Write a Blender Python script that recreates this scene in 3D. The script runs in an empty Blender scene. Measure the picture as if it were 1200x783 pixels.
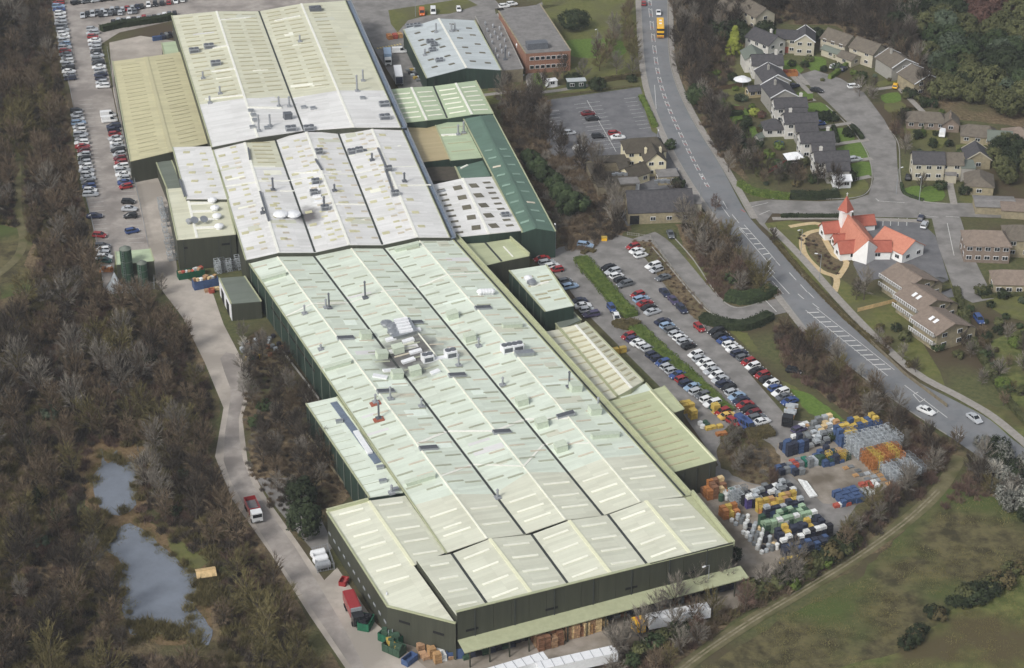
import bpy, bmesh, math, random
from mathutils import Vector, Matrix, geometry, noise
R = math.radians
rng = random.Random(7)
scn = bpy.context.scene
COL = scn.collection

# ------------------------------------------------------------------ camera, sky, sun, exposure
FOC, PITCH, CAMZ = 2300.0, 29.0, 240.0
cam_data = bpy.data.cameras.new('camera'); cam = bpy.data.objects.new('camera', cam_data); COL.objects.link(cam)
cam.location = (0, 0, CAMZ); cam.rotation_euler = (R(90 - PITCH), 0, 0)
cam_data.sensor_width = 36; cam_data.lens = 36 * FOC / 1200
cam_data.clip_start = 1; cam_data.clip_end = 8000
scn.camera = cam
SUN_EL, SUN_AZ = 42, 222          # azimuth: compass direction the light comes from (0 = +Y, clockwise)
world = bpy.data.worlds.new('World'); scn.world = world; world.use_nodes = True
wn = world.node_tree.nodes; wl = world.node_tree.links
bg = wn['Background']; sky = wn.new('ShaderNodeTexSky'); sky.sky_type = 'NISHITA'; sky.sun_disc = False
sky.sun_elevation = R(SUN_EL); sky.sun_rotation = R(SUN_AZ); sky.dust_density = 4; sky.air_density = 1.0
hsv = wn.new('ShaderNodeHueSaturation'); hsv.inputs['Saturation'].default_value = 0.35
wl.new(sky.outputs[0], hsv.inputs['Color']); wl.new(hsv.outputs[0], bg.inputs['Color']); bg.inputs['Strength'].default_value = 0.12
sun_d = bpy.data.lights.new('sun', 'SUN'); sun = bpy.data.objects.new('sun', sun_d); COL.objects.link(sun)
sun_d.energy = 1.5; sun_d.angle = R(10); sun_d.color = (1.0, 0.975, 0.94)
sdir = Vector((math.sin(R(SUN_AZ)) * math.cos(R(SUN_EL)), math.cos(R(SUN_AZ)) * math.cos(R(SUN_EL)), math.sin(R(SUN_EL))))
sun.rotation_euler = sdir.to_track_quat('Z', 'Y').to_euler()
scn.view_settings.view_transform = 'Standard'; scn.view_settings.look = 'None'
scn.view_settings.exposure = 0.25; scn.view_settings.gamma = 1.0

# ------------------------------------------------------------------ helpers
CP, SP = math.cos(R(PITCH)), math.sin(R(PITCH))
def ray(x, y):
    u = (x - 600) / FOC; v = -(y - 391.5) / FOC
    return Vector((u, CP + v * SP, -SP + v * CP))
def P(x, y, h=0.0):
    d = ray(x, y); t = (h - CAMZ) / d.z
    return Vector((0, 0, CAMZ)) + d * t
def lin(c):
    def f(v):
        v /= 255.0
        return v / 12.92 if v <= 0.04045 else ((v + 0.055) / 1.055) ** 2.4
    return (f(c[0]), f(c[1]), f(c[2]), 1)

def tag(o, label=None, cat=None, group=None, kind=None):
    if label: o['label'] = label
    if cat: o['category'] = cat
    if group: o['group'] = group
    if kind: o['kind'] = kind
    return o
def empty(name, loc, rz=0.0, label=None, cat=None, group=None):
    o = bpy.data.objects.new(name, None); COL.objects.link(o)
    o.location = loc; o.rotation_euler = (0, 0, rz); o.empty_display_size = 0.5
    return tag(o, label, cat, group)

class MB:
    """collects polygons; build() links them as one mesh object"""
    def __init__(s): s.v = []; s.f = []; s.m = []; s.uv = []
    def poly(s, pts, m=0, uv=None):
        n = len(s.v); s.v += [tuple(p) for p in pts]; s.f.append(tuple(range(n, n + len(pts)))); s.m.append(m)
        s.uv.append(uv or [(0, 0)] * len(pts)); return s
    def box(s, c, sz, M=None, m=0):
        c = Vector(c); hx, hy, hz = sz[0] / 2, sz[1] / 2, sz[2] / 2
        q = [Vector((x, y, z)) for z in (-hz, hz) for y in (-hy, hy) for x in (-hx, hx)]
        if M: q = [M @ p for p in q]
        n = len(s.v); s.v += [tuple(c + p) for p in q]
        for f in ((0, 2, 3, 1), (4, 5, 7, 6), (0, 1, 5, 4), (2, 6, 7, 3), (0, 4, 6, 2), (1, 3, 7, 5)):
            s.f.append(tuple(n + i for i in f)); s.m.append(m); s.uv.append([(0, 0)] * 4)
        return s
    def prism(s, pts, z0, z1, m=0, mside=None, bottom=False):
        """pts: list of Vector (xy); z0,z1 numbers or per-point lists"""
        k = len(pts); z0 = z0 if isinstance(z0, (list, tuple)) else [z0] * k; z1 = z1 if isinstance(z1, (list, tuple)) else [z1] * k
        area = sum(pts[i][0] * pts[(i + 1) % k][1] - pts[(i + 1) % k][0] * pts[i][1] for i in range(k))
        idx = list(range(k)) if area > 0 else list(range(k))[::-1]
        top = [(pts[i][0], pts[i][1], z1[i]) for i in idx]; bot = [(pts[i][0], pts[i][1], z0[i]) for i in idx]
        s.poly(top, m, [(p[0], p[1]) for p in top])
        if bottom: s.poly(bot[::-1], m)
        ms = m if mside is None else mside
        for a in range(k):
            b = (a + 1) % k
            L = (Vector(top[b]) - Vector(top[a])).length
            s.poly([bot[a], bot[b], top[b], top[a]], ms, [(0, 0), (L, 0), (L, top[b][2] - bot[b][2]), (0, top[a][2] - bot[a][2])])
        return s
    def tube(s, a, b, r0, r1, n=8, m=0, cap=True):
        a = Vector(a); b = Vector(b); d = (b - a)
        if d.length < 1e-6: return s
        q = d.to_track_quat('Z', 'Y'); k = len(s.v)
        for p, r in ((a, r0), (b, r1)):
            for i in range(n):
                t = 2 * math.pi * i / n
                s.v.append(tuple(p + q @ Vector((r * math.cos(t), r * math.sin(t), 0))))
        for i in range(n):
            j = (i + 1) % n
            s.f.append((k + i, k + j, k + n + j, k + n + i)); s.m.append(m); s.uv.append([(0, 0)] * 4)
        if cap:
            s.f.append(tuple(k + n + i for i in range(n))); s.m.append(m); s.uv.append([(0, 0)] * n)
        return s
    def mesh(s, name, mats, origin=None, smooth=False):
        me = bpy.data.meshes.new(name)
        vs = s.v if origin is None else [(x - origin[0], y - origin[1], z - origin[2]) for x, y, z in s.v]
        me.from_pydata(vs, [], s.f)
        if not isinstance(mats, (list, tuple)): mats = [mats]
        for m in mats: me.materials.append(m)
        me.polygons.foreach_set('material_index', s.m)
        if any(len(u) and u[0] != (0, 0) or (len(u) > 1 and u[1] != (0, 0)) for u in s.uv):
            ul = me.uv_layers.new(name='uv'); flat = []
            for u in s.uv:
                for a in u: flat += [a[0], a[1]]
            ul.data.foreach_set('uv', flat)
        if smooth: me.polygons.foreach_set('use_smooth', [True] * len(s.f))
        me.update(); return me
    def build(s, name, mats, parent=None, origin=None, smooth=False):
        if parent is not None and origin is None: origin = parent.location
        o = bpy.data.objects.new(name, s.mesh(name, mats, origin, smooth)); COL.objects.link(o)
        if parent is not None: o.parent = parent
        elif origin is not None: o.location = origin
        return o
def inst(name, me, parent, M=None, loc=None, rz=0.0):
    o = bpy.data.objects.new(name, me); COL.objects.link(o); o.parent = parent
    if M is not None: o.matrix_local = M
    elif loc is not None: o.location = loc; o.rotation_euler = (0, 0, rz)
    return o
def copy_thing(o, loc, rz=0.0, label=None, group=None, sc=None):
    r = o.copy(); COL.objects.link(r); r.location = loc; r.rotation_euler = (0, 0, rz)
    if sc is not None: r.scale = sc
    if label: r['label'] = label
    if group: r['group'] = group
    for ch in o.children:
        c = ch.copy(); COL.objects.link(c); c.parent = r
        for g in ch.children:
            d = g.copy(); COL.objects.link(d); d.parent = c
    return r

# ------------------------------------------------------------------ materials
def mat(name, col, rough=0.8, metal=0.0, var=0.0, scale=1.0, col2=None, detail=6, bump=0.0, bscale=None, spec=0.3,
        stretch=None, objrand=0.0, coords='pos', col3=None, s3=0.05, lo=0.35, hi=0.65):
    m = bpy.data.materials.new(name); m.use_nodes = True; nt = m.node_tree; n = nt.nodes; l = nt.links
    b = n['Principled BSDF']; b.inputs['Roughness'].default_value = rough; b.inputs['Metallic'].default_value = metal
    b.inputs['Specular IOR Level'].default_value = spec
    col = col if len(col) == 4 else lin(col)
    b.inputs['Base Color'].default_value = col
    if var or col2 or bump or col3:
        if coords == 'uv':
            t = n.new('ShaderNodeUVMap'); src = t.outputs[0]
        elif coords == 'obj':
            t = n.new('ShaderNodeTexCoord'); src = t.outputs['Object']
        else:
            t = n.new('ShaderNodeNewGeometry'); src = t.outputs['Position']
        mp = n.new('ShaderNodeMapping'); l.new(src, mp.inputs[0])
        if stretch: mp.inputs['Scale'].default_value = stretch
        nz = n.new('ShaderNodeTexNoise'); nz.inputs['Scale'].default_value = scale; nz.inputs['Detail'].default_value = detail
        nz.inputs['Roughness'].default_value = 0.65
        l.new(mp.outputs[0], nz.inputs['Vector'])
        rp = n.new('ShaderNodeValToRGB'); l.new(nz.outputs['Fac'], rp.inputs[0])
        c2 = (col2 if len(col2) == 4 else lin(col2)) if col2 else tuple(min(1, c * (1 + var)) for c in col[:3]) + (1,)
        c1 = col if col2 else tuple(c * (1 - var) for c in col[:3]) + (1,)
        rp.color_ramp.elements[0].position = lo; rp.color_ramp.elements[1].position = hi
        rp.color_ramp.elements[0].color = c1; rp.color_ramp.elements[1].color = c2
        out = rp.outputs[0]
        if col3:
            nz3 = n.new('ShaderNodeTexNoise'); nz3.inputs['Scale'].default_value = s3; nz3.inputs['Detail'].default_value = 5
            l.new(src, nz3.inputs['Vector'])
            r3 = n.new('ShaderNodeValToRGB'); r3.color_ramp.elements[0].position = 0.45; r3.color_ramp.elements[1].position = 0.62
            l.new(nz3.outputs['Fac'], r3.inputs[0])
            mx = n.new('ShaderNodeMix'); mx.data_type = 'RGBA'
            l.new(r3.outputs[0], mx.inputs[0]); l.new(out, mx.inputs[6]); mx.inputs[7].default_value = col3 if len(col3) == 4 else lin(col3)
            out = mx.outputs[2]
        if objrand:
            oi = n.new('ShaderNodeObjectInfo'); mr = n.new('ShaderNodeMapRange')
            mr.inputs['To Min'].default_value = 1 - objrand; mr.inputs['To Max'].default_value = 1 + objrand
            l.new(oi.outputs['Random'], mr.inputs[0])
            mu = n.new('ShaderNodeVectorMath'); mu.operation = 'SCALE'; l.new(out, mu.inputs[0]); l.new(mr.outputs[0], mu.inputs['Scale'])
            out = mu.outputs[0]
        l.new(out, b.inputs['Base Color'])
        if bump:
            nb = n.new('ShaderNodeTexNoise'); nb.inputs['Scale'].default_value = bscale or scale * 3; nb.inputs['Detail'].default_value = 4
            l.new(src, nb.inputs['Vector'])
            bp = n.new('ShaderNodeBump'); bp.inputs['Strength'].default_value = min(1, bump); bp.inputs['Distance'].default_value = bump
            l.new(nb.outputs['Fac'], bp.inputs['Height']); l.new(bp.outputs[0], b.inputs['Normal'])
    return m

def roof_mat(name, col, dirt=(150, 148, 135), amt=0.35, soot=None, rib=1.0):
    """profiled sheet roof: sheet to sheet tone steps, streaks down the slope, blotches, optional soot patches (list of (pos, radius))"""
    m = bpy.data.materials.new(name); m.use_nodes = True; nt = m.node_tree; n = nt.nodes; l = nt.links
    b = n['Principled BSDF']; b.inputs['Roughness'].default_value = 0.62; b.inputs['Specular IOR Level'].default_value = 0.3
    uv = n.new('ShaderNodeUVMap'); geo = n.new('ShaderNodeNewGeometry')
    def noise_(scale, stretch, src, det=5):
        mp = n.new('ShaderNodeMapping'); mp.inputs['Scale'].default_value = stretch; l.new(src, mp.inputs[0])
        z = n.new('ShaderNodeTexNoise'); z.inputs['Scale'].default_value = scale; z.inputs['Detail'].default_value = det
        l.new(mp.outputs[0], z.inputs['Vector']); return z.outputs['Fac']
    def ramp(src, a, b_):
        r = n.new('ShaderNodeMapRange'); r.inputs['From Min'].default_value = a; r.inputs['From Max'].default_value = b_; r.clamp = True
        l.new(src, r.inputs[0]); return r.outputs[0]
    def math_(op, a, b_):
        q = n.new('ShaderNodeMath'); q.operation = op
        for i, v in enumerate((a, b_)):
            if isinstance(v, (int, float)): q.inputs[i].default_value = v
            else: l.new(v, q.inputs[i])
        return q.outputs[0]
    streak = ramp(noise_(1.0, (0.12, 2.6, 1), uv.outputs[0]), 0.42, 0.72)
    blot = ramp(noise_(0.12, (1, 1, 1), geo.outputs['Position']), 0.42, 0.7)
    fine = ramp(noise_(1.6, (1, 1, 1), geo.outputs['Position'], 3), 0.3, 0.8)
    br = n.new('ShaderNodeTexBrick'); br.inputs['Scale'].default_value = 1; br.inputs['Brick Width'].default_value = 1.0; br.inputs['Row Height'].default_value = 7.0
    br.inputs['Mortar Size'].default_value = 0.03; br.inputs['Color1'].default_value = (1, 1, 1, 1); br.inputs['Color2'].default_value = (0.87, 0.875, 0.86, 1); br.inputs['Mortar'].default_value = (0.88, 0.88, 0.88, 1)
    sw = n.new('ShaderNodeMapping'); sw.inputs['Rotation'].default_value = (0, 0, R(90)); l.new(uv.outputs[0], sw.inputs[0]); l.new(sw.outputs[0], br.inputs['Vector'])
    f = math_('MULTIPLY', math_('ADD', math_('MULTIPLY', streak, 0.16), math_('ADD', math_('MULTIPLY', blot, 0.5), math_('MULTIPLY', fine, 0.25))), amt)
    mx = n.new('ShaderNodeMix'); mx.data_type = 'RGBA'; l.new(f, mx.inputs[0]); mx.inputs[6].default_value = lin(col); mx.inputs[7].default_value = lin(dirt)
    out = mx.outputs[2]
    if soot:
        tot = None
        for (p, rad) in soot:
            vm = n.new('ShaderNodeVectorMath'); vm.operation = 'SUBTRACT'; l.new(geo.outputs['Position'], vm.inputs[0]); vm.inputs[1].default_value = p
            sc = n.new('ShaderNodeVectorMath'); sc.operation = 'MULTIPLY'; l.new(vm.outputs[0], sc.inputs[0]); sc.inputs[1].default_value = (1 / rad, 0.7 / rad, 0)
            ln = n.new('ShaderNodeVectorMath'); ln.operation = 'LENGTH'; l.new(sc.outputs[0], ln.inputs[0])
            dd = math_('ADD', ln.outputs['Value'], math_('MULTIPLY', math_('SUBTRACT', noise_(0.35, (1, 1, 1), geo.outputs['Position']), 0.5), 0.9))
            mr = n.new('ShaderNodeMapRange'); mr.inputs['From Min'].default_value = 1.0; mr.inputs['From Max'].default_value = 0.35; mr.clamp = True
            l.new(dd, mr.inputs[0])
            tot = mr.outputs[0] if tot is None else math_('MAXIMUM', tot, mr.outputs[0])
        m2 = n.new('ShaderNodeMix'); m2.data_type = 'RGBA'; l.new(math_('MULTIPLY', tot, 0.92), m2.inputs[0]); l.new(out, m2.inputs[6]); m2.inputs[7].default_value = lin((84, 80, 82))
        out = m2.outputs[2]
    mu = n.new('ShaderNodeMix'); mu.data_type = 'RGBA'; mu.blend_type = 'MULTIPLY'; mu.inputs[0].default_value = rib; l.new(out, mu.inputs[6]); l.new(br.outputs[0], mu.inputs[7])
    l.new(mu.outputs[2], b.inputs['Base Color'])
    return m

M = {}
def soot_at(x, y, r, h=10): return (tuple(P(x, y, h)), r)
M['mint'] = roof_mat('mint_roof_sheet', (219, 229, 215), (184, 188, 172), 0.6, soot=[soot_at(482, 412, 10), soot_at(463, 418, 6)])
M['beige'] = roof_mat('beige_roof_sheet', (212, 212, 194), (184, 180, 162), 0.6)
M['pale'] = roof_mat('pale_roof_sheet', (216, 218, 200), (188, 186, 168), 0.6)
M['white'] = roof_mat('white_roof_sheet', (230, 230, 228), (184, 182, 180), 0.6, soot=[soot_at(362, 255, 5)])
M['cream'] = roof_mat('cream_roof_sheet', (216, 216, 194), (188, 184, 158), 0.6)
M['tan'] = roof_mat('tan_roof_sheet', (202, 197, 160), (184, 177, 144), 0.7)
M['ochre'] = roof_mat('ochre_roof_sheet', (184, 170, 134), (168, 152, 118), 0.7)
M['lgreen'] = roof_mat('light_green_roof_sheet', (184, 200, 168), (160, 170, 142), 0.6)
M['ogreen'] = roof_mat('olive_green_roof_sheet', (188, 194, 158), (165, 170, 138), 0.6)
M['dgreen'] = roof_mat('dark_green_roof_sheet', (98, 124, 110), (80, 98, 90), 0.7)
M['grey_roof'] = roof_mat('grey_roof_sheet', (118, 126, 116), (95, 100, 95), 0.6)
M['blueish'] = roof_mat('pale_blue_roof_sheet', (196, 204, 206), (165, 172, 174), 0.6)
M['felt'] = mat('grey_felt_roof', (124, 122, 120), 0.95, var=0.18, scale=0.5)
M['felt_brown'] = mat('brown_felt_roof', (78, 73, 64), 0.95, var=0.2, scale=0.6)
M['clad'] = mat('dark_olive_cladding', (66, 68, 58), 0.6, var=0.12, scale=0.8, stretch=(1, 1, 0.1))
M['clad_green'] = mat('dark_green_cladding', (46, 62, 54), 0.6, var=0.2, scale=0.8, stretch=(1, 1, 0.1))
M['clad_light'] = mat('olive_trim', (168, 172, 140), 0.6, var=0.08, scale=0.8)
M['trim_white'] = mat('white_ridge_flashing', (232, 232, 222), 0.6, var=0.08, scale=1.5)
M['trim_cream'] = mat('cream_ridge_flashing', (226, 226, 196), 0.6, var=0.05, scale=1.5)
M['gutter'] = mat('dark_valley_gutter', (62, 66, 64), 0.8, var=0.2, scale=1)
M['gutter_blue'] = mat('blue_grey_gutter', (108, 120, 136), 0.6, var=0.15, scale=1)
M['sky_mint'] = mat('weathered_grp_rooflight', (166, 170, 150), 0.5, var=0.1, scale=0.7, objrand=0.12)
M['sky_pink'] = mat('aged_pinkish_grp_rooflight', (198, 190, 172), 0.5, var=0.1, scale=0.7, objrand=0.08)
M['sky_white'] = mat('white_grp_rooflight', (236, 236, 220), 0.5, var=0.05, scale=0.7, objrand=0.05)
M['sky_tan'] = mat('tan_grp_rooflight', (176, 170, 140), 0.5, var=0.12, scale=0.7, objrand=0.08)
M['sky_yel'] = mat('yellowed_grp_rooflight', (196, 192, 156), 0.5, var=0.1, scale=0.7, objrand=0.1)
M['sky_dark'] = mat('dark_grp_rooflight', (104, 100, 84), 0.5, var=0.15, scale=0.7, objrand=0.15)
M['sky_green'] = mat('pale_rooflight_on_green', (132, 156, 142), 0.5, var=0.15, scale=0.7, objrand=0.1)
M['steel'] = mat('galvanised_steel', (170, 174, 178), 0.35, 0.7, var=0.12, scale=2)
M['white_metal'] = mat('white_painted_metal', (226, 228, 230), 0.45, var=0.06, scale=2)
M['grey_metal'] = mat('grey_painted_metal', (146, 150, 154), 0.5, var=0.12, scale=2)
M['dark_metal'] = mat('dark_grille_metal', (96, 100, 106), 0.5, var=0.2, scale=3)
M['green_box'] = mat('pale_green_vent_casing', (190, 200, 182), 0.6, var=0.08, scale=2)
M['rust'] = mat('rusty_base_plate', (150, 88, 70), 0.9, var=0.2, scale=3)
M['black'] = mat('black_rubber', (28, 28, 30), 0.8, var=0.2, scale=4)
M['glass'] = mat('dark_window_glass', (34, 38, 42), 0.12, var=0.2, scale=1, spec=0.6)
# ground
M['ground'] = mat('rough_grass_and_earth', (70, 76, 46), 0.95, scale=0.9, col2=(96, 96, 62), detail=10, col3=(78, 68, 52), s3=0.03, bump=0.3, bscale=1.2)
M['moor'] = mat('brown_moor_grass', (60, 56, 38), 0.95, scale=0.25, col2=(100, 94, 64), detail=13, col3=(76, 88, 46), s3=0.035, lo=.4, hi=.6, bump=0.4, bscale=1.0)
M['field'] = mat('green_field_grass', (76, 86, 44), 0.95, scale=0.3, col2=(110, 114, 66), detail=13, col3=(82, 74, 50), s3=0.06, lo=.4, hi=.6, bump=0.3, bscale=1.5)
M['lawn'] = mat('mown_lawn', (80, 104, 42), 0.95, scale=1.2, col2=(100, 122, 56), detail=8, bump=0.15, bscale=4)
M['lawn_dull'] = mat('dull_winter_lawn', (88, 94, 48), 0.95, scale=0.7, col2=(108, 108, 64), detail=9, bump=0.2, bscale=3, col3=(92, 92, 60), s3=0.1)
M['litter'] = mat('leaf_litter_earth', (84, 72, 56), 1.0, scale=0.8, col2=(130, 114, 88), detail=10, col3=(78, 78, 50), s3=0.05, bump=0.7, bscale=1.2)
M['asphalt'] = mat('worn_grey_asphalt', (126, 124, 121), 0.9, scale=0.5, col2=(142, 139, 136), detail=10, col3=(116, 114, 111), s3=0.2, bump=0.03, bscale=6)
M['asphalt_dark'] = mat('dark_asphalt', (96, 97, 100), 0.9, scale=0.3, col2=(116, 116, 118), detail=10, bump=0.03, bscale=6)
M['asphalt_pink'] = mat('pinkish_tarmac', (148, 142, 136), 0.9, scale=0.4, col2=(170, 163, 156), detail=10, col3=(130, 124, 119), s3=0.09, bump=0.03, bscale=6)
M['concrete'] = mat('pale_concrete_paving', (168, 160, 150), 0.9, scale=0.4, col2=(184, 176, 166), detail=10, col3=(152, 145, 136), s3=0.08)
M['road'] = mat('main_road_asphalt', (112, 115, 118), 0.85, scale=0.15, col2=(132, 134, 136), detail=10, col3=(120, 121, 123), s3=0.3)
M['dirt'] = mat('dirt_yard_surface', (132, 124, 112), 0.95, scale=0.3, col2=(158, 150, 140), detail=10, col3=(104, 96, 84), s3=0.1, bump=0.1, bscale=3)
M['rut'] = mat('pale_worn_rut', (104, 98, 76), 0.95, scale=0.6, col2=(146, 138, 116), detail=8)
M['path'] = mat('buff_gravel_path', (186, 164, 124), 0.95, scale=1.0, col2=(200, 182, 146), detail=6)
M['track'] = mat('pale_earth_track', (96, 92, 66), 0.95, scale=0.8, col2=(116, 110, 82), detail=9, col3=(84, 84, 52), s3=0.2)
M['kerb'] = mat('concrete_kerb', (150, 148, 142), 0.9, var=0.1, scale=1.5)
M['pave'] = mat('pavement_flags', (140, 136, 130), 0.9, scale=1.0, col2=(156, 152, 146), detail=6)
M['paint'] = mat('white_road_paint', (206, 206, 202), 0.7, var=0.15, scale=1.5)
M['paint_red'] = mat('red_road_surface', (164, 96, 92), 0.9, var=0.15, scale=1.5)
M['paint_y'] = mat('yellow_road_paint', (206, 186, 110), 0.7, var=0.15, scale=1.5)
M['water'] = mat('pond_water', (114, 121, 131), 0.05, var=0.12, scale=0.15, spec=0.9, bump=0.012, bscale=1.2)
M['reed'] = mat('dead_reeds', (124, 106, 78), 1.0, scale=1.2, col2=(98, 80, 58), detail=8, bump=0.4, bscale=3)
# building materials
M['brick'] = mat('orange_red_brick', (128, 94, 78), 0.9, scale=1.2, col2=(144, 108, 90), detail=8)
M['stone'] = mat('buff_sandstone', (160, 150, 124), 0.9, scale=0.9, col2=(132, 124, 104), detail=8)
M['stone_dark'] = mat('grimy_sandstone', (128, 120, 100), 0.9, scale=0.9, col2=(104, 97, 82), detail=8)
M['render'] = mat('white_rendered_wall', (198, 196, 190), 0.9, var=0.06, scale=0.8)
M['render_cream'] = mat('cream_rendered_wall', (178, 172, 154), 0.9, var=0.06, scale=0.8)
M['render_bright'] = mat('bright_cream_wall', (214, 206, 176), 0.9, var=0.06, scale=0.8)
M['church_white'] = mat('white_church_wall', (232, 232, 230), 0.9, var=0.04, scale=0.8)
M['render_grey'] = mat('grey_pebbledash_wall', (150, 148, 142), 0.9, var=0.08, scale=1.5)
M['slate'] = mat('dark_grey_roof_tiles', (64, 64, 67), 0.85, scale=1.2, col2=(82, 80, 82), detail=8)
M['tile_brown'] = mat('brown_grey_roof_tiles', (92, 86, 78), 0.9, scale=1.0, col2=(112, 105, 94), detail=8)
M['tile_pink'] = mat('pinkish_brown_roof_tiles', (118, 106, 96), 0.9, scale=1.0, col2=(136, 123, 112), detail=8)
M['tile_orange'] = mat('orange_clay_roof_tiles', (182, 118, 98), 0.85, scale=1.4, col2=(196, 134, 112), detail=7)
M['tile_red'] = mat('red_clay_roof_tiles', (156, 88, 74), 0.85, scale=1.0, col2=(170, 102, 86), detail=7)
M['fence_wood'] = mat('brown_fence_boards', (92, 76, 60), 0.9, var=0.15, scale=1.5)
M['timber_pale'] = mat('pale_timber', (196, 170, 126), 0.9, var=0.15, scale=1.5, objrand=0.12)
for nm, c in dict(silver=(176, 180, 184), white=(226, 228, 228), black=(30, 31, 34), grey=(96, 100, 104), blue=(56, 78, 128), red=(148, 44, 46), navy=(40, 46, 68),
                  gold=(214, 176, 90), pale_blue=(140, 164, 190), green=(34, 72, 66), maroon=(104, 28, 34), purple=(70, 64, 92), yellow=(236, 184, 50), orange=(206, 104, 40)).items():
    M['car_' + nm] = mat('car_paint_' + nm, c, 0.25, var=0.04, scale=1, spec=0.6)
for nm, c in dict(orange=(166, 112, 68), rust=(128, 94, 72), blue=(66, 86, 122), navy=(50, 55, 70), yellow=(186, 160, 80), green=(58, 82, 66), pale_green=(144, 168, 140), white=(214, 216, 214),
                  black=(40, 40, 46), silver=(166, 172, 176), grey=(118, 122, 124), wood=(176, 140, 98), red=(168, 84, 70), cardboard=(168, 136, 106), tan=(206, 182, 138), teal=(40, 110, 92), deep_green=(34, 92, 68), purple=(76, 66, 120)).items():
    M['c_' + nm] = mat('stores_' + nm, c, 0.7, var=0.2, scale=1.6, objrand=0.15)

# ------------------------------------------------------------------ flat sheets of the setting
def smooth_line(pts, closed=True, k=4):
    out = []; n = len(pts); rngi = range(n if closed else n - 1)
    for i in rngi:
        g = lambda j: pts[j % n] if closed else pts[max(0, min(n - 1, j))]
        p0, p1, p2, p3 = g(i - 1), g(i), g(i + 1), g(i + 2)
        for s in range(k):
            t = s / k
            out.append(tuple(0.5 * ((2 * p1[a]) + (-p0[a] + p2[a]) * t + (2 * p0[a] - 5 * p1[a] + 4 * p2[a] - p3[a]) * t * t + (-p0[a] + 3 * p1[a] - 3 * p2[a] + p3[a]) * t ** 3) for a in (0, 1)))
    if not closed: out.append(tuple(pts[-1]))
    return out
def sheet(name, pts, z, m, k=1, rough=0.0, parent=None, kind='structure', label=None):
    pp = smooth_line(pts, True, k) if k > 1 else pts
    w = [P(x, y, z) for x, y in pp]
    if rough:
        w2 = []
        for i, a in enumerate(w):
            b = w[(i + 1) % len(w)]; d = (b - a).length; n = max(1, int(d / (rough * 2)))
            for j in range(n):
                q = a.lerp(b, j / n)
                nv = noise.noise_vector(q * (0.6 / rough))
                w2.append(Vector((q.x + nv.x * rough, q.y + nv.y * rough, z)))
        w = w2
    mb = MB(); tris = geometry.tessellate_polygon([w])
    mb.v = [tuple(p) for p in w]
    for t in tris:
        a, b, c = (w[i] for i in t)
        t = tuple(t) if (b - a).cross(c - a).z > 0 else tuple(t)[::-1]
        mb.f.append(t); mb.m.append(0); mb.uv.append([(0, 0)] * 3)
    o = mb.build(name, m, parent)
    if parent is None: tag(o, kind=kind)
    if label: o['label'] = label
    return o
def ribbon_pts(line, w):
    """world polyline -> left and right offsets"""
    L, Rr = [], []
    for i, p in enumerate(line):
        a = line[max(0, i - 1)]; b = line[min(len(line) - 1, i + 1)]
        d = (b - a); d.z = 0; d.normalize(); nrm = Vector((-d.y, d.x, 0))
        L.append(p + nrm * w / 2); Rr.append(p - nrm * w / 2)
    return L, Rr
def ribbon(name, px, w, z, m, k=4, parent=None, kind='structure', h=0.0):
    line = [P(x, y, 0) for x, y in (smooth_line(px, False, k) if k > 1 else px)]
    L, Rr = ribbon_pts(line, w); mb = MB()
    for i in range(len(line) - 1):
        q = [Rr[i], Rr[i + 1], L[i + 1], L[i]]
        top = [(p.x, p.y, z + h) for p in q]
        mb.poly(top)
        if h:
            for a, b in ((0, 1), (2, 3)):
                mb.poly([(q[a].x, q[a].y, z - 0.02), (q[b].x, q[b].y, z - 0.02), top[b], top[a]])
    o = mb.build(name, m, parent)
    if parent is None: tag(o, kind=kind)
    return o
def mark(parent, a, b, w, m='paint', z=0.145, name='road_marking'):
    """one painted line from pixel a to pixel b"""
    A, B = P(*a), P(*b); d = (B - A).normalized(); n = Vector((-d.y, d.x, 0)) * w / 2
    mb = MB(); mb.poly([(q.x, q.y, z) for q in (A - n, B - n, B + n, A + n)])
    return mb.build(name, M[m], parent)
# ------------------------------------------------------------------ THE SETTING: ground
gb = MB(); gb.poly([(-2500, -500, 0), (2500, -500, 0), (2500, 5000, 0), (-2500, 5000, 0)]); tag(gb.build('ground', M['ground']), kind='structure')
WOOD_L = [(-60, -60), (58, -40), (64, 30), (74, 90), (90, 190), (104, 262), (118, 330), (135, 345), (180, 348), (214, 372), (240, 425), (258, 470), (250, 530), (275, 580), (315, 640), (360, 720), (410, 800), (-60, 800)]
sheet('wood_floor', WOOD_L, 0.02, M['litter'], rough=1.5)
sheet('meadow', [(-60, 262), (22, 268), (38, 285), (30, 310), (45, 330), (20, 345), (-60, 352)], 0.05, M['moor'], 3, rough=1.5)
ribbon('footpath', [(20, 190), (21, 250), (27, 275), (24, 295), (10, 312), (-20, 335)], 2.4, 0.07, M['track'])
sheet('wood_floor', [(285, 400), (305, 385), (372, 480), (420, 575), (390, 600), (372, 640), (345, 630), (320, 600), (298, 560), (282, 500), (292, 450)], 0.04, M['litter'], rough=1.2)
sheet('wood_floor', [(572, 100), (640, 108), (642, 180), (700, 185), (740, 270), (690, 296), (640, 300), (600, 200)], 0.04, M['litter'], rough=1.2)
sheet('wood_floor', [(785, -40), (905, -60), (1400, -60), (1400, 140), (1210, 150), (1120, 140), (1050, 90), (980, 30), (905, 28), (880, 60), (862, 110), (858, 170), (880, 215), (848, 190), (815, 130), (795, 90)], 0.04, M['litter'], rough=1.2)
sheet('wood_floor', [(792, 262), (835, 262), (885, 318), (915, 352), (870, 372), (842, 355), (805, 300)], 0.04, M['litter'], rough=1.0)
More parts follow.
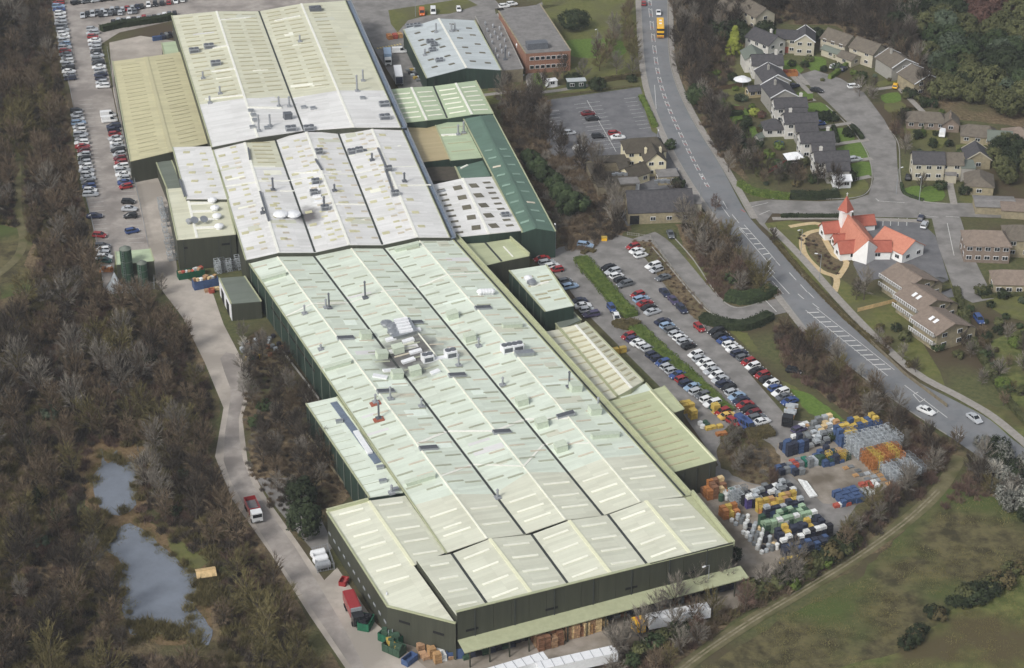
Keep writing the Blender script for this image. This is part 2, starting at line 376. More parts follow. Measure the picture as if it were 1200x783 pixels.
sheet('wood_floor', [(905, 375), (955, 395), (1010, 445), (1100, 512), (1200, 572), (1200, 600), (1120, 575), (1075, 610), (1040, 640), (960, 690), (880, 710), (790, 783), (700, 800), (700, 760), (860, 700), (880, 680), (960, 640), (990, 610), (1062, 545), (1000, 490), (935, 440)], 0.04, M['litter'], rough=1.5)
sheet('moorland', [(1100, 570), (1210, 590), (1700, 640), (1700, 900), (760, 900), (830, 783), (900, 735), (1000, 680), (1075, 610)], 0.06, M['moor'], rough=1.5)
sheet('field', [(1400, 640), (1190, 660), (1130, 705), (1085, 740), (1050, 765), (960, 800), (1000, 900), (1600, 900)], 0.08, M['field'], 2, rough=1.5)
sheet('field', [(1140, 470), (1200, 485), (1280, 560), (1200, 540)], 0.08, M['field'], 1, rough=1.0)
ribbon('earth_track', [(1125, 535), (1100, 575), (1060, 612), (1000, 655), (940, 692), (880, 728), (820, 768), (780, 800)], 3.2, 0.10, M['track'])
for dx in (-2.6, 3.2): ribbon('wheel_rut', [(x_ + dx * .4, y_ + dx * .5) for x_, y_ in ((1100, 575), (1060, 612), (1000, 655), (940, 692), (880, 728), (820, 768), (780, 800))], 0.42, 0.115, M['rut'])

# left car park and service road
car_park_left = sheet('car_park', [(60, 2), (205, -12), (420, -12), (415, 0), (200, 25), (140, 38), (118, 52), (128, 90), (140, 150), (158, 210), (176, 292), (166, 300), (135, 300), (132, 338), (122, 342), (116, 300), (102, 235), (86, 120), (70, 60)], 0.06, M['asphalt_pink'])
sheet('service_road', [(128, 50), (165, 42), (205, 48), (205, 60), (150, 75), (155, 190), (185, 185), (198, 230), (208, 320), (250, 345), (262, 380), (288, 430), (292, 460), (284, 490), (290, 540), (310, 580), (345, 630), (380, 680), (395, 665), (440, 730), (500, 783), (560, 820), (430, 820), (362, 720), (318, 650), (272, 585), (252, 535), (262, 478), (240, 425), (214, 372), (182, 330), (170, 270), (150, 190), (133, 110)], 0.07, M['concrete'])
sheet('service_road', [(258, 420), (275, 415), (288, 455), (280, 490), (285, 540), (310, 592), (345, 640), (400, 730), (435, 800), (425, 800), (380, 735), (325, 655), (285, 590), (262, 540), (268, 480), (270, 455)], 0.085, M['asphalt_pink'], 2)
sheet('yard', [(455, 0), (560, -20), (600, 20), (720, -40), (700, 0), (660, 5), (580, 10), (590, 90), (555, 96), (470, 108), (440, 60), (410, 0)], 0.05, M['asphalt'])
sheet('yard', [(300, 560), (345, 560), (372, 600), (392, 640), (375, 655), (345, 620), (320, 590)], 0.06, M['asphalt'])
sheet('lawn', [(455, 12), (545, -2), (560, 6), (528, 16), (500, 18), (478, 24), (466, 38), (458, 28)], 0.07, M['lawn_dull'])
sheet('lawn', [(630, -40), (745, -60), (750, 60), (742, 90), (690, 98), (655, 92), (670, 60), (636, 10)], 0.05, M['lawn_dull'], rough=0.8)
sheet('lawn', [(652, 50), (720, 45), (735, 60), (715, 68), (672, 66)], 0.06, M['lawn'], 3, rough=0.8)
sheet('lawn', [(560, 108), (752, 92), (756, 100), (640, 112), (560, 125)], 0.055, M['lawn_dull'], rough=0.6)
sheet('lawn', [(622, 88), (632, 84), (642, 100), (630, 106)], 0.07, M['lawn'])
ribbon('footpath', [(612, 112), (620, 105), (619, 90), (627, 84), (634, 86), (642, 102), (655, 100)], 1.6, 0.09, M['pave'], 3)
ribbon('footpath', [(565, 112), (600, 108), (640, 108), (690, 100)], 2.2, 0.075, M['pave'], 3)

# pub car park
pub_park = sheet('car_park', [(636, 118), (750, 102), (760, 128), (768, 152), (812, 180), (815, 245), (735, 265), (690, 200), (645, 185), (632, 150)], 0.06, M['asphalt_dark'], rough=0.0)
for i in range(15):
    x = 641 + i * 0.9; y = 131 + i * 4.0
    if y < 178: mark(pub_park, (x, y), (x + 14, y - 1.5), 0.12, z=0.075)
for i in range(13):
    x = 688 + i * 2.2; y = 121 + i * 4.4
    mark(pub_park, (x, y), (x + 15, y - 1.6), 0.12, z=0.075); mark(pub_park, (x - 1, y + .2), (x - 15, y + 1.8), 0.12, z=0.075)
mark(pub_park, (688, 118), (722, 178), 0.15, z=0.08)
for i in range(9):
    x = 731 + i * 2.2; y = 116 + i * 4.4
    mark(pub_park, (x, y), (x + 14, y - 1.5), 0.12, z=0.075)
# main car park east of the factory
main_park = sheet('car_park', [(632, 305), (655, 290), (690, 282), (720, 274), (742, 280), (762, 278), (790, 330), (818, 372), (850, 385), (880, 440), (925, 492), (990, 500), (1025, 560), (1005, 590), (965, 650), (905, 680), (880, 700), (862, 712), (830, 640), (800, 575), (842, 545), (790, 470), (745, 425), (690, 370), (660, 330)], 0.05, M['asphalt'])
sheet('storage_yard', [(912, 520), (985, 500), (1050, 545), (1055, 560), (1005, 592), (965, 590), (930, 560), (905, 545)], 0.07, M['dirt'], rough=0.6)
sheet('storage_yard', [(812, 560), (870, 565), (900, 570), (950, 600), (968, 650), (920, 672), (890, 690), (862, 700), (835, 640), (805, 585)], 0.07, M['dirt'], rough=0.6)
sheet('yard', [(455, 745), (520, 770), (860, 680), (885, 680), (880, 705), (740, 765), (700, 800), (520, 830), (430, 800)], 0.06, M['dirt'], rough=0.6)
sheet('lawn', [(915, 445), (935, 455), (990, 495), (985, 502), (940, 480), (922, 462)], 0.08, M['lawn_dull'], rough=0.5)
sheet('lawn', [(925, 455), (950, 462), (990, 492), (975, 500), (945, 482)], 0.09, M['lawn'], rough=0.5)
sheet('lawn', [(852, 385), (875, 390), (890, 412), (880, 412)], 0.08, M['lawn_dull'], rough=0.5)
sheet('lawn', [(800, 300), (822, 310), (838, 345), (852, 362), (840, 360), (812, 320)], 0.08, M['lawn_dull'], rough=0.5)
ribbon('service_road', [(755, 276), (770, 286), (790, 308), (815, 338), (838, 360), (870, 369), (900, 362), (925, 356)], 7.5, 0.09, M['asphalt'])
ribbon('kerb', [(787, 276), (812, 304), (840, 345), (862, 361), (895, 354)], 0.3, 0.09, M['kerb'], h=0.12)
ribbon('kerb', [(764, 290), (790, 320), (812, 347), (835, 369), (868, 378), (905, 370)], 0.3, 0.09, M['kerb'], h=0.12)

sheet('verge', [(740, 282), (764, 284), (790, 316), (815, 346), (838, 372), (852, 382), (835, 384), (815, 374), (798, 358), (778, 333), (757, 304)], 0.13, M['litter'], rough=0.4)
sheet('verge', [(858, 496), (872, 505), (902, 520), (915, 535), (912, 560), (900, 572), (872, 564), (846, 548), (840, 530), (846, 505)], 0.09, M['litter'], rough=0.8)
# main road with pavements
RL = [(748, -40), (751, 0), (757, 85), (774, 143), (802, 200), (844, 262), (885, 313.6), (916, 348), (954, 396), (1005, 437), (1060, 478), (1110, 510), (1155, 540), (1200, 566), (1300, 620)]
RR = [(782, -40), (782, 0), (785, 75), (807, 133), (846, 197), (880, 257), (940, 316), (994, 378), (1063, 439), (1120, 470), (1160, 492), (1200, 525), (1300, 590)]
main_road = sheet('main_road', smooth_line(RL, False) + smooth_line(RR, False)[::-1], 0.13, M['road'])
def offs(line, dx): return [(x + dx * (1 + (y / 783) * 0.8), y) for x, y in line]
ribbon('pavement', offs(RL, -3.5)[:9], 1.8, 0.12, M['pave'], h=0.12)
ribbon('pavement', offs(RR, 4)[:6], 1.8, 0.12, M['pave'], h=0.12)
ribbon('pavement', [(905, 268), (940, 303), (1000, 370), (1068, 434), (1125, 466), (1165, 490), (1210, 528)], 2.2, 0.12, M['pave'], h=0.12)
ribbon('kerb', offs(RL, -0.3)[:12], 0.25, 0.13, M['kerb'], h=0.12)
ribbon('kerb', offs(RR, 0.3)[:6], 0.25, 0.13, M['kerb'], h=0.12)
side_road = sheet('side_road', [(872, 238), (900, 234), (960, 236), (1000, 234), (1018, 228), (1024, 210), (1018, 180), (1000, 150), (972, 122), (948, 100), (935, 88), (955, 82), (985, 92), (1012, 108), (1036, 140), (1050, 165), (1052, 200), (1056, 222), (1080, 236), (1110, 238), (1200, 238), (1400, 236), (1400, 258), (1200, 256), (1125, 254), (1140, 300), (1165, 350), (1140, 355), (1120, 345), (1100, 290), (1092, 256), (1020, 254), (960, 252), (905, 250), (896, 262), (906, 276), (890, 262)], 0.115, M['asphalt'])
sheet('car_park', [(1005, 254), (1076, 258), (1096, 276), (1118, 348), (1085, 352), (1040, 325), (1010, 330), (1000, 310)], 0.10, M['asphalt_dark'])
ribbon('kerb', [(905, 233), (960, 234), (1002, 232), (1018, 224), (1022, 205), (1016, 180), (998, 152), (968, 124)], 0.25, 0.12, M['kerb'], h=0.12)
ribbon('kerb', [(1040, 150), (1053, 170), (1055, 210), (1062, 228), (1085, 237), (1110, 239)], 0.25, 0.12, M['kerb'], h=0.12)
ribbon('pavement', [(905, 257), (960, 256), (1020, 257.5), (1088, 260)], 1.8, 0.11, M['pave'], h=0.12)
# hatching along the centre of the main road
cl = [(761, 0), (765, 40), (770, 80), (777.5, 110), (788, 137), (801, 165), (815, 193), (831, 222)]
cs = smooth_line(cl, False, 3)
for i in range(len(cs) - 1):
    a, b = cs[i], cs[i + 1]
    if i % 1 == 0:
        w = 1.8
        for s in (-w, w): mark(main_road, (a[0] + s, a[1]), (b[0] + s - (b[0] - a[0]) * .3, b[1] - (b[1] - a[1]) * .3), 0.16)
        mark(main_road, (a[0] - w, a[1]), (a[0] + w, a[1] + 2.2), 0.22); mark(main_road, ((a[0] + b[0]) / 2 - w, (a[1] + b[1]) / 2 - 1), ((a[0] + b[0]) / 2 + w, (a[1] + b[1]) / 2 + 1), 0.3, 'paint_red')
for a, b in (((839, 232), (846, 243)), ((841, 236), (855, 255)), ((847, 236), (852, 245)), ((858, 252), (866, 262)), ((866, 266), (876, 277)), ((872, 264), (905, 301)), ((866, 268), (899, 307)), ((899, 307), (905, 301))):
    mark(main_road, a, b, 0.18)
for i in range(6):
    t = i / 6; mark(main_road, (868 + 31 * t, 268 + 37 * t), (877 + 30 * t, 269 + 34 * t), 0.45)
for a, b in (((903, 299), (914, 312)), ((908, 305), (911, 309)), ((925, 320), (933, 329)), ((938, 334), (946, 343)), ((900, 312), (908, 321)), ((935, 345), (942, 351)), ((947, 343), (954, 350)), ((952, 356), (960, 362)),
             ((961, 345), (968, 353)), ((900, 318), (925, 345)), ((885, 340), (910, 366))):
    mark(main_road, a, b, 0.2)
for i in range(13):
    t = i / 13; x = 950 + 90 * t; y = 364 + 72 * t; w = 6 if i > 2 else 3
    mark(main_road, (x - 4, y + 3), (x + 9 + w * .3, y + 2.5), 0.4, 'paint')
mark(main_road, (944, 364), (1040, 441), 0.16); mark(main_road, (957, 362), (1048, 434), 0.16)
for a, b in (((1070, 463), (1078, 472)), ((1078, 472), (1084, 468)), ((1070, 463), (1076, 460)), ((1088, 478), (1096, 486)), ((1096, 486), (1100, 482)), ((1119, 504), (1125, 512)), ((1125, 512), (1131, 510)), ((1060, 452), (1110, 490)), ((905, 330), (918, 345))):
    mark(main_road, a, b, 0.18)
mark(main_road, (767, 100), (769, 128), 0.15); mark(main_road, (775, 150), (778, 160), 0.15)
for a, b in (((880, 243), (900, 238)), ((890, 252), (902, 247)), ((1028, 236), (1060, 238)), ((1078, 250), (1078, 262)), ((1080, 253), (1100, 255)), ((1108, 254), (1124, 255)), ((1110, 262), (1118, 300)), ((1026, 233), (1030, 236))):
    mark(side_road, a, b, 0.15, z=0.13)
for i in range(3): mark(side_road, (868 + i * 5, 246 - i), (873 + i * 5, 249 - i), 0.35, 'paint_red', z=0.135)
# parking bays of the left car park and the church
for i in range(34):
    y = 118 + i * 5.2; x = 86 + (y - 100) * 0.115
    if y < 296: mark(car_park_left, (x + 4, y), (x + 20, y - 1), 0.1, z=0.07)
for i in range(18):
    y = 205 + i * 5; x = 139 + (y - 200) * 0.14
    if y < 290: mark(car_park_left, (x, y), (x + 18, y - 1), 0.1, z=0.07)
for x in (1019, 1035, 1044, 1053, 1063): mark(side_road, (x, 256), (x - 0.5, 265), 0.15, z=0.125)
# ponds
def pond(pts, rough=0.7):
    o = sheet('pond_water', pts, 0.09, M['water'], 3, rough=rough); return o
sheet('pond_bank', [(95, 525), (125, 515), (175, 520), (172, 590), (162, 605), (205, 630), (245, 665), (248, 730), (225, 755), (160, 745), (140, 680), (118, 640), (120, 610), (100, 590)], 0.06, M['reed'], 2, rough=1.2)
pond([(109, 562), (114, 550), (119, 545), (118, 530), (121, 527), (124, 543), (131, 540), (134, 528), (138, 531), (139, 545), (152, 541), (158, 545), (160, 560), (161, 580), (155, 597), (140, 604), (124, 600), (112, 585)])
pond([(140, 618), (154, 613), (170, 622), (186, 638), (210, 657), (224, 669), (240, 680), (232, 692), (226, 702), (236, 720), (248, 738), (242, 756), (212, 742), (190, 742), (168, 740), (152, 742), (142, 700), (141, 660), (124, 645), (118, 634), (132, 628)])
sheet('lawn', [(196, 630), (215, 636), (244, 648), (244, 660), (228, 672), (215, 668), (203, 650)], 0.075, M['lawn_dull'], 2, rough=0.8)
# lawns and gardens of the houses
for pts, m in (
    ([(912, 76), (925, 70), (942, 82), (930, 88), (918, 84)], 'lawn'), ([(940, 70), (955, 66), (968, 70), (966, 80), (952, 84)], 'lawn'),
    ([(930, 110), (948, 107), (953, 115), (932, 121)], 'lawn'), ([(940, 124), (962, 120), (975, 130), (980, 140), (955, 146), (942, 138)], 'lawn'),
    ([(959, 154), (990, 150), (1000, 158), (998, 166), (962, 168)], 'lawn'), ([(980, 174), (1014, 166), (1022, 178), (1020, 186), (992, 188)], 'lawn'),
    ([(998, 192), (1020, 190), (1022, 204), (1008, 212), (990, 208)], 'lawn'), ([(1020, 98), (1050, 92), (1052, 96), (1022, 104)], 'lawn_dull'),
    ([(1032, 112), (1052, 108), (1056, 118), (1038, 121)], 'lawn'), ([(1036, 122), (1056, 119), (1062, 128), (1042, 132)], 'lawn_dull'),
    ([(858, 122), (872, 126), (880, 134), (862, 136)], 'lawn'), ([(856, 132), (862, 128), (878, 150), (870, 154), (856, 140)], 'lawn'), ([(838, 116), (866, 112), (870, 120), (840, 126)], 'lawn_dull'),
    ([(870, 150), (884, 148), (888, 158), (875, 162)], 'lawn'), ([(878, 188), (905, 184), (912, 196), (888, 202)], 'lawn_dull'), ([(862, 60), (905, 60), (880, 104), (840, 110), (838, 70)], 'lawn_dull'),
    ([(905, 30), (912, 44), (904, 52), (898, 40)], 'lawn'), ([(1058, 222), (1082, 217), (1105, 222), (1104, 235), (1070, 236)], 'lawn'), ([(988, 214), (1012, 210), (1018, 222), (1002, 232), (985, 232)], 'lawn_dull'),
    ([(895, 262), (960, 262), (966, 284), (975, 345), (955, 330), (925, 300)], 'lawn_dull'), ([(1060, 145), (1095, 148), (1112, 165), (1090, 178), (1066, 168)], 'lawn_dull'),
    ([(1120, 170), (1160, 170), (1165, 185), (1130, 192)], 'lawn_dull'), ([(978, 322), (1010, 345), (1040, 350), (1080, 400), (1110, 460), (1040, 410), (990, 360)], 'lawn_dull'),
    ([(1096, 325), (1112, 328), (1118, 336), (1102, 342)], 'lawn_dull'), ([(1115, 350), (1132, 354), (1130, 366), (1118, 364)], 'lawn_dull'), ([(1125, 230), (1155, 225), (1160, 236), (1130, 238)], 'lawn_dull'), ([(1155, 345), (1240, 335), (1260, 380), (1180, 372)], 'lawn_dull'), ([(1160, 400), (1260, 395), (1290, 520), (1215, 512)], 'field'), ([(752, 112), (758, 108), (772, 150), (764, 154)], 'lawn_dull')):
    sheet('lawn', pts, 0.10, M[m], 2)
ribbon('footpath', [(925, 266), (955, 262), (968, 268), (948, 273), (940, 282), (944, 300), (962, 318), (980, 326), (978, 342)], 1.7, 0.12, M['path'])
ribbon('footpath', [(966, 280), (978, 300), (992, 308), (982, 326)], 1.6, 0.125, M['path'])
sheet('flower_bed', [(945, 275), (962, 270), (974, 290), (990, 312), (980, 324), (962, 312), (948, 295)], 0.115, M['litter'], 2, rough=0.4)
for a, b in (((923, 84), (950, 110)), ((930, 82), (946, 100)), ((960, 150), (1000, 144)), ((975, 170), (1018, 164)), ((985, 191), (1022, 186)), ((1020, 106), (1050, 102)), ((938, 120), (955, 117)), ((985, 214), (1020, 207)), ((1110, 200), (1118, 240)), ((1050, 100), (1100, 150))):
    ribbon('footpath', [a, b], 2.0, 0.125, M['pave'], 1)
# ------------------------------------------------------------------ factory halls
class Hall:
    def __init__(s, name, label, cat, prof, bands=None, m='mint', over=None, wall='clad', walls='LRFB', base=0.0, back=0.0, ridge='trim_white', gut='gutter', group=None, thick=0.18, rw=0.7, edge='clad_light', straight=False, top_edge=None):
        """prof: (far x, far y, near x, near y, height) for each eave, ridge and valley line, pixel at that height"""
        s.F = [P(a[0], a[1], a[4]) for a in prof]; s.N = [P(a[2], a[3], a[4]) for a in prof]; s.prof = prof
        if straight:
            def line2(a, b, c, d):
                r = geometry.intersect_line_line_2d
                p, q = a.xy, b.xy; e, f = c.xy, d.xy; u = q - p; v = f - e; den = u.x * v.y - u.y * v.x
                t = ((e.x - p.x) * v.y - (e.y - p.y) * v.x) / den; w = p + u * t; return Vector((w.x, w.y, a.z))
            if straight in ('both', 'near'): s.N = [line2(f, n_, s.N[0], s.N[-1]) if 0 < i < len(prof) - 1 else n_ for i, (f, n_) in enumerate(zip(s.F, s.N))]
            if straight in ('both', 'far'): s.F = [line2(n_, f, s.F[0], s.F[-1]) if 0 < i < len(prof) - 1 else f for i, (f, n_) in enumerate(zip(s.F, s.N))]
        if back: s.F = [f + (f - n) * back for f, n in zip(s.F, s.N)]
        c = sum(s.F + s.N, Vector()) / (2 * len(prof)); c.z = base
        s.o = empty(name, c, 0, label, cat, group); n = len(prof)
        over = over or {}
        bands = bands or []
        for i in range(n - 1):
            # material bands down this slope
            vs = [(0.0, 0.0)] + [(s.vat(i, b[0][i]), s.vat(i + 1, b[0][i + 1])) for b in bands] + [(1.0, 1.0)]
            ms = [m] + [b[1] for b in bands]
            for k in range(len(ms)):
                if vs[k + 1][0] - vs[k][0] < 0.002 and vs[k + 1][1] - vs[k][1] < 0.002: continue
                a, b, cc, d = s.S(i, 0, vs[k][0]), s.S(i, 1, vs[k][1]), s.S(i, 1, vs[k + 1][1]), s.S(i, 0, vs[k + 1][0])
                mm = over.get((i, k), ms[k])
                ax = (s.S(i, 1, 0.5) - s.S(i, 0, 0.5)).normalized(); ay = (s.N[i] - s.F[i]).normalized()
                uv = [((q - s.F[i]).dot(ax) + i * 37, (q - s.F[i]).dot(ay)) for q in (d, cc, b, a)]
                mb = MB(); mb.poly([d, cc, b, a], 0, uv)
                dn = Vector((0, 0, -thick)); mb.poly([d, d + dn, cc + dn, cc]); mb.poly([a, b, b + dn, a + dn]); mb.poly([a, a + dn, d + dn, d]); mb.poly([cc, cc + dn, b + dn, b])
                mb.build('roof_slope', M[mm], s.o)
        for i in range(n):
            hl = prof[i - 1][4] if i else None; hr = prof[i + 1][4] if i < n - 1 else None; h = prof[i][4]
            f, e = s.F[i], s.N[i]
            if i in (0, n - 1):
                if edge: s.bar(f, e, 0.35, 0.3, 0.0, edge, 'eaves_trim')
            elif h > hl and h > hr:
                if ridge: s.bar(f, e, rw, 0.12, 0.06, ridge, 'ridge_cap')
            elif h < hl and h < hr: s.bar(f, e, 0.55, 0.06, 0.06, gut, 'valley_gutter')
        dz = thick
        def wallq(pts, nm='wall'):
            mb = MB(); k = len(pts); top = [Vector((p.x, p.y, p.z - dz)) for p in pts]; bot = [Vector((p.x, p.y, base - 0.05)) for p in pts]
            for i in range(k - 1):
                L = (top[i + 1] - top[i]).length
                mb.poly([bot[i], bot[i + 1], top[i + 1], top[i]], 0, [(0, 0), (L, 0), (L, top[i + 1].z), (0, top[i].z)])
            mb.build(nm, M[wall], s.o)
        if 'L' in walls: wallq([s.F[0], s.N[0]])
        if 'F' in walls: wallq(s.N)
        if 'R' in walls: wallq([s.N[-1], s.F[-1]])
        if 'B' in walls: wallq(s.F[::-1])
    def S(s, i, u, v):
        a = s.F[i].lerp(s.N[i], v); b = s.F[i + 1].lerp(s.N[i + 1], v); return a.lerp(b, u)
    def vat(s, i, py):
        q = P(600, py, s.prof[i][4]); f, n = s.F[i], s.N[i]
        return max(0.0, min(1.0, (q.y - f.y) / (n.y - f.y)))
    def axes(s, i, u=0.5, v=0.5):
        x = (s.S(i, 1, v) - s.S(i, 0, v)).normalized(); y = (s.S(i, u, 1) - s.S(i, u, 0)).normalized()
        z = x.cross(y).normalized()
        if z.z < 0: z = -z
        y = z.cross(x).normalized()
        return x, y, z
    def bar(s, a, b, w, h, up, m, name):
        d = b - a; x = d.normalized(); z = Vector((0, 0, 1)); y = z.cross(x).normalized(); z = x.cross(y)
        Mx = Matrix((x, y, z)).transposed(); mb = MB(); mb.box((a + b) / 2 + Vector((0, 0, up)), (d.length, w, h), Mx)
        return mb.build(name, M[m], s.o)
    def mat_at(s, i, u, v, up=0.0):
        x, y, z = s.axes(i, u, v); p = s.S(i, u, v) + z * up - s.o.location
        m4 = Matrix((x, y, z)).transposed().to_4x4(); m4.translation = p; return m4
    def lights(s, i, u, length, width, v0, v1, n, m, v0b=None, jit=0.0, skip=(), name='rooflight', h=0.1, mixm=None, shift=0.0):
        key = (round(length, 2), round(width, 2), m); cache = s.__dict__.setdefault('cache', {})
        def me_(mm):
            k = (length, width, mm)
            if k not in cache: cache[k] = MB().box((0, 0, 0), (length, width, h)).mesh(name, M[mm])
            return cache[k]
        for k in range(n):
            if k in skip: continue
            v = v0 + (v1 - v0) * (k + 0.5 + rng.uniform(-jit, jit)) / n
            mm = m if not mixm or rng.random() > mixm[1] else mixm[0]
            inst(name, me_(mm), s.o, s.mat_at(i, u + shift * v, v, h / 2 + 0.02))
    def hit(s, x, y):
        d = ray(x, y); o = Vector((0, 0, CAMZ))
        for i in range(len(s.F) - 1):
            q = [s.F[i], s.F[i + 1], s.N[i + 1], s.N[i]]
            for t in ((0, 1, 2), (0, 2, 3)):
                r = geometry.intersect_ray_tri(q[t[0]], q[t[1]], q[t[2]], d, o, True)
                if r: return i, r
        return None, P(x, y, s.prof[0][4])
    def item(s, name, x, y, mbf, m, label=None, flat=False, off=(0, 0, 0)):
        """a piece standing on the roof at pixel x, y; mbf(MB) draws it in local axes (x across the slope, y down the hall)"""
        i, p = s.hit(x, y); i = 0 if i is None else i
        ya = (s.N[i] - s.F[i]); ya.z = 0; ya.normalize(); xa = Vector((-ya.y, ya.x, 0)); xa = -xa if xa.x < 0 else xa; za = Vector((0, 0, 1))
        if not flat: xa, ya, za = s.axes(i)
        m4 = Matrix((xa, ya, za)).transposed().to_4x4(); m4.translation = p - s.o.location
        mb = MB(); mbf(mb)
        o = inst(name, mb.mesh(name, [M[q] for q in (m if isinstance(m, (list, tuple)) else [m])]), s.o, m4)
        if label: o['label'] = label
        return o
    def flue(s, x, y, h=4.0, r=0.28, m='grey_metal'):
        def f(mb):
            mb.tube((0, 0, -0.3), (0, 0, h), r, r, 10); mb.tube((0, 0, h), (0, 0, h + 0.35), r * 1.5, r * 0.6, 10); mb.box((0, 0, 0.15), (1.3, 1.3, 0.5))
        return s.item('flue', x, y, f, m, flat=True)
    def vbox(s, x, y, sx, sy, sz, m='green_box', name='vent_housing', louvre=True):
        def f(mb):
            mb.box((0, 0, sz / 2 - 0.1), (sx, sy, sz)); mb.box((0, 0, sz), (sx * 1.05, sy * 1.08, 0.12))
            if louvre:
                for k in range(3): mb.box((0, sy / 2 + 0.02, sz * (0.25 + 0.22 * k)), (sx * 0.9, 0.08, 0.06))
        return s.item(name, x, y, f, m)
    def duct(s, a, b, w=0.7, h=0.5, m='trim_white', name='roof_duct'):
        ia, pa = s.hit(*a); ib, pb = s.hit(*b)
        return s.bar(pa, pb, w, h, h / 2, m, name)
    def louvre(s, x, y, sx=4.2, sy=1.5):
        def f(mb):
            mb.box((0, 0, 0.2), (sx, sy, 0.5), m=0)
            for k in range(5): mb.box((0, -sy / 2 + sy * (k + 0.5) / 5, 0.5), (sx * 0.94, sy * 0.1, 0.12), m=1)
        return s.item('louvred_vent', x, y, f, ('grey_metal', 'dark_metal'))
    def aircon(s, x, y, sx=3.0, sy=2.2, sz=1.5, m='steel'):
        def f(mb):
            mb.box((0, 0, sz / 2), (sx, sy, sz), m=0)
            for k in (-1, 1): mb.tube((k * sx / 4, 0, sz), (k * sx / 4, 0, sz + 0.25), sy * 0.3, sy * 0.3, 12, m=1)
            mb.box((0, sy / 2, sz / 2), (sx * 0.8, 0.06, sz * 0.6), m=1)
        return s.item('air_conditioning_unit', x, y, f, (m, 'dark_metal'), flat=True)
    def cowl(s, x, y, r=0.9, m='white_metal'):
        def f(mb):
            mb.tube((0, 0, -.2), (0, 0, 0.7), r * .7, r * .7, 12); mb.tube((0, 0, 0.7), (0, 0, 1.1), r * 1.1, r, 12); mb.tube((0, 0, 1.1), (0, 0, 1.5), r, r * 0.3, 12)
        return s.item('roof_cowl', x, y, f, m, flat=True)

# D: rear hall
D = Hall('rear_hall', 'rear factory hall with two wide cream gables turning white towards the front', 'factory hall',
         [(201, 18.4, 248, 172, 11.3), (253.7, 13.3, 302, 161, 12.4), (303.5, 13.3, 356, 153, 11.3), (353, 4.3, 414, 149, 12.4), (404.5, 0.8, 469.6, 149, 11.3)],
         bands=[([122.7, 115, 115, 106, 106], 'white')], m='cream', wall='clad')
for i, us in ((0, (0.3, 0.72)), (1, (0.3, 0.72)), (2, (0.3, 0.72)), (3, (0.3,))):
    for u in us: D.lights(i, u, 4.6, 0.55, 0.015, 0.70, 20, 'sky_tan', jit=0.05, skip=((8,) if i == 0 and u > .5 else ()))
for x, y, h in ((303.5, 154, 5), (316.5, 148, 3.5), (327, 125, 3), (339, 125, 3), (418.5, 107, 5), (425.5, 95, 3.5), (238, 92, 2), (246, 121, 2), (258, 110, 2.2), (351.5, 49, 2)): D.flue(x, y, h)
for x, y in ((245, 56), (227.6, 61), (253, 76), (341, 152.5), (362, 152), (451, 139), (450.5, 124)): D.aircon(x, y, 3.2, 2.4, 1.2, 'grey_metal')
D.aircon(369.5, 12, 4, 3, 1.2, 'dark_metal'); D.vbox(337, 139, 2.4, 2, 1.8, 'dark_metal')
for a, b in (((248, 85), (276, 81)), ((249, 57), (268, 54)), ((259, 24), (294, 21)), ((322, 25), (352, 19)), ((290, 126), (330, 127)), ((240, 117), (285, 112))): D.duct(a, b, 0.9, 0.3)
for x, y in ((294, 131), (297, 136), (299, 142), (296, 150), (313, 151), (356, 127), (367, 128), (425, 116), (450, 123)): D.vbox(x, y, 1.6, 1.1, 0.7, 'steel', louvre=False)
# C: middle white hall
C = Hall('middle_hall', 'white roofed middle factory hall with rows of small rooflights and white ridges', 'factory hall',
         [(248, 171.7, 288, 304.6, 10.2), (286, 165, 328, 300.8, 11.3), (323, 165, 369, 295.7, 10.2), (360, 157.7, 411, 292, 11.3), (397, 157.7, 448, 286.7, 10.2), (435, 149.5, 491, 283, 11.3), (469.6, 149, 527, 278, 10.2)],
         bands=[([200, 196, 196, 190, 190, 180, 180], 'white')], m='white', over={(1, 0): 'cream'}, wall='clad', back=0.012, straight='both', gut='gutter')
for i in range(6):
    if i != 5:
        C.lights(i, 0.62 if i % 2 == 0 else 0.38, 1.7, 0.9, (0.04 if i != 1 else 0.32), 0.97, 19 if i != 1 else 13, 'sky_yel', jit=0.12, mixm=('sky_pink', 0.35))
    C.lights(i, 0.27 if i % 2 else 0.22, 1.9, 1.4, 0.06 if i != 1 else 0.34, 0.96, 8 if i != 1 else 6, 'sky_yel', jit=0.2)
    if i in (2, 3, 4): C.lights(i, 0.85, 1.7, 0.9, 0.04, 0.97, 13, 'sky_yel', jit=0.2, mixm=('sky_pink', 0.5))
C.lights(1, 0.5, 5.4, 0.6, 0.02, 0.25, 6, 'sky_tan')
for x, y in ((329, 254), (344, 254)): C.cowl(x, y, 1.9)
for x, y in ((463, 229), (412, 180), (421, 178), (455, 200), (370, 215), (368, 228), (381, 246), (374, 180)): C.aircon(x, y, 2.2, 1.8, 1.3)
for x, y, h in ((320, 223, 3.5), (380, 243, 3), (474, 213, 2.5), (308, 250, 1.5), (436, 188, 2), (392, 224, 1.8)): C.flue(x, y, h, m='dark_metal')
for a, b in (((443, 175), (452, 196)), ((370, 188), (377, 200)), ((305, 226), (315, 260)), ((291, 175), (293, 188)), ((408, 180), (430, 177)), ((452, 200), (462, 230))): C.duct(a, b, 0.5, 0.6, 'dark_metal')
for a, b in (((303, 212), (340, 212)), ((328, 224), (345, 224)), ((345, 203), (372, 202)), ((410, 183), (470, 171)), ((460, 218), (505, 217)), ((393, 239), (428, 240)), ((386, 202), (400, 201)), ((270, 218), (300, 214))): C.duct(a, b, 0.7, 0.15)
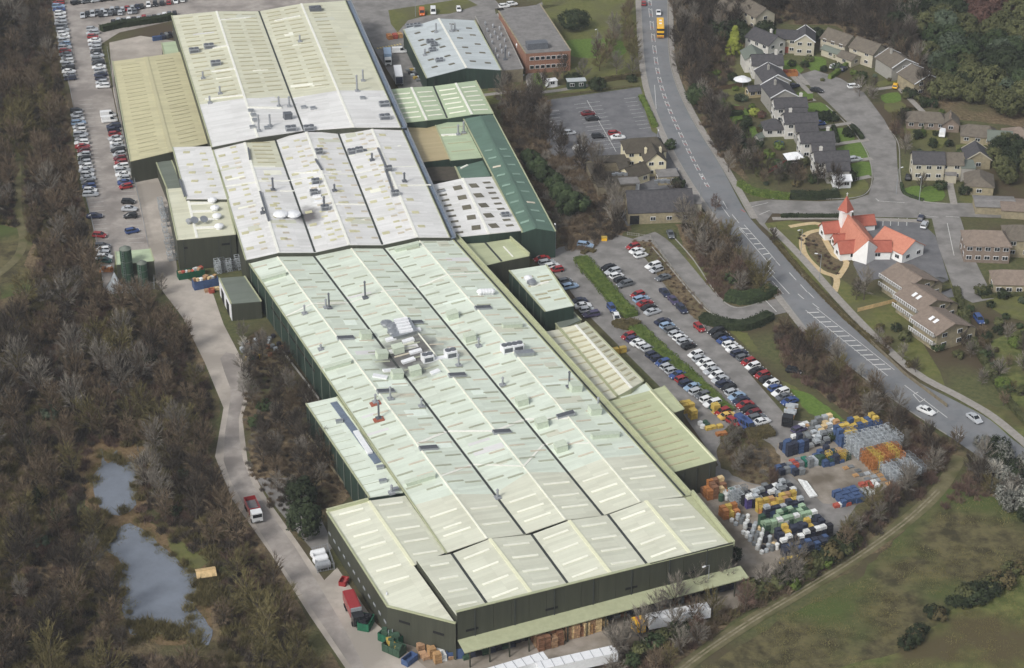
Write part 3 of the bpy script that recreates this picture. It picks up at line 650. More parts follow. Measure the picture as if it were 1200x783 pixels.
for k in range(5): C.duct((362 + k * 1.5, 213 + k * 6), (372 + k * 1.5, 212 + k * 6), 1.1, 0.4, 'white_metal')
# B: mint hall running into the beige front rows
B = Hall('main_hall', 'long mint green main factory hall with beige sheets at its front end', 'factory hall',
         [(292, 309, 523, 648, 9), (327, 303.5, 571, 631.5, 10.1), (369.4, 302.5, 614.5, 625.5, 9), (413, 293, 663, 609.5, 10.1), (451, 293, 705.5, 603, 9), (493, 284, 750, 588, 10.1), (530, 280, 800.5, 581.5, 9)],
         bands=[([592, 579, 579, 553.5, 553.5, 537, 532], 'pale')], m='mint', wall='clad_green', walls='LR', back=0.012, straight='both', rw=0.35, ridge='sky_white')
for i in range(6):
    vb = [B.vat(i, y) for y in (592, 579, 579, 553.5, 553.5, 537)][i] - 0.02
    for u, vo in ((0.27, 0.0), (0.70, 0.014)):
        B.lights(i, u, 3.6, 0.5, 0.012 + vo, vb + vo, 21, 'sky_mint', jit=0.14, mixm=('sky_pink', 0.3))
    B.lights(i, 0.5, 6.0, 0.6, vb + 0.04, 0.985, 3 if i > 1 else 2, 'sky_white', jit=0.06, name='white_rooflight')
for x, y, h in ((357, 368, 2.2), (382, 361, 2.2), (385.8, 361.5, 4), (428, 349.5, 4.5), (444, 491, 4), (440, 472, 2), (457.5, 468, 3), (376, 410, 1.2), (537.5, 429, 3), (561, 406, 2), (589, 452, 2), (494, 477, 2), (459, 578, 1.8), (583, 584, 2), (667, 454, 4), (701, 478, 2.5)): B.flue(x, y, h, 0.24, 'dark_metal' if h > 3 else 'grey_metal')
for x, y, L in ((321, 326, 6.4), (477, 291, 6.4), (396, 430, 6.4), (493, 564, 6.4), (709, 512, 6.4), (600, 383, 5)): B.vbox(x, y, L, 1.3, 0.9, 'green_box', 'long_ridge_vent')
for x, y in ((405, 397), (486, 379), (566, 361.5), (535.6, 440.5), (452, 459.5), (502, 526), (588, 507), (663, 487)): B.louvre(x, y)
for x, y in ((530.5, 372), (551, 398), (612, 473), (635, 499), (657.5, 527), (696.5, 484), (674, 457), (428, 396), (447, 419), (465, 442), (487, 438), (467, 412)): B.vbox(x, y, 2.6, 2.2, 1.6)
B.vbox(471, 388, 6.0, 6.5, 1.0, 'steel', 'white_plant_housing')
for k in range(5): B.duct((462 + k * 1.6, 381 + k * 3.4), (478 + k * 1.6, 378 + k * 3.4), 0.7, 1.5, 'white_metal', 'white_slatted_vent')
for x, y in ((453, 382), (460, 386), (461, 392)): B.cowl(x, y, 1.4, 'steel')
for a, b in (((472, 402), (485, 398)), ((480, 415), (494, 411)), ((471, 426), (486, 421)), ((449, 436), (464, 435)), ((437, 441), (454, 444)), ((505, 439), (515, 435)), ((452, 400), (464, 397)), ((484, 388), (493, 387)), ((505, 423), (526, 419))): B.duct(a, b, 1.3, 0.5, 'white_metal', 'white_slatted_vent')
for x, y in ((501, 423), (528, 418), (594, 412), (606, 410)): B.aircon(x, y, 2.6, 2.4, 1.8, 'white_metal')
for k in range(5): B.cowl(563 + k * 3.3, 345 - k * 0.1, 0.9)
B.vbox(614, 416, 4.5, 1.8, 0.9, 'steel'); B.duct((588, 409), (612, 407), 0.9, 0.5, 'white_metal')
for x, y in ((444, 492), (440, 473)):
    B.item('rusty_base', x, y + .5, lambda mb: mb.box((0, 0, 0.1), (2.4, 1.8, 0.3)), 'rust')
def across(hall, ya, col='trim_white', w=0.5, i0=0, i1=6):
    for i in range(i0, i1):
        a = hall.vat(i, ya[i - i0]); b = hall.vat(i + 1, ya[i + 1 - i0])
        p, q = hall.S(i, 0.03, a), hall.S(i, 0.97, b); hall.bar(p, q, w, 0.06, 0.06, col, 'roof_flashing')
across(B, [371, 356, 355, 341, 338, 322, 320])
across(B, [520, 506, 505, 492, 490], 'trim_white', 0.8, 1, 5)
across(B, [558, 545, 546, 521, 519], 'trim_white', 0.5, 1, 5)
across(C, [219, 213, 212, 205, 204, 196, 195], 'trim_white', 0.5)
# front row standing in front of the seam, behind the tall dark facade
def onfacade(f, n_, h): return f, n_
A2 = Hall('front_hall', 'beige front hall above the long dark facade and loading canopy', 'factory hall',
          [(488, 656, 535, 721, 10.4), (529.4, 649, 575, 714, 9.7), (574, 631.5, 623.7, 696.7, 10.8), (623, 626.5, 669, 689, 9.7), (667, 610, 716, 672.5, 10.8), (712.5, 603.5, 761, 665, 9.7), (757, 587, 809.6, 649.5, 10.8), (801.5, 583, 858, 641, 9.7)],
          m='pale', straight='near', wall='clad', walls='LRB', edge=None, ridge='trim_cream')
for i in range(7): A2.lights(i, 0.5, 5.6 if i else 4.0, 0.6, 0.03, 0.97, 4, 'sky_white', jit=0.05, name='white_rooflight')
B.lights(0, 0.5, 4, 0.6, 0.9, 0.99, 1, 'sky_white')
# facade of the front hall with its parapet
fa, fb = A2.N[0], A2.N[-1]; d = (fb - fa).normalized(); nrm = Vector((d.y, -d.x, 0)); L = (fb - fa).length
mb = MB(); k = 16
for j in range(k):
    p, q = fa.lerp(fb, j / k) + nrm * 0.25, fa.lerp(fb, (j + 1) / k) + nrm * 0.25; g = d * 0.03
    panel = MB(); c = (p + q) / 2; Mx = Matrix((d, nrm, Vector((0, 0, 1)))).transposed()
    panel.box((c.x, c.y, 7.7), (L / k - 0.06, 0.3, 6.6), Mx); panel.build('facade_panel', M['clad'], A2.o)
mb.box(((fa + fb) / 2 + nrm * 0.1)[:2] + (5.3,), (L, 0.3, 10.8), Mx); mb.build('wall', M['clad'], A2.o)
cap = MB(); cap.box(((fa + fb) / 2 + nrm * 0.2)[:2] + (11.06,), (L + 0.4, 0.6, 0.14), Mx); cap.build('parapet_cap', M['clad_light'], A2.o)
for t in (0.05, 0.33, 0.62, 0.84):
    c = fa.lerp(fb, t) + nrm * 0.45; w = MB(); w.box((c.x, c.y, 6.4), (2.6, 0.08, 0.5), Mx); w.build('dark_vent_slot', M['black'], A2.o)
cn = MB(); c0 = fa.lerp(fb, 0.0) + nrm * 0.4; c1 = fb + nrm * 0.4 + d * 2.0
e0, e1 = c0 + nrm * 3.6, c1 + nrm * 3.6
cn.prism([Vector((q.x, q.y, 0)) for q in (c0, e0, e1, c1)], [4.55, 4.0, 4.0, 4.55], [4.75, 4.2, 4.2, 4.75], bottom=True); cn.build('loading_canopy', M['clad_light'], A2.o)
for j in range(15):
    c = e0.lerp(e1, (j + 0.3) / 15) - nrm * 0.4; q = MB(); q.box((c.x, c.y, 2.0), (0.25, 0.25, 4.1), Mx); q.build('canopy_post', M['clad'], A2.o)
for j in range(9):
    c = fa.lerp(fb, (j + 0.8) / 10) + nrm * 0.3; q = MB(); q.box((c.x, c.y, 1.9), (5.2, 0.2, 3.6), Mx); q.build('loading_door', M['black'], A2.o)
# east parapet of the front hall
for a, b in ((A2.F[-1], A2.N[-1]),):
    dd = (b - a).normalized(); nn = Vector((-dd.y, dd.x, 0)); 
    if nn.x < 0: nn = -nn
    p, q = a + nn * 2.0, b + nn * 0.4
    A2.bar(Vector((p.x, p.y, 10.4)), Vector((q.x, q.y, 10.4)), 0.4, 1.3, 0, 'clad_light', 'side_parapet')
    g = MB(); g.poly([(v.x, v.y, z) for v, z in ((a, 9.55), (b, 9.55), (q, 9.6), (p, 9.6))]); g.build('gutter_walkway', M['clad_light'], A2.o)
    w = MB(); w.poly([(p.x, p.y, 0), (q.x, q.y, 0), (q.x, q.y, 10), (p.x, p.y, 10)]); w.build('wall', M['clad'], A2.o)
# raised gutter walkways along the east eaves of B and D/C
def walkway(hall, off0, off1, h, m='clad_light', v0=0.0, v1=1.0, side=-1):
    a, b = hall.F[side].lerp(hall.N[side], v0), hall.F[side].lerp(hall.N[side], v1); dd = (b - a).normalized(); nn = Vector((-dd.y, dd.x, 0)); nn = nn if nn.x > 0 else -nn
    z = a.z
    p, q, r, t = a + nn * off0, b + nn * off0, b + nn * off1, a + nn * off1
    hall.bar(a + nn * 0.3 + Vector((0, 0, .05)), b + nn * 0.3 + Vector((0, 0, .05)), 0.5, 0.1, 0.05, 'gutter', 'eaves_gutter')
    g = MB(); g.prism([p, q, r, t], z - 0.5, z - 0.12); g.build('gutter_walkway', M['gutter_blue' if m == 'blue' else m], hall.o)
    hall.bar(t + Vector((0, 0, 0.1)), r + Vector((0, 0, 0.1)), 0.3, h, 0.0, 'clad_light' if m != 'blue' else 'steel', 'side_parapet')
    w = MB(); w.poly([(t.x, t.y, 0), (r.x, r.y, 0), (r.x, r.y, z - .1), (t.x, t.y, z - .1)]); w.build('wall', M['clad_green'], hall.o)
walkway(B, 0.3, 1.9, 0.9); walkway(D, 0.3, 1.8, 0.9, 'blue'); walkway(C, 0.3, 1.6, 0.8, 'blue')
# A1: low front left part with the cut-off corner
def custom(name, label, cat, polys, base_pts, wallm, h_off=0.2):
    c = sum((Vector(p) for p in base_pts), Vector()) / len(base_pts); c.z = 0
    o = empty(name, c, 0, label, cat)
    return o
h1, h2, h3 = 7.8, 9.2, 8.6
a, b, c_, dd_, e_, f_, g_ = P(383, 600, h1), P(432, 587, h2), P(475, 581, h3), P(522, 648, h3), P(485, 663, h2), P(534, 731, 8.9), P(454, 711, h1)
A1o = empty('front_left_hall', Vector(((a.x + dd_.x) / 2, (a.y + g_.y) / 2, 0)), 0, 'low beige front left hall with a cut-off corner beside the service road', 'factory hall')
def uvp(pts, ay):
    ay = ay.normalized(); ax = Vector((-ay.y, ay.x, 0)); return [((p - pts[0]).dot(ax), (p - pts[0]).dot(ay)) for p in pts]
q = [a, g_, f_, e_, b]; MB().poly(q, 0, uvp(q, g_ - a)).build('roof_slope', M['pale'], A1o)
q = [b, e_, dd_, c_]; MB().poly(q, 0, uvp(q, e_ - b)).build('roof_slope', M['pale'], A1o)
for i, (p, r) in enumerate(((a, g_), (g_, f_))):
    w = MB(); dv = (r - p); dv.z = 0; dv.normalize(); n0 = Vector((dv.y, -dv.x, 0)); 
    if n0.y > 0 and i == 1: n0 = -n0
    steps = 8 if i == 0 else 4
    for j in range(steps):
        s0, s1 = p.lerp(r, j / steps), p.lerp(r, (j + 1) / steps); w = MB()
        w.poly([(s0.x, s0.y, 0), (s1.x, s1.y, 0), (s1.x, s1.y, s1.z + .15), (s0.x, s0.y, s0.z + .15)]); w.build('wall_panel', M['clad'], A1o)
    B.__class__.bar(type('o', (), {'o': A1o})(), p + Vector((0, 0, 0.15)), r + Vector((0, 0, 0.15)), 0.4, 0.3, 0.0, 'clad_light', 'eaves_trim')
fake = type('o', (), {'o': A1o})()
Hall.bar(fake, b, e_, 0.7, 0.12, 0.05, 'trim_cream', 'ridge_cap'); Hall.bar(fake, a + Vector((0, 0, .3)), b + Vector((0, 0, .3)), 0.5, 0.8, 0, 'clad_light', 'parapet')
w = MB(); w.poly([(a.x, a.y, 0), (a.x, a.y, a.z), b, (b.x, b.y, 0)]); w.build('wall', M['clad'], A1o)
sl = MB().box((0, 0, 0), (5.2, 0.6, 0.1)).mesh('white_rooflight', M['sky_white'])
for (p0, p1, e0_, e1_, n) in ((a, g_, b, e_, 7), (b, e_, c_, dd_, 5)):
    for k in range(n):
        v = (k + 0.5) / n; L0 = p0.lerp(p1, v); R0 = e0_.lerp(e1_, v); x = (e0_ - p0).normalized(); y = (p1 - p0).normalized(); z = x.cross(y); z = z if z.z > 0 else -z; z.normalize(); y = z.cross(x)
        m4 = Matrix((x, y, z)).transposed().to_4x4(); m4.translation = L0.lerp(R0, 0.5) + z * 0.08 - A1o.location; inst('white_rooflight', sl, A1o, m4)
for p, r, t in ((g_, f_, 0.25), (g_, f_, 0.75)):
    c = p.lerp(r, t); dv = (r - p); dv.z = 0; dv.normalize(); nn = Vector((dv.y, -dv.x, 0)); w = MB(); w.box((c.x + nn.x * .1, c.y + nn.y * .1, 5.3), (2.4, 0.1, 0.5), Matrix((dv, nn, Vector((0, 0, 1)))).transposed()); w.build('dark_vent_slot', M['black'], A1o)
for j in range(12):
    c = a.lerp(g_, (j + .5) / 12); dv = (g_ - a); dv.z = 0; dv.normalize(); nn = Vector((dv.y, -dv.x, 0)); w = MB()
    for sgn in (1, -1): w.box((c.x + nn.x * .1 * sgn, c.y + nn.y * .1 * sgn, 3.2), (1.2, 0.1, 0.5), Matrix((dv, nn, Vector((0, 0, 1)))).transposed())
    w.build('small_vent', M['grey_metal'], A1o)
# J: mint lean-to on the west side
J = Hall('lean_to', 'pale mint lean-to along the west side of the main hall with a blue grey gutter', 'lean-to',
         [(358.7, 473, 433, 583, 7.6), (395, 465, 473, 577, 8.3)], m='mint', wall='clad_green', walls='LFB')
J.duct((391, 472), (443, 543), 1.6, 0.2, 'gutter_blue', 'gutter_duct')
for k in range(13): J.duct((362 + k * 5.6, 479 + k * 8.2), (383 + k * 5.6, 474 + k * 8.2), 0.12, 0.05, 'sky_mint', 'sheet_joint')
for x, y in ((446, 549), (398, 495), (449, 565), (463, 575)): J.vbox(x, y, 1.6, 0.9, 0.6, 'steel', louvre=False)
J.duct((417, 507), (434, 533), 1.2, 0.6, 'white_metal')
# E: tan hall top left
E = Hall('tan_warehouse', 'tan flat looking warehouse beside the left car park', 'warehouse', [(131.6, 72, 153, 189, 7), (171, 67, 200, 178, 7.5), (211, 61, 247, 167, 7)], m='tan', wall='clad', rw=1.2, ridge='tan')
for i in (0, 1): E.lights(i, 0.5, 6.0, 0.35, 0.04, 0.96, 24, 'sky_tan', jit=0.05)
E2 = Hall('loading_shed', 'small grey green shed roof at the back corner of the tan warehouse', 'shed', [(189, 50, 192, 64, 5), (208, 48, 211, 62, 5)], m='lgreen', wall='clad')
# F/G: west extension and yellow roofed block
F_ = Hall('west_extension', 'white flat roofed extension on the west side of the middle hall', 'factory building', [(202, 172.5, 218, 233, 10), (248, 171.5, 268, 233, 10.2)], m='white', wall='clad')
F_.lights(0, 0.32, 1.9, 1.3, 0.05, 0.95, 5, 'sky_yel', jit=0.2); F_.lights(0, 0.72, 1.7, 0.9, 0.08, 0.95, 7, 'sky_yel')
for a_, b_ in (((211, 212), (217, 231)),): F_.duct(a_, b_, 0.6, 0.6, 'dark_metal')
G = Hall('plant_block', 'yellow green roofed block with dark walls and four white cowls above the cage store', 'factory building', [(195, 221.5, 207.5, 281, 9.2), (217, 219.5, 231, 279, 9.3), (262, 217, 276, 274.5, 9.2)], m='cream', wall='clad', straight=False)
for k, (x, y) in enumerate(((249, 237.5), (252, 246.5), (254.5, 256), (257, 268))):
    G.cowl(x, y, 1.2); G.duct((222 + k * 2, 239 + k * 9.5), (247 + k * 2, 238 + k * 9.5), 1.4, 0.12)
def dish(mb): mb.tube((0, 0, 0), (0, 0, 1.0), .1, .1, 6); mb.tube((0, 0, 1.0), (0.1, 0.3, 1.5), 0.4, 1.1, 14)
for x, y in ((228, 263), (239, 262)): G.item('round_exhaust_hood', x, y, dish, 'steel', flat=True)
G.cowl(222, 262, 0.9, 'grey_metal')
for x in (220, 241, 265):
    pass
for t in (0.17, 0.5, 0.82):
    n0, n2 = G.N[0], G.N[2]; c = n0.lerp(n2, t); dv = (n2 - n0); dv.z = 0; dv.normalize(); nn = Vector((dv.y, -dv.x, 0)); w = MB(); w.box((c.x + nn.x * .1, c.y + nn.y * .1, 6.6), (2.2, 0.12, 0.6), Matrix((dv, nn, Vector((0, 0, 1)))).transposed()); w.build('dark_vent_slot', M['black'], G.o)
G2 = Hall('low_store', 'low dark grey roofed store squeezed between tan warehouse and plant block', 'store', [(183, 190, 196, 222, 5), (201, 188, 214, 219, 5)], m='grey_roof', wall='clad')
# K: grey workshop
K = Hall('grey_workshop', 'small grey flat roofed workshop with an open white door side by the service road', 'workshop', [(257, 326, 271, 356, 5), (286.5, 323.7, 306, 353, 5)], m='grey_roof', wall='clad')
p, r = K.F[0], K.N[0]; dv = (r - p); dv.z = 0; dv.normalize(); nn = Vector((dv.y, -dv.x, 0)); nn = nn if nn.x < 0 else -nn
Mx2 = Matrix((dv, nn, Vector((0, 0, 1)))).transposed()
w = MB(); c = p.lerp(r, .5); w.box((c.x + nn.x * .1, c.y + nn.y * .1, 2.4), ((r - p).length, .15, 4.6), Mx2); w.build('white_side_wall', M['white_metal'], K.o)
for t in (0.3, 0.72):
    w = MB(); c = p.lerp(r, t); w.box((c.x + nn.x * .2, c.y + nn.y * .2, 1.8), (3.2, .15, 3.4), Mx2); w.build('roller_door', M['black'], K.o)
# H: cluster on the east side
H1 = Hall('twin_gable_shed', 'light green twin gabled shed at the north end of the east cluster', 'shed', [(455, 105, 472, 144, 8.5), (482, 102.5, 500, 141, 9.5), (508, 101, 524, 138.5, 8.5), (534, 97.5, 553, 134, 9.5), (557.5, 94.5, 578, 133, 8.5)], m='lgreen', wall='clad_green')
for i in range(4): H1.lights(i, 0.5, 5, 0.7, 0.1, 0.95, 6, 'sky_white', name='white_rooflight')
H2 = Hall('ochre_store', 'ochre flat roofed store beside the rear hall', 'store', [(473, 149, 493.7, 190, 7), (508, 142, 527, 186, 7)], m='ochre', wall='clad_green')
H3 = Hall('green_store', 'pale green roofed store with two flues between ochre store and dark green shed', 'store', [(508.5, 142, 528, 188, 7.1), (544, 139, 565.5, 184.5, 7.1)], m='lgreen', wall='clad_green')
H3.lights(0, 0.5, 7, 0.3, 0.1, 0.9, 4, 'sky_tan'); H3.flue(537, 158, 3); H3.flue(543.5, 156, 3.5); H3.duct((517, 159), (540, 158), 0.9, 0.3)
H4 = Hall('dark_green_shed', 'long dark green gabled shed on the east edge of the site', 'shed', [(543, 139, 612, 272.5, 8), (562.7, 136, 628, 267.5, 9.2), (578, 134, 651, 271, 8)], m='dgreen', wall='clad_green', ridge='dgreen')
for i, u in ((0, 0.5), (1, 0.45)): H4.lights(i, u, 2.4, 0.9, 0.28, 0.97, 9, 'sky_green', jit=.1, mixm=('sky_pink', .2))
H5 = Hall('link_building', 'low brown flat roofed link tucked below the ochre store', 'link building', [(496, 196, 502, 213, 5), (533, 195, 539, 210, 5)], m='felt_brown', wall='clad')
H5b = Hall('small_green_roof', 'small dark green pitched roof tucked below the pale green store', 'link building', [(534, 196, 541, 211, 5.6), (566.5, 188, 576, 206, 6.4)], m='dgreen', wall='clad_green')
H5b.duct((540, 198), (548, 194), 0.6, 0.3)
H6 = Hall('white_workshop', 'white gabled workshop roof with dark square rooflights', 'workshop', [(502.6, 217.5, 527.5, 278.5, 8.2), (542, 209, 573, 274, 9.2), (576.5, 207, 611.5, 270, 8.2)], m='white', wall='clad_green')
H6.lights(0, 0.75, 2.4, 2.6, 0.06, 0.97, 5, 'sky_dark'); H6.lights(0, 0.28, 2.1, 1.0, 0.08, 0.98, 9, 'sky_dark'); H6.lights(1, 0.25, 2.4, 2.6, 0.06, 0.97, 5, 'sky_dark'); H6.lights(1, 0.72, 2.2, 1.0, 0.06, 0.95, 9, 'sky_dark')
H6.aircon(592, 253, 2.4, 1.6, 0.8); H6.duct((508, 227), (522, 224), .5, .5, 'grey_metal')
# I: small blocks between factory and the main car park
I1 = Hall('tan_lean_building', 'small twin tan roof below the white workshop', 'factory building', [(541, 286, 567, 311.5, 7), (568.5, 284.5, 588, 306.5, 6.7), (598, 280, 620.5, 299.8, 7)], m='ogreen', wall='clad')
I1.duct((590, 289), (601, 301), .4, .1)
for a_, b_ in ((I1.F[2], I1.N[2]),): I1.bar(a_ + Vector((0, 0, .4)), b_ + Vector((0, 0, .4)), 0.3, 0.9, 0, 'clad_light', 'side_parapet')
I2 = Hall('mint_block', 'tall mint roofed block with dark walls beside the first rows of parked cars', 'factory building', [(596.6, 317, 638.8, 365, 7), (640, 310.4, 672.5, 358, 7)], m='mint', wall='clad_green')
I2.lights(0, 0.3, 3.2, .6, 0.15, .85, 4, 'sky_tan', jit=.3); I2.lights(0, 0.72, 3.2, .6, 0.1, .95, 4, 'sky_tan', jit=.3)
I2.cowl(619, 329, 1.1); I2.cowl(623, 334, 1.2, 'steel'); I2.duct((622, 336), (643, 331), .8, .3)
I2b = Hall('porch', 'low grey porch roof at the front of the mint block', 'porch', [(651, 379, 656, 386, 3.2), (672, 366, 681, 375, 3.2)], m='grey_roof', wall='clad_light')
I3 = Hall('yellow_ridge_shed', 'narrow cream ridged shed running beside the lower car rows', 'shed', [(656.7, 384.5, 724, 464, 5.8), (674.6, 381, 740, 455, 6.8), (686, 377, 754, 446.5, 5.8)], m='cream', wall='clad_light', ridge='trim_white', gut='gutter')
I3.lights(0, .5, 3.6, .6, .05, .95, 12, 'sky_tan'); I3.lights(1, .5, 3.0, .6, .05, .95, 12, 'sky_tan')
I4 = Hall('beige_lean_to', 'beige lean-to roof between the main hall and the cream ridged shed', 'lean-to', [(631, 390, 703, 472, 5.2), (655.5, 386, 723, 465, 5.4)], m='beige', wall='clad_light')
I4.lights(0, .5, 4.6, .3, .05, .95, 9, 'sky_tan')
I5 = Hall('mint_link', 'small mint link roof joining the cream ridged shed to the beige block', 'link building', [(724.5, 464.5, 731, 473, 5.3), (757, 449, 764, 457, 5.3)], m='mint', wall='clad_light')
I6 = Hall('beige_block', 'large beige block with long dark rooflights beside the coloured crate yard', 'factory building', [(704, 473, 779, 556, 7.2), (763, 457.5, 839.4, 539.5, 7.6)], m='ogreen', wall='clad')
I6.lights(0, 0.42, 9, .45, .06, .96, 11, 'sky_tan', jit=.05); I6.bar(*[I6.S(0, .98, v) for v in (0, 1)], .5, .1, .06, 'trim_cream', 'ridge_cap')
I7 = Hall('beige_side_block', 'narrow beige side strip roof of the big beige block by the yellow skips', 'factory building', [(764, 457, 790, 483.5, 7.2), (778, 452.5, 801.5, 479.5, 7.0)], m='ogreen', wall='clad')
# M: northern buildings
M1 = Hall('blue_white_workshop', 'pale blue white gabled workshop north of the east cluster', 'workshop', [(472.7, 34.5, 500, 91.5, 6.2), (514, 21.7, 546.5, 79.5, 7.6), (556, 24, 587, 82, 6.2)], m='blueish', wall='clad_green')
for i in (0, 1): M1.lights(i, .3, 2.0, 1.1, .05, .95, 6, 'sky_dark', jit=.2); M1.lights(i, .72, 2.0, 1.1, .1, .95, 5, 'sky_dark', jit=.2)
for x, y, h in ((511, 38, 3), (529, 37, 2.5), (533, 36, 2.5), (498, 65, 2)): M1.flue(x, y, h)
for x, y in ((504, 50), (507, 60), (515, 72), (509, 54), (480, 32), (489, 31)): M1.aircon(x, y, 2.6, 1.6, 1)
M2 = Hall('flat_annex', 'grey flat roofed annex with white vent domes between blue white workshop and brick office', 'office building', [(557, 19, 588, 82.5, 4.5), (583, 16, 613, 80.5, 4.5)], m='felt', wall='stone_dark', edge='kerb')
for k in range(16): M2.cowl(569 + (k % 3) * 7 + k * 1.0 + rng.uniform(-1, 1), 30 + k * 2.5 + rng.uniform(-1, 1), 0.38, 'grey_metal')
M2.flue(592, 70, 4, m='dark_metal'); M2.cowl(607, 55, .7)
M3 = Hall('brick_office', 'grey flat roofed brick office block beside the lawn', 'office building', [(584.4, 12.8, 616, 62.6, 7.2), (633, 5, 668.7, 59, 7.2)], m='felt', wall='brick', edge='stone')
fm = M3.N[0]; fn = M3.N[1]; dv = (fn - fm); dv.z = 0; dv.normalize(); nn = Vector((dv.y, -dv.x, 0)); Mf = Matrix((dv, nn, Vector((0, 0, 1)))).transposed()
def window_row(parent, p, r, zs, n, w=1.2, h=1.2, t0=0.08, t1=0.92, frame='white_metal', nrm_=None):
    dv = (r - p); dv.z = 0; L_ = dv.length; dv.normalize(); nn = nrm_ or Vector((dv.y, -dv.x, 0)); Mf = Matrix((dv, nn, Vector((0, 0, 1)))).transposed()
    for z in zs:
        for k in range(n):
            c = p.lerp(r, t0 + (t1 - t0) * (k + .5) / n)
            fr = MB(); fr.box((c.x + nn.x * .05, c.y + nn.y * .05, z), (w, .1, h), Mf); fo = fr.build('window', M[frame], parent)
            gl = MB(); gl.box((c.x + nn.x * .08, c.y + nn.y * .08, z), (w - .2, .1, h - .2), Mf); go = gl.build('pane', M['glass'], None, origin=parent.location); go.location = (0, 0, 0); go.parent = fo
window_row(M3.o, fm, fn, (5.2, 2.2), 7, 1.5, 1.3)
def pent(mb): mb.box((0, 0, 1.0), (7, 3.4, 2.2))
M3.item('roof_penthouse', 629, 56, pent, 'dark_metal', flat=True)
# odd replacement sheets, stains by vents, wall details
prng = random.Random(21)
M['lgreen_patch'] = mat('newer_mint_sheet', (226, 236, 224), .6, var=.04, scale=1)
def patches(hall, n, cols, ns):
    for k in range(n):
        i = prng.randrange(ns); L_, W_ = prng.choice((1.0, 2.0, 3.0)), prng.choice((3.0, 5.0, 7.0)); c_ = prng.choice(cols)
        me = MB().box((0, 0, 0), (W_, L_, .05)).mesh('replacement_sheet', M[c_])
        inst('replacement_sheet', me, hall.o, hall.mat_at(i, prng.uniform(.3, .7), prng.uniform(.03, .82), 0.03))
patches(B, 40, ('pale', 'pale', 'lgreen_patch', 'white'), 6); patches(C, 14, ('sky_white', 'pale'), 5); patches(D, 14, ('white', 'pale', 'sky_white'), 4)
def pipes(hall, i0, n, face, h, m='gutter'):
    a, b_ = (hall.F[i0], hall.N[i0]) if face in 'LR' else (hall.N[0], hall.N[-1]); d_ = b_ - a; d_.z = 0; L_ = d_.length; d_.normalize(); nn_ = Vector((d_.y, -d_.x, 0))
    if (face == 'L' and nn_.x > 0) or (face == 'R' and nn_.x < 0) or (face == 'F' and nn_.y > 0): nn_ = -nn_
    for k in range(n):
        c_ = a.lerp(b_, (k + .5) / n) + nn_ * .12; mb = MB(); mb.box((c_.x, c_.y, h / 2), (.16, .16, h)); mb.build('downpipe', M[m], hall.o)
pipes(B, 0, 22, 'L', 8.6, 'grey_roof'); pipes(J, 0, 9, 'L', 7.2, 'grey_roof'); pipes(G, 0, 5, 'F', 9, 'gutter'); pipes(M1, 0, 5, 'F', 6, 'gutter'); pipes(I2, 0, 5, 'L', 6.6, 'grey_roof'); pipes(H4, 2, 8, 'R', 7.5, 'gutter'); pipes(I6, 0, 4, 'F', 7, 'gutter')
window_row(B.o, B.F[0].lerp(B.N[0], .12), B.F[0].lerp(B.N[0], .42), (5.6,), 14, 2.2, .8, frame='clad', nrm_=Vector((-.86, -.5, 0)).normalized())
for t in (.06, .2, .34, .48, .62, .76, .9):
    c_ = fa.lerp(fb, t) + nrm * .5; q = MB(); q.box((c_.x, c_.y, 7.8), (.16, .14, 6.2), Matrix((d, nrm, Vector((0, 0, 1)))).transposed()); q.build('downpipe', M['gutter'], A2.o)
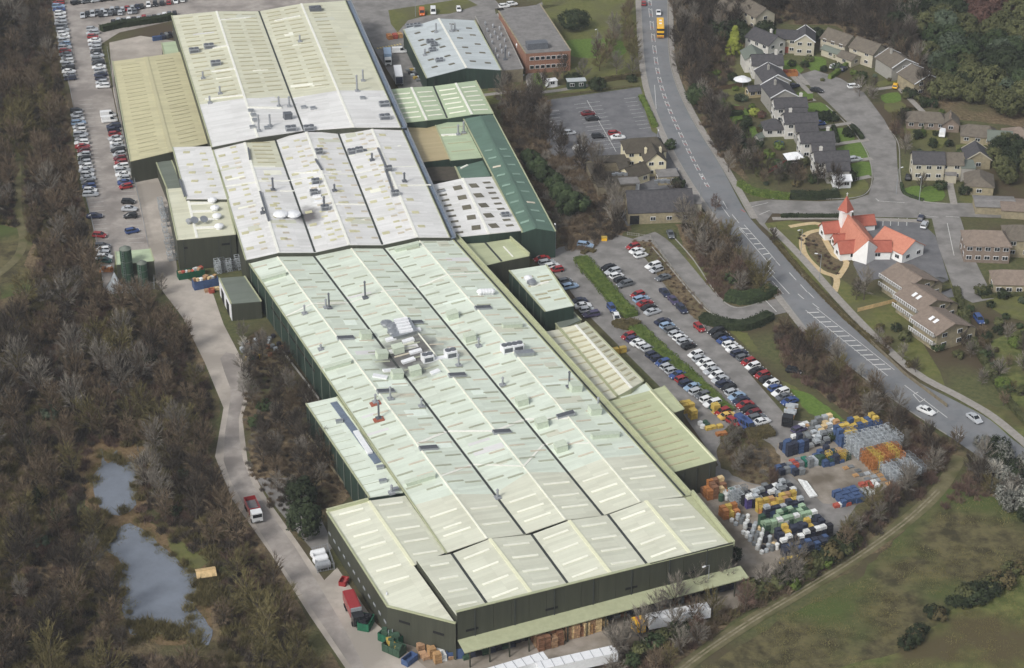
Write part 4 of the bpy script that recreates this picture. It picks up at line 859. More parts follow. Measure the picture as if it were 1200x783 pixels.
# ------------------------------------------------------------------ small buildings
YAW = math.atan2((A2.N[-1] - A2.N[0]).y, (A2.N[-1] - A2.N[0]).x)      # direction across the factory
class Bld:
    def __init__(s, name, label, cat, px, py, yaw, group=None, z=0.1):
        p = P(px, py); s.o = empty(name, (p.x, p.y, z), R(yaw), label, cat, group)
    def blk(s, cx, cy, L, W, wh, rh, wall='render', roof='slate', yaw=0, win=(2, 1), storeys=2, over=0.35, hip=0.0, door=None, chim=None, barge=None, z0=0.0, gwin=1, frame='white_metal', back=False):
        """gabled or hipped block: ridge along local x; win=(windows per long side per storey)"""
        T = Matrix.Translation((cx, cy, z0)) @ Matrix.Rotation(R(yaw), 4, 'Z')
        def add(name, mb, m, par=None):
            o = inst(name, mb.mesh(name, [M[q] for q in (m if isinstance(m, (list, tuple)) else [m])]), par or s.o, T if par is None else None); return o
        hl, hw = L / 2, W / 2
        mb = MB(); k = hip * hl if rh else 0
        A = [(-hl, -hw), (hl, -hw), (hl, hw), (-hl, hw)]
        for i in range(4):
            a, b = A[i], A[(i + 1) % 4]; pts = [(a[0], a[1], -0.1), (b[0], b[1], -0.1), (b[0], b[1], wh)]
            if i in (1, 3) and not hip and rh: pts.append((a[0], 0, wh + rh - 0.1))
            pts.append((a[0], a[1], wh)); mb.poly(pts)
        add('wall', mb, wall)
        if rh:
            e = over; dz = rh / hw * e
            for sg in (-1, 1):
                mb = MB(); y0 = sg * (hw + e); z = wh - dz
                q = [(-hl - e, y0, z), (hl + e, y0, z), (hl + e - k - (e if k else 0), 0, wh + rh), (-hl - e + k + (e if k else 0), 0, wh + rh)]
                if sg > 0: q = q[::-1]
                mb.poly(q); lo = [(a, b, c - 0.18) for a, b, c in q]; mb.poly(lo[::-1])
                for i in range(4): j = (i + 1) % 4; mb.poly([q[j], q[i], lo[i], lo[j]])
                add('roof', mb, roof)
            if hip:
                for sg in (-1, 1):
                    mb = MB(); mb.poly([(sg * (hl + e), -sg * (hw + e), wh - dz), (sg * (hl + e), sg * (hw + e), wh - dz), (sg * (hl - k), 0, wh + rh)]); add('roof', mb, roof)
            else:
                if barge:
                    for sx in (-1, 1):
                        mb = MB()
                        for sg in (-1, 1):
                            v = Vector((0, -sg * (hw + e), rh + dz)); mb.box((sx * (hl + e + .03), sg * (hw + e) / 2, (wh - dz + wh + rh) / 2), (0.12, v.length, 0.3), Matrix.Rotation(math.atan2(v.z, v.y) if True else 0, 3, 'X'))
                        add('bargeboard', mb, barge)
                mb = MB(); mb.box((0, 0, wh + rh + .04), (2 * (hl + e - k), 0.3, 0.12)); add('ridge_tiles', mb, roof)
        else:
            mb = MB(); mb.box((0, 0, wh + .1), (L + .3, W + .3, .25)); add('roof', mb, roof)
        if win:
            for st in range(storeys):
                z = 1.5 + st * 2.6
                if z > wh - 0.5: break
                def one(x, y, ang, w=1.5, h=1.15):
                    m4 = T @ (Matrix.Translation((x, y, z)) @ Matrix.Rotation(ang, 4, 'Z'))
                    f = inst('window', WINF[frame], s.o, m4); inst('pane', WINP, f, Matrix.Identity(4)); f.scale = (w / 1.5, 1, h / 1.15)
                for sg in ((-1, 1) if back else (-1,)):
                    for i in range(win[0]): one(-hl + L * (i + .5) / win[0], sg * (hw + .03), 0 if sg < 0 else math.pi)
                for sg in (-1, 1):
                    for i in range(win[1]): one(sg * (hl + .03), -hw + W * (i + .5) / win[1], math.pi / 2 * sg)
        if door:
            for (x, side, w, h, m) in door:
                mb = MB(); mb.box((x if side in 'SN' else (hl + .05) * (1 if side == 'E' else -1), (-(hw + .05) if side == 'S' else (hw + .05)) if side in 'SN' else x, h / 2), (w, .12, h) if side in 'SN' else (.12, w, h)); add('door' if w < 1.5 else 'garage_door', mb, m)
        if chim:
            for (x, y) in chim:
                zb = wh + rh * (1 - abs(y) / hw) - .3; mb = MB(); mb.box((x, y, zb + .8), (.9, .6, 1.7)); mb.box((x, y, zb + 1.7), (1.05, .75, .14)); mb.tube((x - .2, y, zb + 1.7), (x - .2, y, zb + 2.1), .12, .1, 8); mb.tube((x + .2, y, zb + 1.7), (x + .2, y, zb + 2.1), .12, .1, 8)
                add('chimney', mb, wall)
        return T
WINF = {k: MB().box((0, 0, 0), (1.5, .14, 1.15)).mesh('window', M[k]) for k in ('white_metal', 'stone_dark')}
_w = MB(); _w.box((-.36, -.03, 0), (.62, .14, .95)); _w.box((.36, -.03, 0), (.62, .14, .95)); WINP = _w.mesh('pane', M['glass'])

H = 'houses on the cul-de-sac'
b = Bld('house', 'white house with long side wall below the pale tree, left of the red garage door', 'house', 896, 62, -52, H); b.blk(0, 0, 11, 8, 5.2, 2.4, chim=[(2, 0.5)], win=(3, 2)); 
b = Bld('house', 'cream house at the head of the cul-de-sac with a dark red garage door', 'house', 930, 58, -8, H); b.blk(-2.5, 0, 7, 8, 5.2, 1.6, 'render_cream', win=(2, 1), door=[(-0.5, 'S', 2.4, 2.2, 'tile_red')]); b.blk(3.5, -1, 9, 6.5, 5.2, 2.3, 'render_cream', yaw=90, win=(1, 2), barge='white_metal')
b = Bld('house', 'brown roofed house with cream front, third from left along the cul-de-sac top', 'house', 983, 61, -48, H); b.blk(0, 0, 10.5, 7.5, 4.6, 2.6, 'render_cream', 'tile_brown', win=(3, 1)); b.blk(2, -5.5, 8, 3, 2.5, .8, 'render_cream', 'grey_roof', win=(1, 0))
b = Bld('house', 'brown roofed house with low garage wing, between two stepped brown houses', 'house', 1016, 72, -48, H); b.blk(0, 0, 10, 7.5, 4.8, 2.6, 'render_cream', 'tile_brown', win=(2, 1)); b.blk(-3, -6, 6, 5, 2.5, 1.2, 'render_cream', 'tile_brown', win=(1, 1))
b = Bld('house', 'pebbledash house with its white bargeboard gable above the short grass verge', 'house', 1049, 87, 112, H); b.blk(0, 0, 10, 9.5, 4.8, 2.4, 'render_grey', 'tile_brown', barge='white_metal', win=(2, 1), chim=[(2, 1)]); 
b = Bld('house', 'last pebbledash house on the right of the cul-de-sac top, half hidden by evergreens', 'house', 1076, 105, 112, H); b.blk(0, 0, 10, 10, 4.6, 2.4, 'stone', 'tile_brown', barge='white_metal', win=(2, 2)); b.blk(0, -8, 5, 4, 2.6, 0, 'stone', 'felt_brown', win=(1, 1))
b = Bld('house', 'small white house with pale grey roof beside the white garden canopy', 'house', 882, 80, 95, H); b.blk(0, 0, 8, 7, 4.8, 2, roof='grey_roof', win=(1, 1))
b = Bld('house', 'white gabled house whose dark roof runs across, just above the orange skip', 'house', 897, 88, 2, H); b.blk(0, 0, 10, 7.5, 5, 2.2, win=(2, 2), chim=[(3, 0)])
for (x, y, lab) in ((904, 106, 'upper of two grey houses with white bargeboard gables facing the factory'), (912, 124, 'lower of two grey houses with white bargeboard gables facing the factory')):
    b = Bld('house', lab, 'house', x, y, 100, H); b.blk(0, 0, 10.5, 8.6, 5.2, 2.3, 'render_grey', 'slate', barge='white_metal', win=(2, 1), chim=[(1, 1.2)])
for i, (x, y, lab) in enumerate(((925, 142, 'white walled house, first below the two gable fronted houses'), (937, 160, 'white walled house beside the small blue car on its drive'), (956, 183, 'white walled house above the silver estate car on its drive'), (973, 206, 'lowest white walled house of the row, nearest the side road'))):
    b = Bld('house', lab, 'house', x, y, 4, H); b.blk(0, 1.5, 10, 6.5, 5.2, 2.0, win=(3, 2), chim=[(3.5, .5)] if i % 2 == 0 else [(-3, .5)]); b.blk(1, -3.2, 6.5, 4.5, 4.2, 1.6, 'render_grey', 'slate', win=(2, 1))
b.blk(1.5, -7.2, 5, 4, 2.6, .8, 'white_metal', 'white_metal', win=(2, 1), storeys=1)
b = Bld('bungalow_annex', 'small hipped white annex behind the lower garden, beside the blue paddling pool', 'annex', 905, 156, 5, H); b.blk(0, 0, 6, 6, 2.6, 2.2, hip=.8, win=(2, 1), storeys=1)
b = Bld('conservatory', 'round fronted white conservatory beside the dark red fence', 'conservatory', 930, 191, 10); b.blk(0, 0, 5, 4, 2.3, 1.2, 'glass', 'white_metal', hip=.7, win=(4, 3), storeys=1); 
b = Bld('garden_shed', 'small pinkish shed with green base behind the two gable fronted houses', 'shed', 883, 112, 15); b.blk(0, 0, 4.5, 4, 2.4, 1, 'ochre', 'slate', win=(2, 1), storeys=1)
b = Bld('garden_shed', 'tiny white hut left of the blue paddling pool', 'hut', 889, 166, 40); b.blk(0, 0, 2, 2, 1.8, .8, 'render', 'grey_roof', win=None)
b = Bld('long_house', 'long grey roofed building among bare trees at the top of the hill', 'house', 877, 24, -62); b.blk(0, 0, 20, 8, 5, 2.6, 'render_cream', 'tile_brown', win=(5, 1)); b.blk(-4, -6, 9, 6, 4.4, 2, 'render_cream', 'tile_brown', win=(3, 1))
b = Bld('bungalow', 'long low brown bungalow behind the grass verge, right of the cul-de-sac bend', 'bungalow', 1084, 147, -8); b.blk(0, 0, 12, 7, 2.6, 2.0, 'tile_pink', 'tile_brown', hip=.3, win=(4, 1), storeys=1); b.blk(7.5, -1.5, 6, 5, 2.6, 2.0, 'tile_pink', 'tile_brown', yaw=90, win=(1, 1), storeys=1, chim=[(-2, .5)])
b = Bld('bungalow', 'grey hipped bungalow among evergreens beside the parked van', 'bungalow', 1145, 164, -12); b.blk(0, 0, 10, 7.5, 2.7, 2.2, 'stone', 'tile_brown', hip=.35, win=(3, 1), storeys=1)
b = Bld('bungalow', 'small grey bungalow with flat porch, second from the right edge of the photo', 'bungalow', 1170, 170, -10); b.blk(0, 0, 7, 7, 2.8, 1.8, 'stone', 'grey_roof', win=(2, 1), storeys=1)
b = Bld('bungalow', 'pinkish brown pyramid roofed bungalow at the right edge under the trees', 'bungalow', 1192, 169, -15); b.blk(0, 0, 10, 9, 2.8, 2.8, 'stone', 'tile_pink', hip=.9, win=(2, 1), storeys=1)
b = Bld('terrace_house', 'two storey cream terrace with eight small windows facing the side road', 'house', 1093, 206, -3); b.blk(-2, 0, 9, 7, 5.4, 2.2, 'render_cream', 'slate', win=(3, 1)); b.blk(4.5, 0.6, 7, 7, 5, 2.2, 'render_cream', 'tile_brown', win=(2, 1)); b.blk(9.5, -1, 4, 6, 4.2, 0, 'render_grey', 'grey_roof', win=(1, 1)); b.blk(4.5, -4.2, 3, 2, 2.4, 0, 'render_cream', 'felt', win=None)
b = Bld('house', 'grey roofed cottage with bright gable edge right of the cream terrace', 'house', 1143, 192, 88); b.blk(0, 0, 8, 7, 3.2, 2.4, 'stone', 'slate', barge='render_cream', win=(2, 1))
b = Bld('house', 'low grey roofed house with front path, below the cottage', 'house', 1146, 222, 80); b.blk(0, 0, 9, 8, 3.0, 2.2, 'stone', 'tile_brown', hip=.4, win=(2, 1))
b = Bld('garage_block', 'flat pale grey garage roof beside the upper right road junction', 'garage', 1164, 246, -5); b.blk(0, 0, 11, 7, 2.6, .6, 'stone', 'felt', win=None)
b = Bld('garage_block', 'flat pinkish garage roof at the right edge above the block of flats', 'garage', 1191, 250, -8); b.blk(0, 0, 9, 8, 2.6, .6, 'stone', 'tile_pink', win=None)
b = Bld('block_of_flats', 'large pinkish brown block of flats with rows of small windows', 'flats', 1166, 300, -4); b.blk(-3, 0, 12, 9, 5.2, 2.4, 'tile_pink', 'tile_pink', hip=.35, win=(5, 2), storeys=2); b.blk(8, 4, 11, 9, 5.2, 2.4, 'stone', 'tile_brown', hip=.4, win=(3, 2), storeys=3)
b = Bld('house', 'long brown roofed house with cluttered garden, below the block of flats', 'house', 1186, 338, -3); b.blk(1, 0, 13, 7.5, 3.2, 2.2, 'stone', 'tile_pink', hip=.3, win=(5, 1), storeys=1)
Tn = 'stepped flats beside the church'
for x, y, lab in ((1063, 345, 'top of three stepped brown flats with white balconies, nearest the church'), (1080, 370, 'middle of three stepped brown flats, with two roof windows'), (1100, 398, 'lowest of three stepped brown flats, nearest the blue car')):
    b = Bld('stepped_flats', lab, 'flats', x, y, -62, Tn); b.blk(0, 0, 9.2, 9.6, 5.2, 1.8, 'stone', 'tile_pink', win=(3, 2), over=.7)
    b.blk(1.5, 5.8, 6, 3.6, 3.6, 1.2, 'stone', 'tile_brown', win=(1, 1))
    for z in (2.4, 4.7):
        mb = MB(); mb.box((0, -5.5, z - .2), (9.4, 1.4, .2)); inst('balcony', mb.mesh('balcony', M['kerb']), b.o, Matrix.Identity(4))
        mb = MB(); mb.box((0, -6.15, z + .8), (9.4, .1, .12))
        for k in range(12): mb.box((-4.6 + k * .84, -6.15, z + .35), (.12, .08, .95))
        inst('balcony_rail', mb.mesh('balcony_rail', M['white_metal']), b.o, Matrix.Identity(4))
    if 'middle' in lab or 'lowest' in lab:
        for k in (-.8, .9):
            mb = MB(); mb.box((0, 0, 0), (.9, 1.5, .12)); inst('roof_window', mb.mesh('roof_window', M['white_metal']), b.o, Matrix.Translation((k, -2.4, 6.25)) @ Matrix.Rotation(R(22), 4, 'X'))

# church with its spire and hall
ch = Hall('church', 'white church with steep orange tiled roof and a little red spire', 'church', [(978, 264, 1000, 297, 2.2), (992.5, 250.8, 1018, 281.5, 7.4), (1008, 259.5, 1033, 292, 2.2)], m='mint', wall='church_white', ridge='tile_orange', walls='LRFB', edge=None)
for c in list(ch.o.children):
    if c.name.startswith('roof_slope'): c.data.materials[0] = M['tile_orange']
ya = (ch.N[1] - ch.F[1]); ya.z = 0; yaw = math.degrees(math.atan2(ya.y, ya.x))
b = Bld.__new__(Bld); b.o = ch.o
Lr = ch.o.location; tw = ch.F[1] - Lr
mb = MB(); mb.box((tw.x - .3, tw.y + .6, 4.2), (2.6, 2.6, 8.4), Matrix.Rotation(R(yaw), 3, 'Z')); mb.build('tower', M['church_white'], None).parent = ch.o
mb = MB(); mb.tube((tw.x - .3, tw.y + .6, 8.4), (tw.x - .3, tw.y + .6, 12.6), 2.3, .05, 4, cap=False); mb.build('spire', M['tile_red'], None).parent = ch.o
mb = MB(); mb.box((tw.x - .3, tw.y + .6, 8.35), (3.2, 3.2, .2), Matrix.Rotation(R(yaw), 3, 'Z')); mb.build('tower_cornice', M['white_metal'], None).parent = ch.o
mb = MB(); mb.box((tw.x - .3, tw.y + .6, 13.0), (.12, .12, 1.2)); mb.box((tw.x - .3, tw.y + .6, 13.2), (.6, .1, .1)); mb.build('cross', M['white_metal'], None).parent = ch.o
def wing(px, py, L, W, wh, rh, yw, roof='tile_red'):
    q = P(px, py) - Lr; b.blk(q.x, q.y, L, W, wh, rh, 'church_white', roof, yaw=yw, win=(1, 1), storeys=1)
wing(995, 300, 7, 5, 2.6, 2.2, yaw + 90); wing(975, 277, 6, 4.5, 2.6, 2.0, yaw + 90); wing(1006, 268, 8, 4, 2.2, 1.8, yaw + 90); wing(984, 288, 4, 3, 2.0, 1.6, yaw + 90, 'tile_red')
fnr = (ch.N[2] - ch.N[0]); fnr.z = 0; fnr.normalize(); nn = Vector((fnr.y, -fnr.x, 0)); mid = (ch.N[0] + ch.N[2]) / 2
mb = MB(); c = mid + fnr * .6 + nn * .1; Mx3 = Matrix((fnr, nn, Vector((0, 0, 1)))).transposed(); mb.box((c.x, c.y, 3.6), (1.6, .12, 1.6), Mx3); mb.build('window', M['glass'], ch.o)
hb = Bld('church_hall', 'white church hall with orange tiled roof joined by a red roofed link', 'church hall', 1052, 296, -52); hb.blk(0, 0, 10.5, 8.5, 3.1, 2.6, 'church_white', 'tile_orange', win=(3, 2), storeys=1)
hb.blk(-2, -6.5, 7, 4, 2.8, 2.0, 'church_white', 'tile_red', yaw=52, win=(1, 0), storeys=1)
# pub
pub = Bld('pub_barn', 'long dark roofed stone barn at the pub, beside the pub yard', 'barn', 771, 252, 5); pub.blk(0, 0, 18.5, 11, 3.6, 4.2, 'stone', 'slate', win=(4, 1), storeys=1, over=.2, door=[(-7.5, 'S', 2.6, 2.6, 'black')]); pub.blk(10.5, 1, 3, 6, 3.8, 0, 'render_cream', 'felt', win=None)
pub = Bld('pub', 'cream stone pub with two big chimneys and brown hipped roofs', 'pub', 757, 196, 8)
pub.blk(0, 4.5, 12, 9, 5.0, 2.6, 'render_bright', 'felt_brown', hip=.35, win=(4, 1)); pub.blk(1.5, -3.0, 8, 6, 4.8, 2.6, 'render_bright', 'felt_brown', yaw=90, win=(1, 2), chim=[(1, 2.2), (1, -2.2)])
pub.blk(-5.5, -9, 7, 6, 3.0, 2.0, 'render_bright', 'felt_brown', win=(2, 1), yaw=30, storeys=1); pub.blk(4, -11, 6, 5, 2.6, 0, 'stone', 'felt', win=(2, 1), storeys=1)
pb = Bld('flat_roofed_extension', 'brown flat roofed pub extension with a dark sunken yard in it', 'extension', 719, 213, 8); 
for (cx, cy, L_, W_) in ((-1, -5, 11, 10), (1, 9, 10, 5), (-5.6, 3, 2.5, 8), (3.5, 3, 3, 8)): pb.blk(cx, cy, L_, W_, 3.0 + (cx + 6) * .01, 0, 'stone_dark', 'felt_brown', win=None)
pb.blk(3, -7.6, 5.5, 4, 3.4, 0, 'grey_metal', 'felt', win=None)
for (x, y, w_, d_, m_) in ((700, 205, 2.2, 13, 'stone'), ): 
    mb = MB(); c = P(x, y, 0); mb.box((c.x, c.y, .9), (w_, d_, 1.8), Matrix.Rotation(R(24), 3, 'Z')); tag(mb.build('ramp_wall', M[m_], origin=c), 'broad sandstone ramp wall left of the flat roofed pub extension', 'wall')
mb = MB()
for k in range(5): 
    mb.box((k * .9 - 2.0, (k % 2) * .5, .5), (1.1, .8, .7)); mb.box((k * .9 - 2.0, (k % 2) * .5, 0.85 + k * .03), (1.0, .7, .3))
o = mb.mesh('kitchen_unit', M['steel'])
for k, (x, y, lab) in enumerate(((777, 215, 'cluster of steel kitchen plant on the low pub roof'), (727, 207, 'pile of pale sheets and steel plant on the flat pub roof'))):
    r = bpy.data.objects.new('kitchen_plant', o); COL.objects.link(r); r.location = P(x, y, 3.0) ; tag(r, lab, 'roof plant')

# silos and their shed
s_ = Hall('silo_shed', 'olive roofed open shed between the two dark green silos', 'shed', [(135, 295, 136.5, 310, 6), (176, 291.5, 180.5, 305.5, 6.2)], m='lgreen', wall='clad')
for x, y, h, r_, lab in ((151, 333, 10.5, 1.55, 'taller dark green silo with domed top at the left of the shed'), (168.5, 333, 6.3, 1.3, 'shorter dark green silo at the right of the shed')):
    c = P(x, y); o = empty('silo', c, 0, lab, 'silo'); mb = MB(); mb.tube((0, 0, 0), (0, 0, h), r_, r_, 20); mb.build('tank', M['c_green'], None, smooth=False).parent = o
    mb = MB(); mb.tube((0, 0, h), (0, 0, h + .7), r_, r_ * .35, 20); mb.build('dome', M['grey_roof'], None).parent = o
    mb = MB()
    for k in range(int(h / .5)): mb.box((-r_ * .3, -r_ - .15, .3 + k * .5), (.5, .06, .06))
    mb.box((-r_ * .3 - .25, -r_ - .15, h / 2), (.06, .06, h)); mb.box((-r_ * .3 + .25, -r_ - .15, h / 2), (.06, .06, h)); mb.build('ladder', M['steel'], None).parent = o
    mb = MB()
    for z in (h * .33, h * .66, h - .1): mb = MB(); mb.tube((0, 0, z), (0, 0, z + .15), r_ * 1.03, r_ * 1.03, 20); mb.build('band', M['grey_roof'], None).parent = o
def fence(px, label, h=2.2, m='steel', sp=2.5, name='palisade_fence', cat='fence', slats=True, z=0.08, board=None):
    pts = [P(x, y) for x, y in px]; c = pts[len(pts) // 2].copy(); c.z = 0; o = empty(name, c, 0, label, cat); post = MB().box((0, 0, h / 2), (.09, .09, h)).mesh('post', M[m])
    cnt = 0; pan = {}
    for a, b_ in zip(pts, pts[1:]):
        d = b_ - a; n = max(1, round(d.length / sp)); ang = math.atan2(d.y, d.x)
        step = d.length / n; key = round(step, 2)
        if key not in pan:
            mb = MB()
            if board: mb.box((0, 0, h * .5), (step - .1, .06, h * .9))
            else:
                for z_ in (.25, h - .2): mb.box((0, 0, z_), (step, .04, .06))
                for k in range(7): mb.box((-step / 2 + step * (k + .5) / 7, 0, h / 2), (.05, .03, h - .1))
            pan[key] = mb.mesh('panel', M[m])
        for i in range(n):
            q = a.lerp(b_, i / n); mid = a.lerp(b_, (i + .5) / n); cnt += 1
            if cnt < 150: inst('post', post, o, loc=q - c + Vector((0, 0, z))); inst('panel', pan[key], o, loc=mid - c + Vector((0, 0, z)), rz=ang)
    return o
fence([(134, 327), (135, 342), (160, 345), (181, 339), (181, 325)], 'grey mesh fence around the two dark green silos', m='grey_metal')
fence([(66, 30), (80, 95), (86, 125), (100, 230), (118, 300), (122, 345)], 'thin fence along the wood edge of the left car park', 1.4, 'grey_metal', 4)
fence([(126, 60), (131, 90), (140, 140), (152, 190), (164, 240), (174, 290)], 'fence between the left car park and the factory road', 1.6, 'grey_metal', 3)
fence([(735, 276), (762, 280), (790, 320), (815, 350), (838, 372), (858, 384)], 'low fence between the upper parked cars and the curved access road', 1.1, 'kerb', 3)
fence([(328, 409), (374, 470)], 'pale low wall rail beside the west wall of the main hall', .9, 'kerb', 3, board=1)
fence([(356, 505), (414, 585)], 'pale low wall along the foot of the mint lean-to', 1.0, 'stone', 3, board=1, name='low_wall', cat='wall')
fence([(905, 275), (940, 325), (1000, 383), (1060, 440), (1110, 478)], 'stone boundary wall along the far side of the main road', 1.0, 'stone_dark', 4, board=1, name='stone_wall', cat='wall')
fence([(990, 185), (935, 186), (900, 204)], 'dark red garden fence behind the lower houses', 1.6, 'tile_red', 2.5, board=1, name='garden_fence')
fence([(833, 108), (870, 102)], 'brown garden fence across the upper back gardens', 1.6, 'fence_wood', 2.5, board=1, name='garden_fence')
fence([(838, 128), (872, 130)], 'brown garden fence across the middle back gardens', 1.6, 'fence_wood', 2.5, board=1, name='garden_fence')
fence([(1005, 366), (1060, 352)], 'pale fence across the lawn below the stepped flats', 1.2, 'timber_pale', 2.5, board=1, name='garden_fence')
fence([(640, 116), (750, 101)], 'hedge side fence along the top of the pub car park', 1.0, 'fence_wood', 3)

# lamp posts
def lamp(px, py, lab, h=8):
    c = P(px, py); o = empty('street_lamp', c, rng.uniform(0, 6), lab, 'street lamp', 'street lamps')
    mb = MB(); mb.tube((0, 0, 0), (0, 0, h), .1, .06, 6); mb.tube((0, 0, h), (1.2, 0, h + .2), .05, .05, 5); mb.build('pole', M['grey_metal'], None).parent = o
    mb = MB(); mb.box((1.4, 0, h + .2), (.8, .3, .16)); mb.build('lamp_head', M['white_metal'], None).parent = o
for x, y, lab in ((651, 297, 'street lamp at the corner of the long dark green shed'), (820, 240, 'street lamp beside the main road at the pub barn'), (1077, 236, 'street lamp on the verge in front of the cream terrace'), (960, 330, 'street lamp on the grass beside the church path'), (1050, 228, 'street lamp at the mouth of the cul-de-sac'), (938, 300, 'street lamp on the pavement left of the church'),
                  (487, 20, 'street lamp beside the dark fence at the top yard'), (455, 730, 'street lamp at the cut-off corner of the front hall'), (700, 60, 'street lamp on the lawn by the brick office'), (770, 180, 'street lamp beside the pub car park exit'), (829, 700, 'street lamp at the right end of the canopy')):
    lamp(x, y, lab)
# ------------------------------------------------------------------ vehicles
def car_meshes(kind):
    """side profile lofted: returns body, glass builders (metres, x forward)"""
    prof = dict(hatchback=(4.0, .85, [(-1.9, .9), (-1.6, 1.42), (.35, 1.45), (1.15, .95)]), saloon=(4.6, .88, [(-1.55, .95), (-.95, 1.38), (.35, 1.42), (1.2, .95)]),
                estate=(4.6, .9, [(-2.2, .95), (-2.0, 1.45), (.3, 1.47), (1.15, .97)]), van=(5.0, 1.0, [(-2.4, 1.0), (-2.38, 1.95), (1.1, 1.95), (1.7, 1.1)]))[kind]
    L, hw, cab = prof; hl = L / 2; b = MB()
    zb = cab[0][1]
    secs = [(-hl, .45, .70, .72), (-hl + .12, .30, zb - .06, .80), (-hl + .5, .25, zb, .86), (0, .25, zb, .88), (cab[3][0], .25, zb - .0, .88), (hl - .45, .28, zb - .16, .84), (hl - .1, .32, .68, .76), (hl, .42, .58, .68)]
    n0 = len(b.v)
    for (x, z0, z1, w) in secs:
        w = w * hw / .85
        b.v += [(x, -w * .96, z0), (x, -w, (z0 + z1) * .55), (x, -w * .90, z1), (x, w * .90, z1), (x, w, (z0 + z1) * .55), (x, w * .96, z0)]
    for i in range(len(secs) - 1):
        for j in range(6):
            k = (j + 1) % 6; a = n0 + i * 6; b.f.append((a + j, a + k, a + 6 + k, a + 6 + j)); b.m.append(0); b.uv.append([(0, 0)] * 4)
    for i, rev in ((0, 0), (len(secs) - 1, 1)):
        q = [n0 + i * 6 + j for j in range(6)]; b.f.append(tuple(q[::-1] if rev else q)); b.m.append(0); b.uv.append([(0, 0)] * 6)
    # roof panel and pillars
    (x0, z0), (x1, z1), (x2, z2), (x3, z3) = cab
    wr = hw * .74; wb = hw * .90
    b.prism([Vector((x1, -wr)), Vector((x2, -wr)), Vector((x2, wr)), Vector((x1, wr))], z1 - .05, z1 + .03)
    if kind == 'van':
        b.prism([Vector((x0, -wb)), Vector((.3, -wb)), Vector((.3, wb)), Vector((x0, wb))], z0 - .05, z1)
    for sx, sz, tx, tz in ((x0, z0, x1, z1), (x3, z3, x2, z2), (-.35, z0, -.35, z1)):
        for sg in (-1, 1): b.tube((sx, sg * wb, sz), (tx, sg * wr, tz), .06, .05, 4, cap=False)
    g = MB(); s = .015
    q0 = [(x0 + s, -wb + s, z0 - .02), (x3 - s, -wb + s, z3 - .02), (x3 - s, wb - s, z3 - .02), (x0 + s, wb - s, z0 - .02)]
    q1 = [(x1 + s, -wr + s, z1 - .03), (x2 - s, -wr + s, z2 - .03), (x2 - s, wr - s, z2 - .03), (x1 + s, wr - s, z1 - .03)]
    for i in range(4): j = (i + 1) % 4; g.poly([q0[i], q0[j], q1[j], q1[i]])
    return b, g, hl
WHEEL = MB().tube((0, -.1, 0), (0, .1, 0), .31, .31, 12).mesh('wheel', M['black'])
HEAD = MB().box((0, 0, 0), (.1, .34, .16)).mesh('headlight', M['white_metal'])
_cm = {}
def car_proto(kind, col):
    if (kind, col) not in _cm:
        b, g, hl = car_meshes(kind); _cm[(kind, col)] = (b.mesh('body', M['car_' + col]), _cm[kind] if kind in _cm else g.mesh('windows', M['glass']), hl)
    return _cm[(kind, col)]
def car(px, py, vec, col, kind, label, group, z=.1, name='parked_car'):
    c = P(px, py); a, b_ = P(px - vec[0], py - vec[1]), P(px + vec[0], py + vec[1]); d = b_ - a
    bm_, gm, hl = car_proto(kind, col); o = empty(name, (c.x, c.y, z), math.atan2(d.y, d.x), label, 'van' if kind == 'van' else 'car', group)
    inst('body', bm_, o); inst('windows', gm, o)
    for sx in (-1, 1):
        for sy in (-1, 1): inst('wheel', WHEEL, o, loc=(sx * hl * .62, sy * .78, .31))
    for sy in (-1, 1): inst('headlight', HEAD, o, loc=(hl - .06, sy * .56, .62))
    return o
CC = dict(s='silver', w='white', k='black', g='grey', b='blue', r='red', n='navy', y='gold', l='pale_blue', t='green', m='maroon', p='purple')
ONES = 'zeroth first second third fourth fifth sixth seventh eighth ninth tenth eleventh twelfth thirteenth fourteenth fifteenth sixteenth seventeenth eighteenth nineteenth'.split()
def ordn(n):
    if n < 20: return ONES[n]
    t = {2: 'twent', 3: 'thirt', 4: 'fort'}[n // 10]
    return t + 'ieth' if n % 10 == 0 else t + 'y-' + ONES[n % 10]
crng = random.Random(11)
KK = ['hatchback', 'hatchback', 'saloon', 'estate']
def row(a, b_, cols, vec, where, start, jit=.5, group=None, flip=.5):
    n = len(cols); k = 0
    for i, ch_ in enumerate(cols):
        if ch_ == '-': continue
        k += 1; t = i / max(1, n - 1); x = a[0] + (b_[0] - a[0]) * t; y = a[1] + (b_[1] - a[1]) * t
        j = crng.uniform(-jit, jit); kind = crng.choice(KK); col = CC[ch_]; sg = 1 if crng.random() > flip else -1
        v = (vec[0] * sg, (vec[1] + crng.uniform(-.05, .05)) * sg)
        car(x + vec[0] * j, y + vec[1] * j, v, col, kind, '%s %s, %s from %s of %s' % (col.replace('_', ' '), kind, ordn(k), start, where), group or 'cars in ' + where)
row((68.5, 5), (82.3, 94), 'rlbwwssgswwslsrgswskwsngr'[:23], (1, -.06), 'the outer left parking row', 'top')
row((90, 132), (106.5, 230), 'kswlswsswrmskswswsgbws', (1, -.08), 'the lower outer left parking row', 'top')
row((108, 36), (120.5, 103), 'ssrwssksgkwsnnsw', (1, -.06), 'the inner left parking row', 'top')
row((133, 150), (147.5, 221), 'nnrswsksmrwswsbr', (1, -.12), 'the lower inner left parking row', 'top')
row((120, 291), (123, 308), 'gwswt', (1, -.02), 'the short row of five beside the silos', 'top', .1)
row((150.5, 238.6), (153, 255.5), 'ksk', (1, -.02), 'the trio of dark cars by the factory road', 'top', .1)
